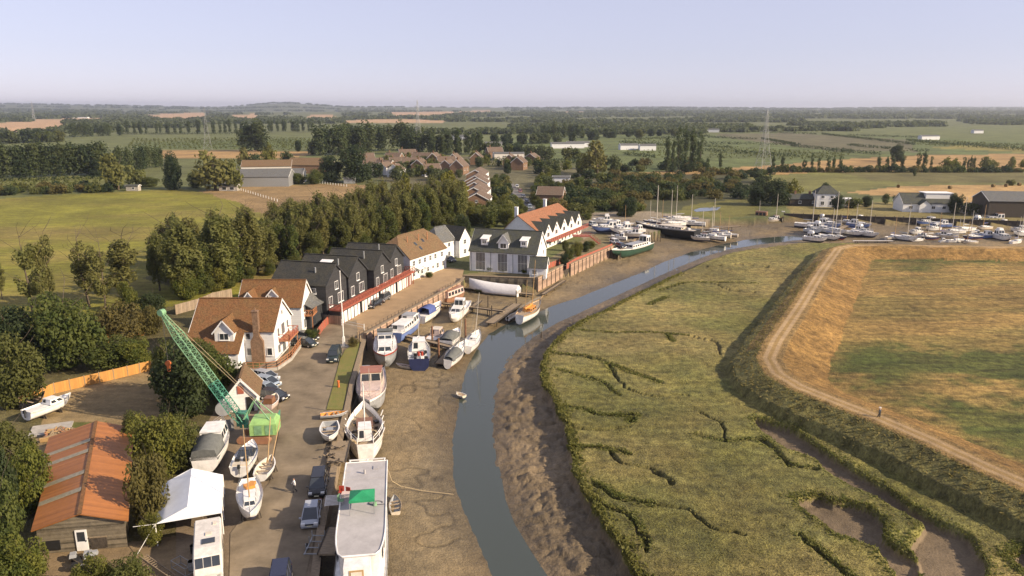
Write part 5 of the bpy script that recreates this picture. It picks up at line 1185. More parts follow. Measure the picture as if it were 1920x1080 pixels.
wall_line('promenade_wall', 'long pinkish timber-boarded wall along the promenade edge above the mud', [(-26.2, 127.5), (-12.0, 168.6)], -2.6, .95, .35, 'pink_wall')
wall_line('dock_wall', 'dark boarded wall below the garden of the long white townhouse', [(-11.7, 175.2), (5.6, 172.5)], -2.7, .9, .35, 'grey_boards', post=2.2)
wall_line('dock_side_wall', 'short wall at the inner end of the dock by the promenade', [(-12.1, 168.9), (-11.6, 175)], -2.6, .6, .35, 'grey_boards')
wall_line('sea_wall', 'sunlit boarded sea wall at the corner below the garden hut', [(5.9, 172.3), (13.1, 187.4)], -2.7, 1.0, .35, 'pink_wall')
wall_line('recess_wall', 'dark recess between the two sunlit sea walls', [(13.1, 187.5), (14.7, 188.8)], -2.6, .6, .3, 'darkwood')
wall_line('sea_wall', 'long sunlit sea wall running below the red-fenced gardens', [(14.9, 188.7), (29.6, 215.4)], -2.7, .9, .35, 'pink_wall')
qp = [(x+.05, y) for x, y in QUAY[:9]]
wall_line('quay_edge', 'weathered timber quay edge beside the moored houseboat and cruisers', [(-26.2, 126.6)]+qp[::-1][1:], -2.7, .12, .4, 'wood', post=2.4, pm='darkwood')
def fence_panels(name, label, pts, h, m, pm='wood', panel=1.9, group=None, z=0.0):
    o = Vector((pts[0][0], pts[0][1], z)); t = thing(name, label, 'fence', o, 0, group)
    k = 0
    for a, c in zip(pts, pts[1:]):
        a = Vector((*a, z))-o; c = Vector((*c, z))-o; d = c-a; n = max(1, round(d.length/panel)); rz = math.atan2(d.y, d.x)
        for i in range(n):
            q = a+d*((i+.5)/n); w_ = d.length/n
            if k < 90:
                b = MB(); b.box((0, 0, h/2), (w_-.1, .05, h)); b.box((0, .04, h-.05), (w_-.1, .09, .07)); po = b.build('panel', M[m], t); po.location = q; po.rotation_euler = (0, 0, rz)
            p2 = a+d*(i/n)
            b = MB(); b.box((0, 0, (h+.12)/2), (.12, .12, h+.12)); po = b.build('post', M[pm], t); po.location = p2; po.rotation_euler = (0, 0, rz)
            k += 1
    return t
fence_panels('panel_fence', 'long new orange timber panel fence along the top of the yard', PX([(38, 765), (103, 738), (240, 705), (285, 694)]), 1.6, 'new_fence')
fence_panels('panel_fence', 'short stretch of orange panel fence showing between the trees', PX([(160, 660), (198, 645), (232, 636), (272, 628)]), 1.7, 'new_fence')
fence_panels('board_fence', 'grey weathered board fence running back behind the catslide house', PX([(330, 590), (376, 577), (400, 566), (436, 558)]), 2.0, 'old_fence')
fence_panels('board_fence', 'low dark board fence between the white houses and the promenade', PX([(600, 605), (618, 607), (641, 609)]), 1.7, 'old_fence')
fence_panels('red_fence', 'red stained fence beside the second white house and the parked cars', PX([(596, 632), (606, 618), (617, 606)]), 1.5, 'red_wood')
gf = [(1006, 512), (1032, 500), (1042, 508), (1070, 496), (1088, 482), (1118, 472)]
fence_panels('red_fence', 'red stained garden fence along the sea wall below the white gables', PX([(1062, 505), (1080, 494), (1110, 482), (1148, 466)]), 1.5, 'red_wood')
fence_panels('red_fence', 'red fence dividing the gardens beside the garden hut', PX([(1020, 506), (1046, 497), (1064, 488)]), 1.4, 'red_wood')
st = thing('garden_steps', 'dark red timber steps and deck at the end of the gabled terrace', 'steps', G(1105, 458))
b = MB()
for k in range(7): b.box((k*.45, -k*.1, 2.6-k*.36), (.5, 1.6, .3))
b.box((-2.6, .2, 2.6), (5, 3.4, .2)); b.build('tread', M['red_wood'], st)
railing(st, 'railing', [(-5, -1.4, 2.7), (0, -1.4, 2.7), (3.2, -1.8, .3)], 1.0, 'red_wood', 1.2)
gt = thing('barrier_gate', 'white steel barrier gate across the promenade entrance', 'gate', G(642, 600))
A, B = G(641, 610), G(683, 619); d = B-A; gt.location = A
b = MB(); [b.bar(d*0+Vector((0, 0, z)), d+Vector((0, 0, z)), .05, .06) for z in (.5, 1.0)]; b.build('rail', M['pole'], gt)
for q in (d*0, d):
    b = MB(); b.box((q.x, q.y, .6), (.16, .16, 1.2)); b.build('post', M['pole'], gt)
pf = thing('post_and_rail', 'thin post and wire fence along the top of the promenade', 'fence', (-27.2, 127.5, 0))
pw = MB()
for k in range(30):
    q = Vector((14.2, 41.1, 0))*(k/29); b = MB(); b.bar((0, 0, 0), (0, 0, 1.35), .07, .07); b.build('post', M['darkwood'], pf, loc=q)
for z in (.7, 1.25): pw.bar((0, 0, z), (14.2, 41.1, z), .02, .02)
pw.build('wire', M['wire'], pf)
def fence_posts(label, pts, n, h=1.2):
    t = thing('paddock_fence', label, 'fence', G(*pts[0])); A = G(*pts[0]); B = G(*pts[1])-A; b = MB(); r_ = MB()
    for k in range(n+1): q = B*(k/n); b.bar(q, q+Vector((0, 0, h)), .22, .22)
    for z in (.5, 1.05): r_.bar(Vector((0, 0, z)), B+Vector((0, 0, z)), .05, .07)
    b.build('post_row', M['pole'], t); r_.build('rail', M['wood'], t)
fence_posts('pale post fence on the left side of the brown paddock', [(448, 356), (520, 378)], 15)
fence_posts('pale post fence along the far side of the brown paddock', [(600, 344), (650, 350)], 10)
def jetty(label, a, c, w, z=-1.3, posts=3, tilt=0.0, m='wood'):
    A, B = G(*a, z), G(*c, z); t = thing('jetty', label, 'jetty', A); d = B-A; d.z += tilt; rz = math.atan2(d.y, d.x)
    b = MB(); b.bar(Vector((0, 0, 0)), d, w, .18); b.build('deck', M[m], t)
    e = MB(); nn = Vector((-d.y, d.x, 0)).normalized()
    for s in (-1, 1): e.bar(nn*s*w*.5+Vector((0, 0, .05)), d+nn*s*w*.5+Vector((0, 0, .05)), .12, .22)
    for k in range(posts):
        for s in (-1, 1):
            q = d*((k+.3)/posts)+nn*s*w*.45; e.bar(q+Vector((0, 0, -1.6)), q, .16, .16)
    e.build('beam', M['darkwood'], t)
jetty('pale plank walkway from the promenade wall toward the ketch', (825, 568), (945, 584), 1.1)
jetty('floating pontoon in the mud leading to the orange-decked ketch', (918, 606), (970, 570), 2.0, -2.0)
jetty('short plank walkway beside the white cruiser', (868, 592), (900, 564), 1.0, -1.8)
jetty('timber walkway from the quay between the cruisers to the sloops', (748, 626), (850, 652), 1.2, -1.4)
jetty('sloping pontoon beside the red-hulled sloop', (825, 682), (866, 636), 1.8, -2.1)
jetty('dark walkway along the foot of the dock wall', (868, 540), (1000, 552), 1.4, -1.8, 5)
jetty('pale plank lying along the mud by the sunlit sea wall', (1018, 552), (1058, 526), .9, -2.0)
jetty('timber staging and planks beside the white open boat on the quay', (630, 868), (640, 828), 2.2, .25, 2)
jetty('boarding platform from the quay to the houseboat', (612, 1040), (632, 990), 1.6, .9, 2)
jetty('pontoon at the bow of the near marina boats', (1600, 452), (1675, 452), 1.6, -1.6, 4, m='offwhite')
jetty('long pontoon under the far bank of the marina', (1470, 404), (1600, 414), 1.6, -1.2, 6)
jetty('long pontoon below the bungalow', (1640, 414), (1830, 420), 1.6, -1.2, 7)
jetty('pontoon between the central marina yachts', (1560, 438), (1600, 416), 2.0, -1.6, 3)
jetty('old timber landing stage among the left marina yachts', (1290, 432), (1385, 424), 2.0, -.6, 4)
jetty('broken landing stage behind the left marina yachts', (1300, 412), (1375, 408), 2.0, -.3, 4)
def post(px, py, top, label, r=.16, z=-2.6, m='brick2'):
    p = G(px, py, z); h = hz(px, py, top, z)
    b = MB(); b.tube((0, 0, -.4), (0, 0, h), r, r*.85, 8); b.tube((0, 0, h), (0, 0, h+.05), r*.95, r*.5, 8)
    o = b.build('mooring_post', M[m], None, loc=p); tag(o, label, 'post')
M['brick2'] = mat('rusty_pile', (.22, .11, .06), .85, .25, 2.5, .4)
for px, py, top, lb in ((811, 650, 612, 'rusty mooring pile by the small red-cabin boat'), (823, 675, 634, 'thick rusty mooring pile beside the sloping pontoon'), (873, 640, 598, 'rusty mooring pile between the grey-covered boat and the white sloop'), (915, 577, 555, 'dark mooring post behind the pale walkway'), (922, 600, 573, 'dark mooring post at the pontoon end'), (968, 572, 545, 'dark mooring post at the stern of the white-covered boat'), (1015, 632, 622, 'thin marker post on the mud bank opposite the ketch')):
    post(px, py, top, lb, .2 if 'rusty' in lb else .13, m='brick2' if 'rusty' in lb else 'darkwood')
def withies(label, spots):
    for i, (px, py, top) in enumerate(spots):
        p = G(px, py, -2.2); b = MB(); b.tube((0, 0, -.3), (0, 0, hz(px, py, top, -2.2)), .12, .1, 6)
        tag(b.build('pile', M['darkwood'], None, loc=p), f'{label}, {ORD[i]} from the left', 'pile', label)
withies('leaning dark pile by the black barge', [(1212, 450, 437), (1216, 452, 434), (1221, 450, 436), (1227, 453, 438), (1233, 452, 440), (1238, 453, 436)])
b = MB()
for k in range(46):
    q = G(1480+k*9.4, 404+k*.36, 0); b.bar(q+Vector((0, 0, -2.3)), q+Vector((0, 0, .9)), .3, .3)
P0 = PX([(1470, 403), (1560, 406), (1641, 409), (1801, 414), (1925, 418)], 0)
wall_line('bank_wall', 'long dark timber piled wall under the far bank of the marina', P0, -2.6, .5, .5, 'darkwood', post=3.2, rail=.5, capm='darkwood')
wall_line('yard_wall', 'low timber edging of the boatyard above the mud beside the barge', PX([(1162, 471), (1186, 452), (1206, 440)], 0), -2.5, .1, .4, 'wood', post=3)

# ---------------------------------------------------------------- boats
def hull_pts(L, B, H, D, tr, sheer, full, n=13, rise=.25, rake=.06):
    """stations from stern to bow; each a half section keel > chine > topside > gunwale"""
    st = []
    for i in range(n):
        t = i/(n-1); x = -L/2+L*t
        if t < .42: k = tr+(1-tr)*math.sin(min(1, t/.42)*math.pi/2)
        else: k = max(0.0, 1-((t-.42)/.58)**full)
        hb = max(.012, B/2*k); zs = H+sheer*((t-.38)/.62)**2*(1 if t > .38 else .45)
        zk = D*(max(0, (t-.72)/.28)**2)*.9
        xs = x-L*rake*max(0, (t-.75)/.25)**1.5
        st.append([(xs, 0, zk), (xs, hb*.55, zk+(.08+.02*t)*H), (x-(x-xs)*.7, hb*(.90-.25*max(0, (t-.6))), zk*.5+H*(rise+.12)), (x-(x-xs)*.3, hb*.97, zs*.72), (x, hb, zs-.1*H), (x, hb*1.03+.02, zs-.08*H), (x, hb*1.03+.02, zs)])
    return st
def add_hull(par, L, B, H, m_bot, m_top, m_trim, tr=.8, sheer=.35, full=2.2, rake=.06, D=None, open_=False, m_in='b_cream', deckm='b_white', bulwark=.12):
    D = H*.9 if D is None else D
    st = hull_pts(L, B, H, D, tr, sheer, full, rake=rake)
    b = MB(); mr = [0, 0, 1, 1, 2, 2]
    b.grid([[(x, -y, z) for x, y, z in s] for s in st], mrow=mr); b.grid([[(x, y, z) for x, y, z in s[::-1]] for s in st], mrow=mr[::-1])
    s0 = st[0]; pl = [(x, -y, z) for x, y, z in s0]+[(x, y, z) for x, y, z in s0[::-1][:-1]]; b.poly(pl[::-1], 1)
    ho = b.build('hull', [M[m_bot], M[m_top], M[m_trim]], par)
    e = MB()
    if not open_:
        dk = [[(s[6][0], -s[6][1]*.97, s[6][2]-bulwark*H), (s[6][0], 0, s[6][2]-bulwark*H+.03), (s[6][0], s[6][1]*.97, s[6][2]-bulwark*H)] for s in st]
        e.grid(dk, 0, False); e.build('deck', M[deckm], par)
    else:
        ins = [[(s[6][0]*.96, -s[6][1]*.9, s[6][2]-.01), (s[6][0]*.93, -s[6][1]*.66, H*.32+s[0][2]*.6), (s[6][0]*.93, s[6][1]*.66, H*.32+s[0][2]*.6), (s[6][0]*.96, s[6][1]*.9, s[6][2]-.01)] for s in st]
        e.grid(ins, 0, False)
        e.grid([[(s[6][0], -s[6][1]*1.03, s[6][2]) for s in st], [(s[6][0]*.96, -s[6][1]*.9, s[6][2]+.005) for s in st]], 1, False); e.grid([[(s[6][0]*.96, s[6][1]*.9, s[6][2]+.005) for s in st], [(s[6][0], s[6][1]*1.03, s[6][2]) for s in st]], 1, False)
        a = ins[0]; e.poly([a[0], a[1], a[2], a[3]], 0)
        e.build('interior', [M[m_in], M[m_trim]], par)
        for t in (.25, .5, .72):
            i = int(t*12); s = st[i]; c = MB(); c.box((s[6][0]*.94, 0, s[6][2]-.22*H), (.24, s[6][1]*1.75, .05)); c.build('thwart', M['teak'], par)
    return st
def cabin(par, x0, x1, w, z, h, m='b_white', rf=.35, ra=.1, win=True, taper=.86, roofm=None, wf=.5, name='cabin', over=.06):
    b = MB(); w1 = w*taper
    lo = [(x0, -w/2, z), (x1, -w/2*.92, z), (x1, w/2*.92, z), (x0, w/2, z)]; hi = [(x0+ra, -w1/2, z+h), (x1-rf, -w1/2*.9, z+h), (x1-rf, w1/2*.9, z+h), (x0+ra, w1/2, z+h)]
    for i in range(4):
        j = (i+1) % 4; b.poly([lo[i], lo[j], hi[j], hi[i]])
    b.poly(hi); o = b.build(name, M[m], par)
    r = MB(); c = [Vector(p) for p in hi]; ce = sum(c, Vector())/4; r.prism([tuple((ce+(p-ce)*(1+over))[:2]) for p in c], z+h, z+h+.07); r.build('cabin_roof', M[roofm or m], o)
    if win:
        lo = [Vector(p) for p in lo]; hi = [Vector(p) for p in hi]
        def pane(i, j, u0, u1, v0, v1):
            P_ = lambda u, v: (lo[i].lerp(lo[j], u)).lerp(hi[i].lerp(hi[j], u), v)
            q = [P_(u0, v0), P_(u1, v0), P_(u1, v1), P_(u0, v1)]; nn = (q[1]-q[0]).cross(q[3]-q[0]).normalized()*.025
            wb = MB(); wb.slab([p+nn for p in q], .02) if False else wb.poly([p+nn for p in q])
            wb.build('cabin_window', M['glass'], o)
        L = x1-x0; n = max(1, round(L/1.3))
        for k in range(n):
            pane(0, 1, (k+.15)/n, (k+.85)/n, .5-wf*.45, .5+wf*.62 if .5+wf*.62 < .93 else .93); pane(2, 3, (k+.15)/n, (k+.85)/n, .5-wf*.45, min(.93, .5+wf*.62))
        for a, c in ((.06, .47), (.53, .94)): pane(1, 2, a, c, .3, .92)
        pane(3, 0, .1, .42, .3, .9)
    return o
def mast(par, x, z, h, m='mast', boom=0, r=.07, shrouds=True, L=8, B=2.4, zd=1.0, sailm=None):
    b = MB(); b.tube((x, 0, z), (x, 0, z+h), r, r*.6, 7); mo = b.build('mast', M[m], par)
    if boom:
        c = MB(); c.tube((x-.1, 0, z+1.3), (x-boom, 0, z+1.4), .05, .045, 6); bo = c.build('boom', M[m], par)
        if sailm:
            c = MB(); c.tube((x-.3, 0, z+1.48), (x-boom*.95, 0, z+1.52), .16, .1, 8); c.build('furled_sail', M[sailm], bo)
    if shrouds:
        c = MB(); t = (x, 0, z+h*.97)
        for q in ((L/2*.96, 0, zd+.4), (-L/2*.96, 0, zd), (x-.2, B*.47, zd), (x-.2, -B*.47, zd)): c.tube(t, q, .014, .014, 3, cap=False)
        for s in (-1, 1): c.tube((x, 0, z+h*.6), (x, s*.5, z+h*.6), .025, .02, 4)
        c.build('rigging', M['wire'], par)
def rails(par, st, h=.6, m='chrome', i0=0, i1=12, r=.025, name='guard_rail'):
    b = MB()
    for s in (-1, 1):
        P_ = [Vector((q[6][0]*.985, s*q[6][1]*.93, q[6][2])) for q in st[i0:i1+1]]
        for hh in (h, h*.5): b.path([p+Vector((0, 0, hh)) for p in P_], r*.8, 4)
        for p in P_[::2]: b.tube(p, p+Vector((0, 0, h)), r, r, 4)
    a = st[i1]; 
    return b.build(name, M[m], par)
def outboard(par, x, z):
    b = MB(); b.box((x-.15, 0, z+.25), (.32, .3, .42), top=.8); b.box((x-.15, 0, z-.25), (.12, .1, .7)); b.build('outboard_motor', M['rub'], par)
def place(name, label, bow, stern, z, cat='boat', group=None, roll=0, pitch=0):
    A, B = G(*bow, z), G(*stern, z); d = A-B; c = (A+B)/2
    t = thing(name, label, cat, (c.x, c.y, z), math.atan2(d.y, d.x), group)
    t.rotation_euler = (R(roll), R(pitch), math.atan2(d.y, d.x))
    return t, d.length
def keel_cradle(par, L, H, sides=True):
    b = MB()
    for x in (-L*.25, L*.2):
        b.box((x, 0, -.25), (.3, 1.4, .3))
        for s in (-1, 1): b.bar((x, s*.95, -.4), (x, s*.75, H*.6), .1, .1)
    b.build('cradle', M['darkwood'], par)

# big white houseboat at the quay
hx0, hy0 = -15.3, 73.6
hb_ = thing('houseboat', 'long white houseboat with a flat grey roof moored at the bottom of the quay', 'houseboat', (-13.55, 60.0, -2.6), R(-81.5))
st = add_hull(hb_, 30, 4.5, 3.3, 'b_black', 'b_white', 'b_white', tr=.72, sheer=.6, full=3.2, bulwark=.05)
b = MB()
def hbw(x):      # half width of the superstructure along the boat
    return 2.03 if x < -.6 else 2.03*max(.3, 1-((x+.6)/6.6)**2.4*.62)
xs = [-13.4, -9, -4.5, -2, -.6, .8, 2.0, 2.9, 3.5]
b.grid([[(x, -hbw(x)*.97, 3.1) for x in xs], [(x, -hbw(x), 5.7) for x in xs]], 0, False); b.grid([[(x, hbw(x), 5.7) for x in xs], [(x, hbw(x)*.97, 3.1) for x in xs]], 0, False)
for x, s in ((xs[0], -1), (xs[-1], 1)):
    q = [(x, -hbw(x), 3.1), (x, hbw(x), 3.1), (x, hbw(x), 5.7), (x, -hbw(x), 5.7)]; b.poly(q if s > 0 else q[::-1])
sup = b.build('superstructure', M['b_white'], hb_)
for i, x in enumerate((-12, -10, -8, -6, -4, -2, 0, 1.6)):
    for s in (-1, 1):
        c = MB(); c.box((0, 0, 0), (1.2, .06, .9)); wo = c.build('window', M['glass'], sup); wo.location = (x, s*(hbw(x)+.0), 4.7)
b = MB(); prof = [(x, -hbw(x)-.14) for x in xs]+[(4.0, -hbw(3.9)*.9), (4.0, hbw(3.9)*.9)]+[(x, hbw(x)+.14) for x in xs[::-1]]
b.prism(prof, 5.7, 5.84); ro = b.build('roof', M['deck_grey'], sup)
b = MB(); b.path([(x, y, 5.87) for x, y in prof]+[(prof[0][0], prof[0][1], 5.87)], .07, 5); b.build('roof_edge', M['b_white'], ro)
b = MB(); b.box((-9.7, 0, 5.85), (.06, 4.1, .03)); b.box((-11.6, -1.9, 5.87), (.6, .5, .06)); b.box((-11.9, 1.0, 5.88), (.7, .5, .1)); b.tube((-10.8, -.1, 5.84), (-10.8, -.1, 6.3), .12, .12, 7); b.build('roof_seam', M['deck_grey'], ro)
b = MB(); b.box((4.6, -.1, 4.5), (1.6, 2.2, 2.4)); b.box((5.42, -.15, 4.95), (.05, 1.2, .9), m=1); b.box((5.45, -.15, 4.95), (.05, .9, .62), m=2); b.build('fore_cabin', [M['b_white'], M['mastwood'], M['b_cream']], hb_)
b = MB()
for s in (-1, 1): 
    for x in (6.0, 8.0, 10.5, 12.3): b.box((x, s*2.1*(1-(x-5)/16), 4.0), (.1, .1, 1.2))
    b.bar((5.5, s*2.08, 4.55), (13, s*1.1, 4.8), .08, .1)
b.build('bow_rail', M['b_white'], hb_)
b = MB(); b.prism([(3.4, -2.1), (9.5, -1.8), (9.5, 1.8), (3.4, 2.1)], 3.1, 3.3); b.build('fore_deck', M['b_cream'], hb_)
# stern gallows frame
b = MB()
for x in (-14.9, -13.6):
    for y in (-1.95, 0, 1.95): b.bar((x, y, 3.2), (x, y*.92, 5.4), .1, .1)
    b.bar((x, -1.95, 5.4), (x, 1.95, 5.4), .12, .12); b.bar((x, -1.95, 4.4), (x, 1.95, 4.4), .08, .08)
for y in (-1.85, 0, 1.85): b.bar((-14.9, y, 5.4), (-13.6, y, 5.4), .1, .1)
b.build('stern_frame', M['b_white'], hb_)
# things on its roof
bpy.context.view_layer.update()
def roofp(px, py): return G(px, py, 3.26)
q = roofp(680, 955); gz = thing('gazebo', 'small green garden canopy standing on the houseboat roof', 'canopy', q, R(9))
b = MB()
for a in (-1, 1):
    for c in (-1, 1): b.tube((a*1.12, c*1.0, 0), (a*1.12, c*1.0, 1.5), .035, .03, 5)
b.build('frame', M['galv'], gz)
b = MB(); tp = (0, 0, 1.95); cr = [(-1.15, -1.05, 1.5), (1.15, -1.05, 1.5), (1.15, 1.05, 1.5), (-1.15, 1.05, 1.5)]
for i in range(4):
    j = (i+1) % 4; b.poly([cr[i], cr[j], tp]); k = [(cr[i][0]*1.02, cr[i][1]*1.02, 1.3), (cr[j][0]*1.02, cr[j][1]*1.02, 1.3)]; b.poly([k[0], k[1], cr[j], cr[i]])
b.build('canopy', M['green_tarp'], gz)
tbm = thing('roof_table', 'small table with two chairs beside the green canopy on the houseboat roof', 'table', roofp(652, 937))
b = MB(); b.box((0, 0, .7), (1.1, .7, .05)); [b.box((x, y, .35), (.06, .06, .68)) for x in (-.48, .48) for y in (-.28, .28)]; b.build('table_frame', M['b_pink'], tbm)
for k, (px, py, mm, lb) in enumerate(((640, 930, 'b_red', 'red folding chair left of the roof table'), (640, 945, 'crane_green', 'green plastic chair left of the roof table'), (656, 928, 'b_red', 'second red folding chair behind the roof table'))):
    c = thing('garden_chair', lb, 'chair', roofp(px, py), k*1.4); b = MB(); b.box((0, 0, .4), (.5, .5, .05)); b.build('seat', M[mm], c); b = MB(); b.box((0, .25, .7), (.5, .05, .55)); b.build('backrest', M[mm], c); b = MB(); [b.box((x, y, .19), (.05, .05, .38)) for x in (-.2, .2) for y in (-.2, .2)]; b.build('leg_frame', M['galv'], c)
b = MB(); b.tube((0, 0, 0), (0, 0, .35), .22, .16, 10); o = b.build('bucket', M['crane_green'], None, loc=roofp(703, 947)); tag(o, 'small green bucket right of the canopy on the houseboat roof', 'bucket')
b = MB(); pts = [roofp(706, 946)+Vector((math.cos(a)*(.5+.1*a), math.sin(a)*.35+.3, .03)) for a in [k*.5 for k in range(12)]]; b.path(pts, .025, 5); tag(b.build('hose', M['rub']), 'black hose curled on the houseboat roof beside the bucket', 'hose')
b = MB(); q = [G(727, 880, 0), G(735, 902, -1), G(752, 912, -2.2), G(790, 920, -2.6), G(850, 927, -2.85)]; b.path(q, .05, 5); tag(b.build('mooring_rope', M['rope']), 'slack mooring rope running from the houseboat across the mud', 'rope')
pg = thing('porch_roof', 'slatted pale awning on the quay side of the houseboat', 'awning', G(624, 938, 2.2), R(9))
b = MB(); [b.box((0, k*.26-.9, 0), (1.5, .12, .05)) for k in range(8)]; [b.bar((sx*.7, -.95, -.06), (sx*.7, 1.0, -.06), .07, .07) for sx in (-1, 1)]; b.build('slat_frame', M['offwhite'], pg); b = MB(); [b.bar((sx*.7, sy*.9, -2.2), (sx*.7, sy*.9, -.1), .07, .07) for sx in (-1, 1) for sy in (-1, 1)]; b.build('post_row', M['wood'], pg)

# old trawler with open deck and white rails
t, L = place('fishing_boat', 'old white-railed fishing boat with an open cluttered deck and short mast', (683, 776), (686, 850), -1.0, 'fishing boat'); t.location.z = -2.9
st = add_hull(t, 12.5, 4.7, 3.0, 'b_black', 'b_white', 'b_white', tr=.42, sheer=.9, full=2.0, bulwark=.28, deckm='teak')
rails(t, st, .8, 'b_white', 0, 5, .05)
cabin(t, -3.6, -1.2, 1.9, 2.3, 1.6, 'b_white', .1, .05)
b = MB(); b.box((1.2, 0, 2.55), (2.6, 1.9, .5)); b.box((1.2, 0, 2.85), (2.8, 2.1, .1)); b.build('hatch', M['b_brown'], t)
mast(t, 2.9, 2.3, 5.5, 'pole', 3.6, .12, True, 12, 4.4, 3.0)
b = MB()
for k in range(26):
    a = Vector((rnd.uniform(-4.5, 4.5), rnd.choice((-1, 1))*rnd.uniform(1.1, 1.7), 2.4)); b.box(a, (rnd.uniform(.2, .7), rnd.uniform(.2, .5), rnd.uniform(.15, .5)), rnd.uniform(0, 3), rnd.randrange(3))
b.build('deck_gear', [M['darkwood'], M['b_black'], M['rope']], t)
b = MB()
for s in (-1, 1):
    for x in (-2.5, -.5, 1.5, 3.4): b.bar((x, s*2.15, 2.6), (x+.4, s*2.5, 3.3), .09, .09)
b.build('rail_posts' if False else 'bulwark_frame', M['b_white'], t)
# pink-white motor boat with red-brown wheelhouse roof
t, L = place('motor_boat', 'pinkish white motor boat with a red-brown edged wheelhouse and blue tarpaulin at the stern', (693, 786), (700, 698), -1.2, 'motor boat'); t.location.z = -2.9
st = add_hull(t, 14.5, 4.3, 3.1, 'b_black', 'b_grey', 'b_white', tr=.85, sheer=.5, full=2.8, bulwark=.06, deckm='b_pink')
cabin(t, .2, 4.6, 3.3, 3.0, .75, 'b_pink', .5, .1, False)
cabin(t, -3.2, .2, 3.5, 2.95, 2.0, 'b_cream', .35, .1, True, .92, 'b_redbrown', .5, 'wheelhouse')
b = MB(); b.box((-5.2, .3, 3.25), (2.4, 2.6, .6)); b.build('tarpaulin', M['canvas_blue'], t)
b = MB(); b.box((-4.5, -.9, 3.8), (1.4, 1.2, 1.2)); b.build('locker', M['b_grey'], t)
rails(t, st, .75, 'chrome', 1, 12)
mast(t, 5.2, 3.3, 4.2, 'mast', 0, .05, False)
# red-striped cruiser, bow to the camera
t, L = place('cabin_cruiser', 'white cabin cruiser with a red stripe and a dark screen, bow toward the quay', (722, 697), (723, 632), -1.2, 'cruiser'); t.location.z = -2.7
st = add_hull(t, 13.0, 4.1, 2.6, 'b_grey', 'b_grey', 'b_red', tr=.85, sheer=.75, full=2.3, bulwark=.04)
cabin(t, -1.6, 3.6, 2.9, 2.75, .8, 'b_white', .9, .1, True, .8, wf=.35)
cabin(t, -4.8, -1.4, 3.1, 2.6, 1.55, 'b_white', .8, .1, True, .85, 'b_grey', .6, 'wheelhouse')
b = MB(); b.slab([(-5.8, -1.4, 4.3), (-3.6, -1.4, 4.45), (-3.6, 1.4, 4.45), (-5.8, 1.4, 4.3)], .06); b.build('canopy', M['canvas_grey'], t)
rails(t, st, .55, 'chrome', 6, 12)
# navy working boat
t, L = place('work_boat', 'white-decked boat with a navy transom and red buoys, stern toward the camera', (786, 634), (786, 692), -1.2, 'boat'); t.location.z = -2.7
st = add_hull(t, 11.5, 3.7, 2.2, 'b_navy', 'b_navy', 'b_white', tr=.92, sheer=.7, full=2.3, bulwark=.16)
cabin(t, -.8, 2.4, 2.5, 2.0, 1.7, 'b_white', .4, .1, True)
cabin(t, 2.2, 4.2, 2.0, 2.2, .7, 'b_white', .4, .1, False)
b = MB(); [b.box((rnd.uniform(-5, -1), rnd.uniform(-1.2, 1.2), 2.15), (.5, .4, .5), rnd.uniform(0, 3), rnd.randrange(3)) for _ in range(14)]; b.build('deck_gear', [M['b_black'], M['b_grey'], M['b_white']], t)
for y in (-.5, .05):
    b = MB(); b.tube((-4.6, y, 2.5), (-4.6, y, 3.2), .22, .22, 9); b.build('buoy', M['b_red'], t)
mast(t, 1.2, 3.7, 3.2, 'mast', 0, .06, False); rails(t, st, .8, 'chrome', 0, 6)
# blue cruiser, blue-canopied boat, white cruiser, rusty cabin boat
t, L = place('motor_launch', 'long blue-hulled launch with a white cabin top against the promenade wall', (788, 602), (738, 640), -1.8, 'launch'); t.location.z = -2.6
st = add_hull(t, max(11, L*.95), 3.5, 2.3, 'b_navy', 'b_blue', 'b_white', tr=.85, sheer=.4, full=2.4)
cabin(t, -4.6, .3, 2.9, 2.1, 1.1, 'b_white', .2, .1, True); cabin(t, .2, 3.2, 2.8, 2.1, 1.7, 'b_white', .6, .1, True, roofm='b_grey'); rails(t, st, .45, 'b_white', 0, 8, .05)
t, L = place('motor_boat', 'small white motor boat with a blue canvas cockpit cover', (828, 576), (786, 604), -1.8, 'motor boat'); t.location.z = -2.6
st = add_hull(t, max(8.5, L*.95), 3.0, 1.9, 'b_black', 'b_white', 'b_white', tr=.85, sheer=.5, full=2.3); cabin(t, -.2, 2.6, 2.2, 1.8, .7, 'b_white', .6, .1, True)
b = MB(); b.grid([[(-3.6, y, 1.8+z) for y, z in ((-1.25, 0), (-1.1, 1.1), (0, 1.35), (1.1, 1.1), (1.25, 0))], [(-.3, y, 1.8+z) for y, z in ((-1.25, 0), (-1.1, 1.1), (0, 1.4), (1.1, 1.1), (1.25, 0))], [(.4, y, 1.8+z) for y, z in ((-1.1, 0), (-.9, .6), (0, .75), (.9, .6), (1.1, 0))]]); b.build('canvas_cover', M['canvas_blue'], t)
t, L = place('cabin_cruiser', 'white cruiser with a raised wheelhouse lying in the middle of the dock', (846, 606), (872, 574), -1.8, 'cruiser'); t.location.z = -2.6
st = add_hull(t, max(9, L), 3.3, 2.0, 'b_white', 'b_white', 'b_white', tr=.85, sheer=.6, full=2.2); cabin(t, -.6, 3.0, 2.4, 1.9, .7, 'b_white', .7, .1, True); cabin(t, -2.4, -.4, 2.3, 1.9, 1.9, 'b_white', .3, .1, True); rails(t, st, .55, 'chrome', 3, 12)
t, L = place('cabin_boat', 'rusty pink-brown box-cabined boat at the head of the dock', (868, 552), (830, 566), -1.8, 'boat'); t.location.z = -2.6
st = add_hull(t, max(9, L), 3.4, 1.8, 'b_rust', 'b_rust', 'b_brown', tr=.9, sheer=.2, full=3.0); cabin(t, -3.8, 2.6, 2.9, 1.7, 1.5, 'b_pink', .2, .05, True, .92, 'b_rust')
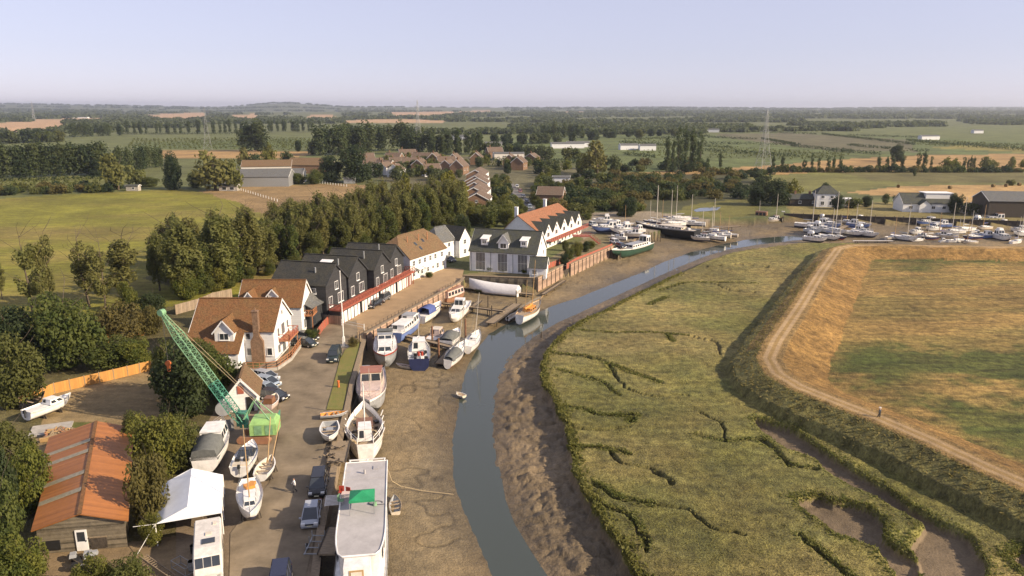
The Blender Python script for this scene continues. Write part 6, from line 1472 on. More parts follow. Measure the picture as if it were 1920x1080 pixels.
# boat under a white ridge cover
t, L = place('covered_boat', 'boat wrapped in a long white ridged tarpaulin below the townhouse garden', (884, 546), (968, 554), -2.2, 'boat'); t.location.z = -2.5
st = add_hull(t, 12.5, 3.4, 1.5, 'b_grey', 'b_white', 'b_white', tr=.85, sheer=.5, full=2.3)
b = MB(); rows = []
for s in st:
    x, y, z = s[6]; k = (x/12.5+.5); rows.append([(x, -y*1.06, z*.55), (x, -y*1.08, z+.15), (x, -y*.4, z+.95), (x, 0, z+1.25+.3*k), (x, y*.4, z+.95), (x, y*1.08, z+.15), (x, y*1.06, z*.55)])
b.grid(rows); b.poly(rows[0][::-1]); b.build('tarpaulin', M['tarp'], t)
# ketch with orange deck
t, L = place('ketch', 'white two-masted ketch with orange deck covers at the pontoon end', (1012, 578), (973, 604), -2.4, 'sailing boat', roll=4); t.location.z = -2.9
st = add_hull(t, max(9.5, L), 3.3, 1.9, 'b_white', 'b_white', 'mastwood', tr=.55, sheer=.8, full=2.0, deckm='teak'); cabin(t, -2.2, 1.4, 1.9, 1.8, .65, 'b_orange', .2, .2, True, .85, 'b_orange')
b = MB(); b.tube((-3.3, 0, 2.6), (.8, 0, 2.7), .28, .2, 8); b.build('furled_sail', M['b_orange'], t); mast(t, .9, 1.7, 10.5, 'mastwood', 0, .1, True, 9.5, 3.2, 1.9); mast(t, -3.0, 1.7, 7.0, 'mastwood', 0, .07, False)
b = MB(); b.tube((L/2-.3, 0, 2.6), (L/2+1.6, 0, 3.1), .08, .05, 7); b.build('bowsprit', M['mastwood'], t); rails(t, st, .5, 'chrome', 0, 12)
def dinghy(label, bow, stern, z, B=1.5, H=.55, mt='b_white', mi='b_cream', trim='b_white', motor=False, roll=0, name='dinghy', Lf=None):
    t, L = place(name, label, bow, stern, z, 'dinghy', roll=roll); L = Lf or L
    add_hull(t, L, B, H, mt, mt, trim, tr=.75, sheer=.18, full=2.0, open_=True, m_in=mi)
    if motor: outboard(t, -L/2, H)
    return t, L
dinghy('small white tender with an outboard beside the orange-decked ketch', (968, 590), (952, 602), -2.8, 1.4, .5, motor=True)
t, L = dinghy('tan tender lying on the mud beside the navy boat', (742, 688), (771, 693), -2.6, 1.6, .55, 'b_cream', 'b_pink', roll=10)
dinghy('grey dinghy lying on the mud beside the houseboat', (741, 936), (743, 968), -2.65, 1.35, .5, 'b_cream', 'b_grey', 'wood', roll=-6)
dinghy('pale upturned skiff stranded at the water edge', (856, 740), (871, 746), -3.0, 1.1, .35, 'b_cream', 'b_cream')
# two sloops by the sloping pontoon
def sloop(label, bow, stern, z, Lmin, B, bot, top, mh, boom=3, cover=None, m='mast', roll=0, cab='b_white', group=None):
    t, L = place('sloop', label, bow, stern, z, 'sailing boat', group, roll=roll); L = max(Lmin, L)
    st = add_hull(t, L, B, B*.58, bot, top, 'b_white', tr=.55, sheer=.35, full=2.0); h_ = B*.55
    cabin(t, -L*.08, L*.27, B*.55, h_, .42, cab, .5, .05, True, .8, wf=.35)
    mast(t, L*.12, h_, mh, m, boom, .07, True, L, B, B*.58, cover); rails(t, st, .45, 'chrome', 0, 12, .018)
    if cover:
        b = MB(); b.grid([[(-L*.46, y, h_+z_) for y, z_ in ((-B*.4, 0), (-B*.2, .5), (0, .65), (B*.2, .5), (B*.4, 0))], [(L*.02, y, h_+z_) for y, z_ in ((-B*.46, 0), (-B*.25, .6), (0, .85), (B*.25, .6), (B*.46, 0))]]); b.build('canvas_cover', M[cover], t)
    return t
sloop('white sloop with a tall bare mast at the water edge', (897, 634), (876, 664), -2.5, 7, 2.5, 'b_white', 'b_white', 8.6, 2.8, None, roll=6)
sloop('small sloop with a red bottom and grey cover beside the sloping pontoon', (868, 656), (838, 692), -2.6, 7, 2.6, 'b_red', 'b_white', 8.4, 2.8, 'canvas_grey', roll=8)
t, L = place('cabin_boat', 'small cream boat with a brown cabin between the piles', (832, 624), (804, 648), -2.2, 'boat'); t.location.z = -2.6
add_hull(t, 7, 2.6, 1.3, 'b_cream', 'b_cream', 'b_brown', tr=.8, sheer=.4, full=2.1); cabin(t, -.8, 1.6, 1.9, 1.25, 1.2, 'b_pink', .3, .1, True, .9, 'b_cream')
t, L = place('motor_boat', 'white motor boat under a dark grey canvas cover next to the white sloop', (862, 626), (834, 652), -2.2, 'motor boat'); t.location.z = -2.6
st = add_hull(t, 7.6, 2.9, 1.5, 'b_white', 'b_white', 'b_white', tr=.85, sheer=.4, full=2.2); cabin(t, 0, 2.2, 2.0, 1.4, .5, 'b_white', .7, .1, True)
b = MB(); b.grid([[(x, y, 1.4+z_*k) for y, z_ in ((-1.35, 0), (-1.0, .9), (0, 1.1), (1.0, .9), (1.35, 0))] for x, k in ((-3.7, .5), (-2.4, 1), (-.3, 1.1), (.9, .45))]); b.build('canvas_cover', M['canvas_grey'], t)
# boats standing on the quay and in the yard
t, L = dinghy('white open boat standing on the quay beside the fishing boat', (617, 838), (620, 800), .35, 2.3, .95, 'b_white', 'b_grey', Lf=5.2, name='open_boat')
b = MB(); b.box((-.6, 0, .55), (.9, .8, .55)); b.build('engine_box', M['b_grey'], t)
b = MB(); [b.box((x, 0, -.18), (.2, 1.5, .35)) for x in (-1.4, 1.2)]; b.build('trestle', M['darkwood'], t)
t, L = dinghy('small skiff with an orange and blue cover on the quay edge by the grass', (640, 780), (613, 783), .15, 1.4, .5, 'b_grey', 'b_orange', 'b_white', Lf=3.6, name='skiff')
t, L = place('cabin_cruiser', 'large white cabin cruiser with a grey aft cover standing behind the white tent', (420, 816), (384, 888), .6, 'cruiser'); t.location.z = .5
st = add_hull(t, 9.6, 3.3, 1.9, 'b_navy', 'b_white', 'b_white', tr=.85, sheer=.5, full=2.2); cabin(t, -1.2, 2.6, 2.6, 1.8, 1.45, 'b_white', .7, .1, True, .88)
b = MB(); b.grid([[(x, y, 1.8+z_*k) for y, z_ in ((-1.5, -.3), (-1.2, 1.1), (0, 1.35), (1.2, 1.1), (1.5, -.3))] for x, k in ((-4.8, .8), (-3, 1.0), (-1.15, 1.05))]); b.poly([(-4.8, y, 1.8+z_*.8) for y, z_ in ((-1.5, -.3), (-1.2, 1.1), (0, 1.35), (1.2, 1.1), (1.5, -.3))][::-1]); b.build('canvas_cover', M['canvas_grey'], t); rails(t, st, .55, 'chrome', 4, 12); keel_cradle(t, 9.6, 1.9)
b = MB(); b.box((3.4, .2, 2.4), (.9, .9, .4)); b.box((3.0, -.5, 2.5), (.5, .5, .5)); b.build('deck_gear', M['b_grey'], t)
t, L = place('motor_boat', 'white motor boat with a black raked windscreen on a trailer beside the cruiser', (476, 846), (450, 896), .5, 'motor boat'); t.location.z = .55
st = add_hull(t, 6.6, 2.4, 1.25, 'b_white', 'b_white', 'b_white', tr=.85, sheer=.3, full=2.2); cabin(t, -.6, 1.5, 1.9, 1.2, .6, 'glass', 1.0, .3, False, .75, 'glass')
b = MB(); b.box((-2.2, 0, 1.25), (1.4, 1.7, .25)); b.box((-2.0, .45, 1.5), (.5, .5, .45), m=1); b.box((-2.0, -.45, 1.5), (.5, .5, .45), m=1); b.build('cockpit', [M['b_cream'], M['b_black']], t); outboard(t, -3.3, 1.1); keel_cradle(t, 6, 1.2)
t, L = dinghy('white sailing dinghy with buff spars propped against the crane barge', (512, 864), (487, 906), .55, 1.9, .8, 'b_white', 'b_cream', Lf=4.6, name='sailing_dinghy'); keel_cradle(t, 4, .6)
b = MB(); b.tube((1.2, .2, .3), (4.6, .5, 4.6), .06, .05, 6); b.tube((1.0, -.2, .3), (4.2, -.7, 4.4), .06, .05, 6); b.build('spar', M['mastwood'], t)
t = sloop('white yacht with a red deck cover on a cradle beside the white tent', (471, 990), (469, 918), .7, 7.0, 2.5, 'b_navy', 'b_white', 8.2, 0, None, 'mastwood'); t.location.z = .55; keel_cradle(t, 6.5, 1.4)
b = MB(); b.box((-1.6, 0, 1.75), (.9, .9, .35), .4); b.box((-2.2, .3, 1.7), (.6, .6, .3), 1.2); b.build('deck_cover', M['b_orange'], t)
t, L = place('motor_boat', 'white cuddy motor boat laid up on the grass under the orange fence', (130, 756), (56, 784), .5, 'motor boat'); t.location.z = .35
st = add_hull(t, 6.4, 2.3, 1.2, 'b_white', 'b_white', 'b_white', tr=.85, sheer=.4, full=2.2); cabin(t, -.4, 2.0, 1.8, 1.15, .65, 'b_white', 1.0, .15, True, .8); outboard(t, -3.2, 1.0); keel_cradle(t, 5, 1.0)
dinghy('dark upturned-looking dinghy leaning by the end of the orange fence', (83, 742), (44, 766), .3, 1.5, .6, 'b_black', 'b_black', 'b_black', roll=14)
t, L = place('hull_shell', 'small pale boat hull with a brown cabin among the parked cars and the yard hut', (521, 752), (498, 776), .4, 'boat'); t.location.z = .5
add_hull(t, 3.8, 1.9, 1.0, 'b_pink', 'b_pink', 'b_white', tr=.85, sheer=.3, full=2.2, open_=True); cabin(t, -1.3, .2, 1.3, .9, .7, 'b_brown', .2, .1, False)
# barges and the marina
t, L = place('dutch_barge', 'white and dark green barge with a tall wheelhouse on the mud below the boatyard', (1147, 486), (1217, 466), -2.0, 'barge'); t.location.z = -2.5
st = add_hull(t, max(19, L), 4.4, 2.5, 'b_green', 'b_green', 'b_white', tr=.75, sheer=.9, full=3.0); cabin(t, -7.5, 1.6, 3.2, 2.4, 1.0, 'b_white', .2, .1, True, .92, 'b_grey'); cabin(t, -9.0, -6.6, 2.9, 2.4, 2.6, 'b_white', .2, .1, True, .92)
t, L = place('black_barge', 'big black-hulled barge at the left end of the marina', (1208, 436), (1288, 446), -2.0, 'barge'); t.location.z = -2.5
st = add_hull(t, 24, 5.6, 3.4, 'b_black', 'b_black', 'b_grey', tr=.8, sheer=.9, full=3.0, deckm='b_cream'); cabin(t, -7, 2, 3.6, 3.3, .7, 'b_cream', .2, .1, True); mast(t, 3.5, 3.2, 14, 'mast', 6, .16, True, 23, 5, 3.4, 'b_cream')
for _ in range(20):
    b = MB(); b.box((rnd.uniform(-10, 9), rnd.uniform(-1.8, 1.8), 3.4), (rnd.uniform(.5, 1.6), .7, .6), rnd.uniform(0, 3)); b.build('deck_box', M[rnd.choice(('b_white', 'b_grey', 'rope'))], t)
t, L = place('wreck_barge', 'dark low barge with a rusty cabin below the dark trees across the mud', (1400, 410), (1455, 414), -1.8, 'barge'); t.location.z = -2.3
add_hull(t, 16, 4.2, 1.9, 'b_black', 'b_black', 'b_brown', tr=.8, sheer=.4, full=3.0, deckm='darkwood'); cabin(t, -2, 2.2, 2.8, 1.8, 1.9, 'b_rust', .1, .1, True, .95, 'b_brown'); mast(t, -5.5, 1.8, 9, 'mast', 0, .12, False)
# prototypes for the crowded moorings
def yacht_proto(name, L, B, hullm, mh, cover, m='mast'):
    t = thing(name, 'x', 'yacht', (0, 0, 0)); add_hull(t, L, B, B*.58, 'b_navy' if hullm != 'b_navy' else 'b_red', hullm, 'b_white', tr=.55, sheer=.4, full=2.0); h_ = B*.55
    cabin(t, -L*.08, L*.27, B*.58, h_, .5, 'b_white', .5, .05, True, .8, wf=.35); mast(t, L*.1, h_, mh, m, L*.33, .13, True, L, B, B*.58, cover); return t
def motor_proto(name, L, B, hullm, fly=False, roofm='b_white'):
    t = thing(name, 'x', 'motor boat', (0, 0, 0)); st = add_hull(t, L, B, B*.62, 'b_navy', hullm, 'b_white', tr=.88, sheer=.5, full=2.2); h_ = B*.58
    cabin(t, -L*.05, L*.3, B*.7, h_, .7, 'b_white', .9, .1, True); cabin(t, -L*.32, -L*.03, B*.74, h_, 1.7, 'b_white', .6, .1, True, .88, roofm)
    if fly: cabin(t, -L*.28, -L*.08, B*.5, h_+1.77, .6, 'b_white', .3, .1, False)
    rails(t, st, .6, 'chrome', 5, 12); return t
YP = [yacht_proto('yacht', 9.0, 2.9, 'b_white', 10.5, 'canvas_blue'), yacht_proto('yacht', 8.0, 2.6, 'b_navy', 9.2, 'b_white'), yacht_proto('yacht', 10.5, 3.2, 'b_white', 12.5, 'b_grey'), yacht_proto('yacht', 7.5, 2.5, 'b_cream', 8.6, 'canvas_blue', 'mastwood')]
MP = [motor_proto('motor_cruiser', 9, 3.2, 'b_white', True), motor_proto('motor_cruiser', 7.5, 2.8, 'b_white'), motor_proto('motor_cruiser', 10, 3.4, 'b_blue', False, 'b_grey'), motor_proto('motor_cruiser', 8.5, 3.0, 'b_cream', False, 'b_brown')]
used = set()
YD = ['white yacht with a blue sail cover', 'navy-hulled yacht with a pale sail cover', 'large white yacht with a tall mast', 'small cream yacht with a wooden mast']
MD = ['white motor cruiser with an upper helm', 'small white motor cruiser', 'blue-hulled motor cruiser', 'cream motor cruiser with a brown cabin top']
def moor(kind, v, px, py, ang, sc, cluster, grp, z=-2.4, rank=[]):
    sc = sc*(.84 if kind == 'm' else .92)
    src = (YP if kind == 'y' else MP)[v]; p = G(px, py, z); lab = f'{(YD if kind == "y" else MD)[v]} {cluster}'
    if (kind, v) in used: return dup(src, p, R(ang), sc, lab, grp)
    used.add((kind, v)); src.location = p; src.rotation_euler = (0, 0, R(ang)); src.scale = (sc,)*3; src['label'] = lab; src['group'] = grp; return src
def cluster(rows, where, grp):
    rows = sorted(rows, key=lambda r: r[2])
    for i, (k, v, px, py, an, sc, *zz) in enumerate(rows): moor(k, v, px, py, an, sc, f'{where}, {ORD[i]} from left', grp, *(zz or [-2.4]))
cluster([('y', 2, 1262, 426, 200, 1.0, -.6), ('y', 0, 1300, 424, 160, 1.0, -.5), ('y', 3, 1245, 418, 170, .9, .1), ('y', 1, 1320, 448, 150, .95), ('m', 1, 1285, 444, 165, .9, -1.8), ('y', 0, 1338, 450, 140, 1.0), ('y', 3, 1352, 446, 150, .95), ('y', 2, 1342, 440, 145, .95), ('m', 3, 1312, 452, 165, .9), ('y', 1, 1222, 420, 165, .85, .1), ('y', 3, 1368, 444, 150, .8), ('y', 2, 1272, 416, 190, 1.0, .1)], 'in the left yacht group', 'left-hand group of yachts')
cluster([('m', 0, 1528, 454, 320, 1.0), ('m', 1, 1524, 438, 310, 1.0), ('m', 0, 1540, 436, 315, 1.1), ('y', 0, 1555, 450, 300, .95), ('y', 1, 1571, 449, 300, .85), ('m', 2, 1552, 428, 320, 1.1), ('m', 0, 1546, 418, 300, .9), ('y', 2, 1517, 428, 330, 1.05), ('y', 0, 1598, 442, 310, 1.0), ('m', 0, 1618, 440, 300, 1.0), ('m', 2, 1610, 428, 320, 1.0), ('y', 2, 1624, 444, 300, .95), ('m', 1, 1618, 418, 300, 1.0), ('y', 3, 1584, 420, 310, 1.0), ('y', 2, 1560, 440, 300, 1.15)], 'in the middle moorings', 'middle crowd of moored boats')
cluster([('y', 3, 1674, 450, 20, .9), ('y', 2, 1695, 452, 300, .95), ('m', 1, 1715, 440, 200, .9), ('m', 3, 1728, 448, 90, .8), ('y', 0, 1716, 454, 200, .7), ('y', 1, 1742, 450, 190, .85), ('m', 1, 1748, 434, 200, 1.0), ('m', 2, 1736, 424, 195, 1.1), ('y', 3, 1762, 446, 200, .95), ('m', 3, 1776, 448, 330, .9), ('y', 0, 1788, 440, 190, 1.0), ('m', 1, 1772, 456, 0, .6), ('y', 2, 1808, 436, 200, .95), ('m', 0, 1826, 424, 210, 1.1), ('y', 1, 1822, 450, 190, 1.0), ('m', 1, 1838, 446, 320, .9), ('y', 3, 1816, 458, 180, .8), ('m', 3, 1862, 420, 180, 1.4), ('m', 1, 1876, 426, 200, 1.0), ('m', 0, 1878, 452, 270, 1.15), ('m', 2, 1858, 448, 10, .9), ('y', 0, 1905, 458, 30, .8), ('m', 1, 1908, 436, 180, .9), ('y', 2, 1918, 444, 200, 1.0), ('y', 0, 1792, 456, 10, .75), ('m', 2, 1760, 428, 185, 1.0), ('y', 3, 1845, 432, 200, 1.0)], 'in the right moorings', 'right-hand moorings')
cluster([('m', 1, 1150, 430, 200, 1.1, .3), ('m', 0, 1166, 438, 190, 1.1, .3), ('m', 2, 1136, 436, 195, 1.2, .3), ('m', 3, 1182, 446, 170, 1.1, .2), ('m', 1, 1192, 438, 200, 1.0, .2), ('m', 0, 1130, 420, 180, 1.0, .2), ('m', 1, 1160, 450, 160, .8, .2), ('y', 3, 1175, 424, 175, .8, .2)], 'ashore in the boatyard', 'boats laid up in the boatyard')
cluster([('y', 1, 1425, 414, 200, .8), ('m', 3, 1448, 418, 190, 1.0), ('m', 1, 1462, 408, 170, .9)], 'by the dark wreck', 'boats by the dark wreck')
# ---------------------------------------------------------------- cars
def car(label, front, back, paint, kind='hatch', Lf=None, plates=True, group=None, z=.03):
    A, B = G(*front), G(*back); d = A-B; c = (A+B)/2
    t = thing('parked_car', label, 'car', (c.x, c.y, z), math.atan2(d.y, d.x), group)
    L = Lf or {'hatch': 4.2, 'estate': 4.6, 'suv': 4.6, 'offroad': 4.7, 'saloon': 4.6}[kind]; W = 1.8 if kind not in ('suv', 'offroad') else 1.88
    hb = {'hatch': .82, 'estate': .82, 'saloon': .80, 'suv': .98, 'offroad': 1.05}[kind]; ht = {'hatch': 1.46, 'estate': 1.48, 'saloon': 1.42, 'suv': 1.72, 'offroad': 1.85}[kind]
    x1 = L/2; gr = .22 if kind not in ('suv', 'offroad') else .32
    prof = [(-x1, gr+.1, .92), (-x1, hb*.72, .96), (-x1+.08, hb*.97, .97), (-x1*.3, hb*1.0, 1.0), (x1*.38, hb*.99, .99), (x1*.78, hb*.9, .96), (x1-.06, hb*.74, .93), (x1, gr+.14, .9)]
    rows = []
    for x, z_, k in prof: rows.append([(x, -W/2*k*.96, gr), (x, -W/2*k, min(z_, gr+.28)), (x, -W/2*k*.98, max(z_-.1, gr+.05)), (x, -W/2*k*.86, z_), (x, 0, z_+.03), (x, W/2*k*.86, z_), (x, W/2*k*.98, max(z_-.1, gr+.05)), (x, W/2*k, min(z_, gr+.28)), (x, W/2*k*.96, gr)])
    b = MB(); b.grid(rows[::-1]); b.poly(rows[0]); b.poly(rows[-1][::-1])
    rr = {'hatch': (-.47, -.40, .10, .38), 'estate': (-.49, -.45, .10, .36), 'saloon': (-.40, -.22, .10, .36), 'suv': (-.49, -.45, .12, .34), 'offroad': (-.49, -.475, .16, .24)}[kind]
    xb, xr, xf, xw = (k*L for k in rr)
    top = [(xr, -W*.35, ht-.04), (xf, -W*.35, ht-.03), (xf, W*.35, ht-.03), (xr, W*.35, ht-.04)]
    b.prism([(p[0], p[1]) for p in top], ht-.07, ht); bo = b.build('body', M['car_'+paint], t)
    lo = [(xb, -W*.455, hb*.97), (xw, -W*.44, hb*.95), (xw, W*.44, hb*.95), (xb, W*.455, hb*.97)]; hi = [(xr-.03, -W*.36, ht-.05), (xf+.04, -W*.355, ht-.05), (xf+.04, W*.355, ht-.05), (xr-.03, W*.36, ht-.05)]
    for nm, (i, j) in (('side_window', (0, 1)), ('windscreen', (1, 2)), ('side_window', (2, 3)), ('rear_window', (3, 0))):
        g = MB(); g.poly([lo[i], lo[j], hi[j], hi[i]]); g.build(nm, M['glass'], t)
    pb = MB()
    for s in (0, 1):
        y0 = (-1 if s == 0 else 1)
        for u in (.0, .36, .66, 1.0):
            a = Vector(lo[0]).lerp(Vector(lo[1]), u); c_ = Vector(hi[0]).lerp(Vector(hi[1]), u); a.y *= -y0*1.0 if False else 1; 
            if s: a.y = -a.y; c_.y = -c_.y
            pb.bar(a, c_, .07, .05)
    pb.build('pillar', M['car_'+paint], t)
    for sx in (-.30, .31):
        for s in (-1, 1):
            wb = MB(); r = .32 if gr < .3 else .38; y = s*W*.46
            wb.tube((0, -.1, 0), (0, .1, 0), r, r, 14); wo = wb.build('wheel', M['rub'], t, loc=(sx*L, y, r-.02))
            rb = MB(); rb.tube((0, s*.09, 0), (0, s*.115, 0), r*.62, r*.55, 10); rb.build('rim', M['rim'], wo)
    for s in (-1, 1):
        h_ = MB(); h_.box((x1-.1, s*W*.34, hb*.74), (.2, .38, .16)); h_.build('headlight', M['lamp'], t)
        h_ = MB(); h_.box((-x1+.02, s*W*.40, hb*.8), (.1, .22, .22)); h_.build('tail_light', M['tail'], t)
        h_ = MB(); h_.box((xw-.25, s*(W*.5+.06), hb*1.05), (.14, .18, .12)); h_.build('mirror', M['car_'+paint], t)
    h_ = MB(); h_.box((x1+.005, 0, .42), (.03, .5, .11)); h_.build('number_plate', M['plate'], t)
    h_ = MB(); h_.box((x1-.02, 0, hb*.68), (.06, .8, .14)); h_.build('grille', M['rub'], t)
    return t
car('silver saloon parked on the quay beside the houseboat, facing the camera', (581, 991), (588, 952), 'silver', 'saloon')
car('black off-road car parked behind the silver saloon in the shade', (594, 937), (601, 899), 'black', 'suv')
car('dark roof of a car parked at the very bottom edge of the quay', (521, 1130), (528, 1084), 'navy', 'suv')
car('dark green off-road car parked on the road beside the grass verge', (619, 688), (634, 661), 'dkgreen', 'offroad')
car('dark estate car parked under the balcony of the catslide house', (588, 651), (556, 646), 'dkgreen', 'estate')
car('black car parked behind the dark estate by the second white house', (592, 641), (562, 634), 'black', 'hatch')
car('black car nearest the flagpole in front of the white garage doors', (690, 580), (712, 570), 'black', 'estate')
car('dark off-road car farther along in front of the garage doors', (706, 572), (730, 557), 'cargrey', 'suv')
for i, (a, c, p_, lb) in enumerate((((520, 717), (479, 708), 'silver', 'silver hatchback, farthest of the four cars beside the yard hut'), ((521, 727), (482, 719), 'ltblue', 'pale blue hatchback, second of the four cars beside the yard hut'), ((519, 740), (480, 731), 'ltblue', 'pale blue car, third of the four cars beside the yard hut'), ((537, 752), (492, 745), 'black', 'black car, nearest of the four beside the yard hut'))): car(lb, a, c, p_, 'hatch')
car('dark car parked in the shade between the mill house and the townhouse', (850, 492), (836, 488), 'cargrey', 'hatch')
for i, (a, c, p_) in enumerate((((1160, 459), (1146, 454), 'carwhite'), ((1172, 467), (1157, 462), 'navy'), ((1118, 425), (1106, 421), 'carwhite'), ((1136, 432), (1124, 428), 'cargrey'), ((1170, 448), (1158, 444), 'silver'))): car(f'{dict(carwhite="white", navy="dark blue", cargrey="grey", silver="silver")[p_]} car parked in the boatyard, {ORD[(2, 4, 0, 1, 3)[i]]} from the left', a, c, p_, 'hatch', group='boatyard cars')
sp = [(948, 350), (952, 357), (957, 364), (962, 371), (968, 380), (974, 389), (982, 372), (988, 382), (994, 392), (976, 362), (970, 353), (945, 344)]
for i, (px, py) in enumerate(sorted(sp)):
    p_ = ('carwhite', 'silver', 'carred', 'cargrey', 'black', 'ltblue')[i % 6]
    car(f'{dict(carwhite="white", silver="silver", carred="red", cargrey="grey", black="black", ltblue="pale blue")[p_]} car parked along the village street, {ORD[i]} from the left', (px, py), (px-1, py-3.5), p_, 'hatch', group='cars on the village street')
# motorhome
p = G(405, 1046); mhv = thing('motorhome', 'white motorhome parked beside the tent at the bottom of the yard', 'motorhome', (p.x-.15, p.y-1.0, 0), R(-69))
b = MB(); sec = [(-3.3, .45, 2.75), (1.6, .45, 2.75), (2.7, .45, 2.55), (3.15, .45, 1.75), (3.35, .45, 1.1)]
rows = [[(x, -1.15, z0), (x, -1.17, z1-.25), (x, -1.05, z1), (x, 1.05, z1), (x, 1.17, z1-.25), (x, 1.15, z0)] for x, z0, z1 in sec]
b.grid(rows[::-1], sm=False); b.poly(rows[0]); b.poly(rows[-1][::-1]); b.build('body', M['offwhite'], mhv)
for y in (-.68, 0, .68):
    b = MB(); a0 = Vector((3.19, y, 1.55)); 
    b.poly([(3.235, y-.3, 1.62), (3.235, y+.3, 1.62), (2.78, y+.3, 2.42), (2.78, y-.3, 2.42)]) if False else b.slab([(3.2, y-.31, 1.72), (3.2, y+.31, 1.72), (2.79, y+.31, 2.46), (2.79, y-.31, 2.46)], .03); b.build('windscreen', M['glass'], mhv)
b = MB(); b.box((.7, .1, 2.78), (.8, 1.1, .08)); b.build('roof_light', M['glass'], mhv)
b = MB(); b.box((-.5, .1, 2.79), (.5, .5, .1)); b.box((-2.2, .6, 2.78), (.5, .3, .08)); b.build('roof_vent', M['b_cream'], mhv)
for x in (-1.9, 2.2):
    for s in (-1, 1):
        b = MB(); b.tube((0, -.12, 0), (0, .12, 0), .36, .36, 14); b.build('wheel', M['rub'], mhv, loc=(x, s*1.05, .34))
for s in (-1, 1):
    b = MB(); b.box((-.5, s*1.175, 1.75), (1.4, .03, .7)); b.build('side_window', M['glass'], mhv)
    b = MB(); b.box((3.3, s*.8, .85), (.1, .3, .2)); b.build('headlight', M['lamp'], mhv)
# white frame tent
tnt = thing('frame_tent', 'white sheeted frame tent with open front beside the motorhome', 'tent', G(381, 1015), R(20))
tnt.location = (-30.6, 63.6, 0); tw, tl, te, tr_ = 2.9, 8.2, 2.25, 3.5
b = MB()
for s in (-1, 1):
    rows = []
    for k in range(9):
        y = tl*k/8; sag = .06*math.sin(k*2.2)
        rows.append([(0, y, tr_), (s*tw*.35, y, tr_-(tr_-te)*.35-.05+sag*.6), (s*tw*.7, y, tr_-(tr_-te)*.7-.06-sag), (s*tw, y, te), (s*(tw+.02), y, te-.25)])
    b.grid(rows)
b.poly([(-tw, -.02, te), (tw, -.02, te), (0, -.02, tr_)]) ; b.poly([(-tw, tl, te), (0, tl, tr_), (tw, tl, te)])
b.build('canopy', M['tent'], tnt)
for s in (-1, 1):
    b = MB(); b.poly([(s*tw, 4.2, .2), (s*tw, tl, .2), (s*tw, tl, te-.25), (s*tw, 4.2, te-.25)]); b.build('side_sheet', M['tent'], tnt)
    for y in (0, 2.7, 5.4, tl):
        c = MB(); c.tube((s*tw, y, 0), (s*tw, y, te), .07, .07, 7); c.build('leg', M['pole'], tnt)
b = MB(); b.tube((-tw, 0, te), (-tw-1.6, -1.0, .1), .03, .03, 5); b.tube((-tw, 0, te), (-tw-1.9, .3, 2.2), .03, .03, 5); b.build('guy_pole', M['pole'], tnt)
# small things in the yard
def drum(px, py, m, label, r=.3, h=.85, name='drum'):
    b = MB(); b.tube((0, 0, 0), (0, 0, h), r, r, 14); [b.tube((0, 0, z), (0, 0, z+.04), r*1.04, r*1.04, 14) for z in (h*.33, h*.66, h-.04)]
    tag(b.build(name, M[m], None, loc=G(px, py)), label, name)
drum(360, 1068, 'galv', 'pale grey drum standing left of the motorhome'); drum(364, 1035, 'b_black', 'dark drum under the open front of the tent', .32, .7)
lad = thing('ladder_stack', 'stack of pale scaffold ladders on the ground near the shed corner', 'ladder', G(270, 1050, 0), R(-38)); b = MB()
for s in (-.25, .25): b.bar((0, s, .4), (5.2, s, .5), .07, .09)
for k in range(14): b.bar((.2+k*.38, -.25, .42), (.2+k*.38, .25, .42), .05, .05)
b.build('ladder_frame', M['wood'], lad)
gr = thing('steel_frame', 'grey tubular steel frame lying between the ladders and the motorhome', 'frame', G(322, 1066), R(-35)); b = MB()
for z in (.1, .8): b.path([(0, 0, z), (2.2, 0, z), (2.2, .9, z), (0, .9, z), (0, 0, z)], .03, 5)
for q in ((0, 0), (2.2, 0), (2.2, .9), (0, .9)): b.tube((*q, 0), (*q, .85), .03, .03, 5)
b.build('tube_frame', M['galv'], gr)
for i, (px, py) in enumerate(((140, 1052), (158, 1060), (170, 1048), (150, 1072), (178, 1066), (163, 1080))):
    b = MB(); 
    for k in range(5): b.box((rnd.uniform(-.4, .4), rnd.uniform(-.4, .4), .2+.12*k), (rnd.uniform(.3, .8), rnd.uniform(.3, .6), .3), rnd.uniform(0, 3), rnd.randrange(3), .8)
    tag(b.build('junk_pile', [M['b_black'], M['wood'], M['b_grey']], None, loc=G(px, py)), f'small heap of dark scrap outside the shed door, {ORD[i]} of six', 'scrap', 'scrap heaps at the shed door')
wp = thing('wood_stack', 'stack of split logs and planks beside the pale concrete slab in the yard', 'log pile', G(112, 818), R(22))
for k in range(60):
    pass
b = MB()
for k in range(90): b.bar((rnd.uniform(-1.6, 1.6), rnd.uniform(-.9, .9), .1+.9*rnd.random()**1.4), (rnd.uniform(-1.6, 1.6), rnd.uniform(-.9, .9), .2+.9*rnd.random()), .16, .16, rnd.randrange(3))
b.build('logs' if False else 'log_heap', [M['wood'], M['b_rust'], M['mastwood']], wp)
b = MB(); [b.bar((-1.9, -1.2-.05*k, .1+.12*k), (2.0, -1.2, .1+.12*k), .3, .1) for k in range(5)]; b.build('plank_stack', M['mastwood'], wp)
b = MB(); b.box((0, 0, .1), (4.6, 3.4, .2)); tag(b.build('slab', M['concrete'], None, loc=G(96, 806), rz=R(22)), 'pale concrete slab with white sheeting beside the log pile', 'slab')
# ---------------------------------------------------------------- crane
base = G(466, 822); tip = Vector((0, 0, 0))
cr = thing('crawler_crane', 'green lattice jib crane standing in the boatyard with its jib raised to the left', 'crane', base)
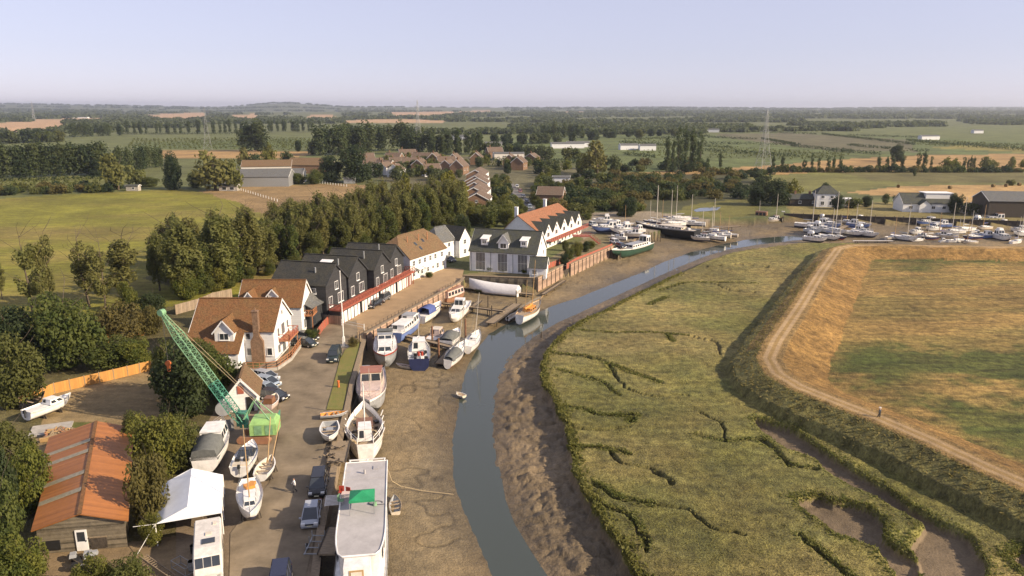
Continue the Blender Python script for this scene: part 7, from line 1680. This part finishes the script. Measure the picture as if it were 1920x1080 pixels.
# jib direction found from the photo: tip over the trees behind the yard
TIP = G(303, 586, 15.5)-base; FOOT = Vector((-.5, .3, 1.6)); D = TIP-FOOT; LJ = D.length
ax = D.normalized(); sx = ax.cross(Vector((0, 0, 1))).normalized(); sy = sx.cross(ax)
def jib(b0, b1, u0, u1, name, m, bays):
    b = MB(); P_ = []
    for k in range(bays+1):
        u = u0+(u1-u0)*k/bays; h = b0+(b1-b0)*k/bays
        P_.append([FOOT+D*u+sx*a*h+sy*c*h for a, c in ((-1, -1), (1, -1), (1, 1), (-1, 1))])
    for k in range(bays):
        for i in range(4):
            b.tube(P_[k][i], P_[k+1][i], 0.065, .065, 5); j = (i+1) % 4
            b.tube(P_[k][i], P_[k][j], .032, .032, 4)
            b.tube(P_[k][i] if k % 2 else P_[k][j], P_[k+1][j] if k % 2 else P_[k+1][i], .032, .032, 4)
    for i in range(4): b.tube(P_[-1][i], P_[-1][(i+1) % 4], .05, .05, 4)
    return b.build(name, M[m], jb)
jb = thing('jib', None, None); jb.parent = cr
b = MB(); jb2 = None
C.objects.unlink(jb); bpy.data.objects.remove(jb)
b = MB(); b.box(tuple(FOOT), (1.0, .4, .5)); jb = b.build('jib', M['crane_teal'], cr)
jib(.18, .48, 0, .12, 'jib_section', 'crane_teal', 4); jib(.48, .48, .12, .38, 'jib_section', 'crane_teal', 10); jib(.48, .48, .38, .80, 'jib_section', 'crane_green', 15); jib(.48, .16, .80, .985, 'jib_section', 'crane_green', 7)
b = MB(); b.tube(TIP-sx*.35, TIP+sx*.35, .42, .42, 12); b.build('head_sheave', M['crane_green'], jb)
# house, A-frame, tracks
b = MB(); fr = R(12); rows = [[(-1.3, -1.3, 1.1), (1.9, -1.3, 1.1), (1.9, 1.3, 1.1), (-1.3, 1.3, 1.1)], [(-1.3, -1.3, 2.5), (1.9, -1.3, 2.5), (1.9, 1.3, 2.5), (-1.3, 1.3, 2.5)], [(-1.0, -.8, 3.1), (1.6, -.8, 3.1), (1.6, .8, 3.1), (-1.0, .8, 3.1)]]
b.grid(rows, sm=False, closed=True); b.poly(rows[-1]); hs = b.build('engine_house', M['house_green'], cr, loc=(2.0, -.3, 0), rz=R(6))
b = MB(); b.box((-.3, -1.32, 1.8), (.9, .03, 1.2)); b.box((1.0, -1.32, 1.8), (.9, .03, 1.2)); b.build('door_panel', M['crane_green'], hs)
b = MB(); b.box((-.9, .9, 2.3), (1.2, 1.0, 1.8)); cb_ = b.build('cab', M['crane_teal'], cr); b = MB(); b.box((-1.52, .9, 2.6), (.03, .8, .9)); b.box((-.9, .38, 2.6), (.9, .03, .9)); b.build('window', M['glass'], cb_)
AP = Vector((1.2, -.2, 5.2)); b = MB()
for s in (-1, 1): b.tube((0, s*.9-.2, 3.0), AP+Vector((0, s*.3, 0)), .09, .07, 6); b.tube((3.2, s*.9-.2, 2.9), AP+Vector((0, s*.3, 0)), .08, .06, 6)
b.build('gantry', M['crane_green'], cr)
b = MB()
for s in (-1, 1): b.tube(AP+Vector((0, s*.2, 0)), FOOT+D*.62+sy*1.5+sx*s*.3, .03, .03, 4); b.tube(FOOT+D*.62+sy*1.5+sx*s*.3, TIP+sx*s*.2, .025, .025, 4)
b.build('pendant_rope', M['rope'], cr)
for s in (-1, 1):
    pts = [(-1.9+.0, .0), (1.9, .0)]; b = MB(); rows = []
    for k in range(20):
        a = 2*math.pi*k/20; x = (1.6 if math.cos(a) > 0 else -1.6)+.45*math.cos(a); rows.append([(x, -.32, .45+.45*math.sin(a)), (x, .32, .45+.45*math.sin(a))])
    rows.append(rows[0]); b.grid(rows, sm=False); b.poly([r_[0] for r_ in rows[:-1]]); b.poly([r_[1] for r_ in rows[:-1]][::-1]); b.build('track', M['b_rust'], cr, loc=(1.2, s*1.2-.2, 0))
# hook
hk = G(310, 682, 0); HB = G(303, 586, 15.5); HZ = 15.5-6.9
b = MB(); b.tube(TIP, Vector((TIP.x+.1, TIP.y, HZ-base.z+.5)), .03, .03, 4); b.build('hoist_rope', M['wire'], cr)
b = MB(); c0 = Vector((TIP.x+.1, TIP.y, HZ)); b.tube(c0+Vector((0, -.14, .3)), c0+Vector((0, .14, .3)), .36, .36, 12); b.box(c0+Vector((0, 0, -.1)), (.35, .25, .6)); [b.tube(c0+Vector((math.sin(a)*.18, 0, -.6+math.cos(a)*.18)), c0+Vector((math.sin(a+.5)*.18, 0, -.6+math.cos(a+.5)*.18)), .05, .05, 5) for a in [k*.5 for k in range(3, 11)]]
b.build('hook_block', M['hookorange'], cr)
# containers and skips beside the crane
cn_ = thing('green_skip', 'dark green ribbed steel skip between the crane and the yard hut', 'skip', G(505, 786), R(8)); b = MB(); b.box((0, 0, .5), (2.6, 1.3, 1.0), top=1.06); [b.box((-1.2+k*.3, -.68, .5), (.08, .06, .95)) for k in range(9)]; b.build('bin', M['crane_teal'], cn_); b = MB(); b.box((0, 0, 1.02), (2.5, 1.2, .06)); b.build('contents', M['wood'], cn_)
ws = thing('water_tank', 'grey round-topped tank at the corner of the yard hut', 'tank', G(422, 775), R(10)); b = MB(); b.tube((0, -1.0, 1.0), (0, 1.0, 1.0), 1.0, 1.0, 16); b.build('tank', M['b_grey'], ws); b = MB(); b.box((-.5, 0, .3), (.4, 1.6, .6)); b.box((.5, 0, .3), (.4, 1.6, .6)); b.build('stand', M['b_rust'], ws)
fence_panels('iron_fence', 'pale corrugated fence panel behind the crane foot', PX([(400, 812), (440, 806)]), 1.5, 'galv', panel=1.4)
# flagpole, people, bales, pylons
fp = thing('flagpole', 'tall white flagpole at the top of the grass verge', 'flagpole', G(645, 650)); b = MB(); h_ = hz(645, 650, 509); b.tube((0, 0, 0), (0, 0, h_), .12, .06, 8); b.tube((0, 0, h_), (0, 0, h_+.15), .1, .06, 8); b.build('pole', M['pole'], fp); b = MB(); b.box((0, 0, .9), (.45, .45, 1.8), top=.8); b.build('tabernacle', M['pole'], fp); b = MB(); b.box((0, 0, .1), (2.6, 1.2, .2)); b.build('plinth', M['concrete'], fp)
def person(px, py, label, rz, top, legs, hair, hat=None, h=1.72, stick=False, scale=1.0):
    t = thing('person', label, 'person', G(px, py, ground(*G(px, py)[:2])), rz)
    # skeleton in metres, facing +x, mid-stride
    J = [(0, 0, .93), (0, 0, 1.12), (0, 0, 1.40), (.01, 0, 1.50), (.03, 0, 1.60), (.03, 0, 1.70), (.02, .19, 1.40), (-.12, .25, 1.14), (-.02, .26, .90), (.02, -.19, 1.40), (.14, -.25, 1.15), (.30, -.24, .95), (0, .10, .88), (.17, .10, .50), (.16, .10, .09), (.30, .11, .03), (0, -.10, .88), (.02, -.10, .48), (-.22, -.10, .13), (-.12, -.11, .03), (.04, .27, .80), (.37, -.24, .88)]
    E_ = [(0, 1), (1, 2), (2, 3), (3, 4), (4, 5), (2, 6), (6, 7), (7, 8), (2, 9), (9, 10), (10, 11), (0, 12), (12, 13), (13, 14), (14, 15), (0, 16), (16, 17), (17, 18), (18, 19), (8, 20), (11, 21)]
    rad = [(.15, .12), (.14, .11), (.17, .11), (.06, .06), (.095, .085), (.08, .08), (.07, .07), (.05, .05), (.035, .035), (.07, .07), (.05, .05), (.035, .035), (.095, .095), (.07, .07), (.045, .045), (.04, .04), (.095, .095), (.07, .07), (.045, .045), (.04, .04), (.035, .025), (.035, .025)]
    me = bpy.data.meshes.new('body'); me.from_pydata(J, E_, []); o = link('body', me, t)
    md = o.modifiers.new('skin', 'SKIN'); md.use_smooth_shade = True
    for v, r_ in zip(me.skin_vertices[0].data, rad): v.radius = r_
    me.skin_vertices[0].data[0].use_root = True
    o.modifiers.new('sub', 'SUBSURF').levels = 1; o.modifiers['sub'].render_levels = 1
    mm, tt, bb = newmat('person_colours'); tc = N(tt, 'ShaderNodeTexCoord'); sx_ = N(tt, 'ShaderNodeSeparateXYZ'); tt.links.new(tc.outputs['Object'], sx_.inputs[0])
    mr_ = N(tt, 'ShaderNodeMapRange'); mr_.inputs[1].default_value = 0; mr_.inputs[2].default_value = 1.8; tt.links.new(sx_.outputs[2], mr_.inputs[0])
    cr_ = N(tt, 'ShaderNodeValToRGB'); cr_.color_ramp.interpolation = 'CONSTANT'; el = cr_.color_ramp.elements
    el[0].position = 0; el[0].color = (.03, .025, .02, 1); el[1].position = .045; el[1].color = (*legs, 1)
    for p_, c_ in ((.55, top), (.83, (.48, .29, .2)), (.925, hat or hair)): e_ = el.new(p_); e_.color = (*c_, 1)
    tt.links.new(mr_.outputs[0], cr_.inputs[0]); tt.links.new(cr_.outputs[0], bb.inputs['Base Color']); me.materials.append(mm)
    if hat: b = MB(); b.tube((.03, 0, 1.70), (.03, 0, 1.72), .17, .17, 12); b.tube((.03, 0, 1.72), (.03, 0, 1.80), .1, .085, 10); b.build('hat', M['pole'], t)
    if stick: b = MB(); b.tube((.42, -.25, .95), (.62, -.28, .02), .015, .015, 5); b.build('walking_stick', M['mastwood'], t)
    return t
person(553, 924, 'person in a white top walking across the quay beside the tent', R(200), (.75, .73, .7), (.03, .03, .035), (.12, .09, .06))
person(1648, 788, 'person in a pale hat and dark clothes walking on the sea bank path', R(120), (.035, .04, .05), (.05, .05, .05), (.5, .45, .4), (.75, .72, .68))
for i, (px, py) in enumerate(((1684, 352), (1781, 354), (1862, 351), (1886, 350), (1911, 348))):
    p = G(px, py); b = MB(); b.tube((0, -.7, .8), (0, .7, .8), .85, .85, 14); b.tube((0, -.72, .8), (0, -.70, .8), .5, .84, 14, cap=False); tag(b.build('hay_bale', M['straw'], None, loc=p, rz=rnd.uniform(0, 3)), f'round hay bale on the stubble field behind the bungalow, {ORD[i]} from the left', 'hay bale', 'hay bales')
def pylon(px, py, top, label, wd=7.5, rz=0):
    p = G(px, py); h = hz(px, py, top); t = thing('pylon', label, 'pylon', p, rz, 'electricity pylons'); b = MB(); s = max(.09, p.y/6800)
    lev = [(0, 1.0), (.18, .72), (.36, .5), (.52, .34), (.66, .22), (.78, .16), (.88, .13), (1.0, .02)]
    for (z0, a0), (z1, a1) in zip(lev, lev[1:]):
        q0 = [Vector((x*a0*wd/2, y*a0*wd/2, z0*h)) for x, y in ((-1, -1), (1, -1), (1, 1), (-1, 1))]; q1 = [Vector((x*a1*wd/2, y*a1*wd/2, z1*h)) for x, y in ((-1, -1), (1, -1), (1, 1), (-1, 1))]
        for i in range(4):
            j = (i+1) % 4; b.tube(q0[i], q1[i], s, s, 4, cap=False); b.tube(q0[i], q1[j], s*.55, s*.55, 3, cap=False); b.tube(q0[j], q1[i], s*.55, s*.55, 3, cap=False); b.tube(q1[i], q1[j], s*.5, s*.5, 3, cap=False)
    b.build('tower', M['galv'], t)
    for z, w_ in ((.66, 8.5), (.78, 11), (.88, 8)):
        b = MB()
        for sgn in (-1, 1):
            e = Vector((sgn*w_/2, 0, z*h)); b.tube((0, .4, z*h+1.2), e, s*.6, s*.4, 4, cap=False); b.tube((0, -.4, z*h), e, s*.6, s*.4, 4, cap=False); b.tube(e, e+Vector((0, 0, -2.6)), s*.4, s*.4, 4, cap=False)
        b.build('cross_arm', M['galv'], t)
pylon(785, 290, 187, 'tall lattice pylon in the middle distance behind the village', 9, .5); pylon(1430, 326, 205, 'lattice pylon standing in the stubble strip by the small poplars', 9, .3); pylon(390, 281, 200, 'lattice pylon above the great rounded willow', 8, .4); pylon(64, 226, 190, 'far lattice pylon on the left skyline', 9, .4)
# planks, bollard and poles on the quay
b = MB(); b.tube((0, 0, 0), (0, 0, 1.0), .18, .16, 10); b.tube((0, 0, 1.0), (0, 0, 1.12), .22, .2, 10); tag(b.build('bollard', M['hookorange'], None, loc=G(635, 727)), 'orange bollard on the grass verge', 'bollard')
for i, (px, py) in enumerate(((656, 642), (664, 640), (671, 634), (676, 642))):
    b = MB(); b.box((0, 0, .6), (.25, .25, 1.3), .3*i, 0, .8); tag(b.build('mooring_post', M['wood'], None, loc=G(px, py)), f'short timber post near the flagpole foot, {ORD[i]} from the left', 'post', 'posts near the flagpole')
tl_ = thing('trailer', 'dark bare boat trailer standing on the quay beside the silver saloon', 'trailer', G(592, 1030), R(90)); b = MB(); b.bar((-1.6, -.6, .5), (1.6, -.6, .5), .1, .1); b.bar((-1.6, .6, .5), (1.6, .6, .5), .1, .1); [b.bar((x, -.7, .5), (x, .7, .5), .08, .08) for x in (-1.5, -.5, .5, 1.5)]; [b.bar((x, s*.6, .5), (x, s*.6, 1.2), .07, .07) for x in (-1.0, .2, 1.2) for s in (-1, 1)]; b.build('chassis', M['galv'], tl_)
for s in (-1, 1):
    b = MB(); b.tube((0, -.08, 0), (0, .08, 0), .3, .3, 12); b.build('wheel', M['rub'], tl_, loc=(0, s*.8, .3))
for i in range(7):
    px, py = rnd.uniform(606, 640), rnd.uniform(845, 885); b = MB()
    for k in range(6): b.bar((rnd.uniform(-.8, .8), rnd.uniform(-.5, .5), .1+.1*k), (rnd.uniform(-.8, .8), rnd.uniform(-.5, .5), .15+.12*k), .14, .08, rnd.randrange(2))
    tag(b.build('timber_heap', [M['wood'], M['darkwood']], None, loc=G(px, py)), 'small heap of loose timber on the quay edge behind the parked black car', 'timber', 'timber heaps on the quay')
# ---------------------------------------------------------------- haze
hb = MB(); hb.box((0, 6600, 63), (36000, 14400, 146)); 
hm = bpy.data.materials.new('haze'); hm.use_nodes = True; ht = hm.node_tree; ht.nodes.clear()
ho = ht.nodes.new('ShaderNodeOutputMaterial'); hv = ht.nodes.new('ShaderNodeVolumePrincipled')
hv.inputs['Color'].default_value = (.86, .91, 1.0, 1); hv.inputs['Density'].default_value = 8.5e-5; hv.inputs['Anisotropy'].default_value = .5
ht.links.new(hv.outputs[0], ho.inputs['Volume'])
tag(hb.build('haze', hm), None, None, kind='stuff')
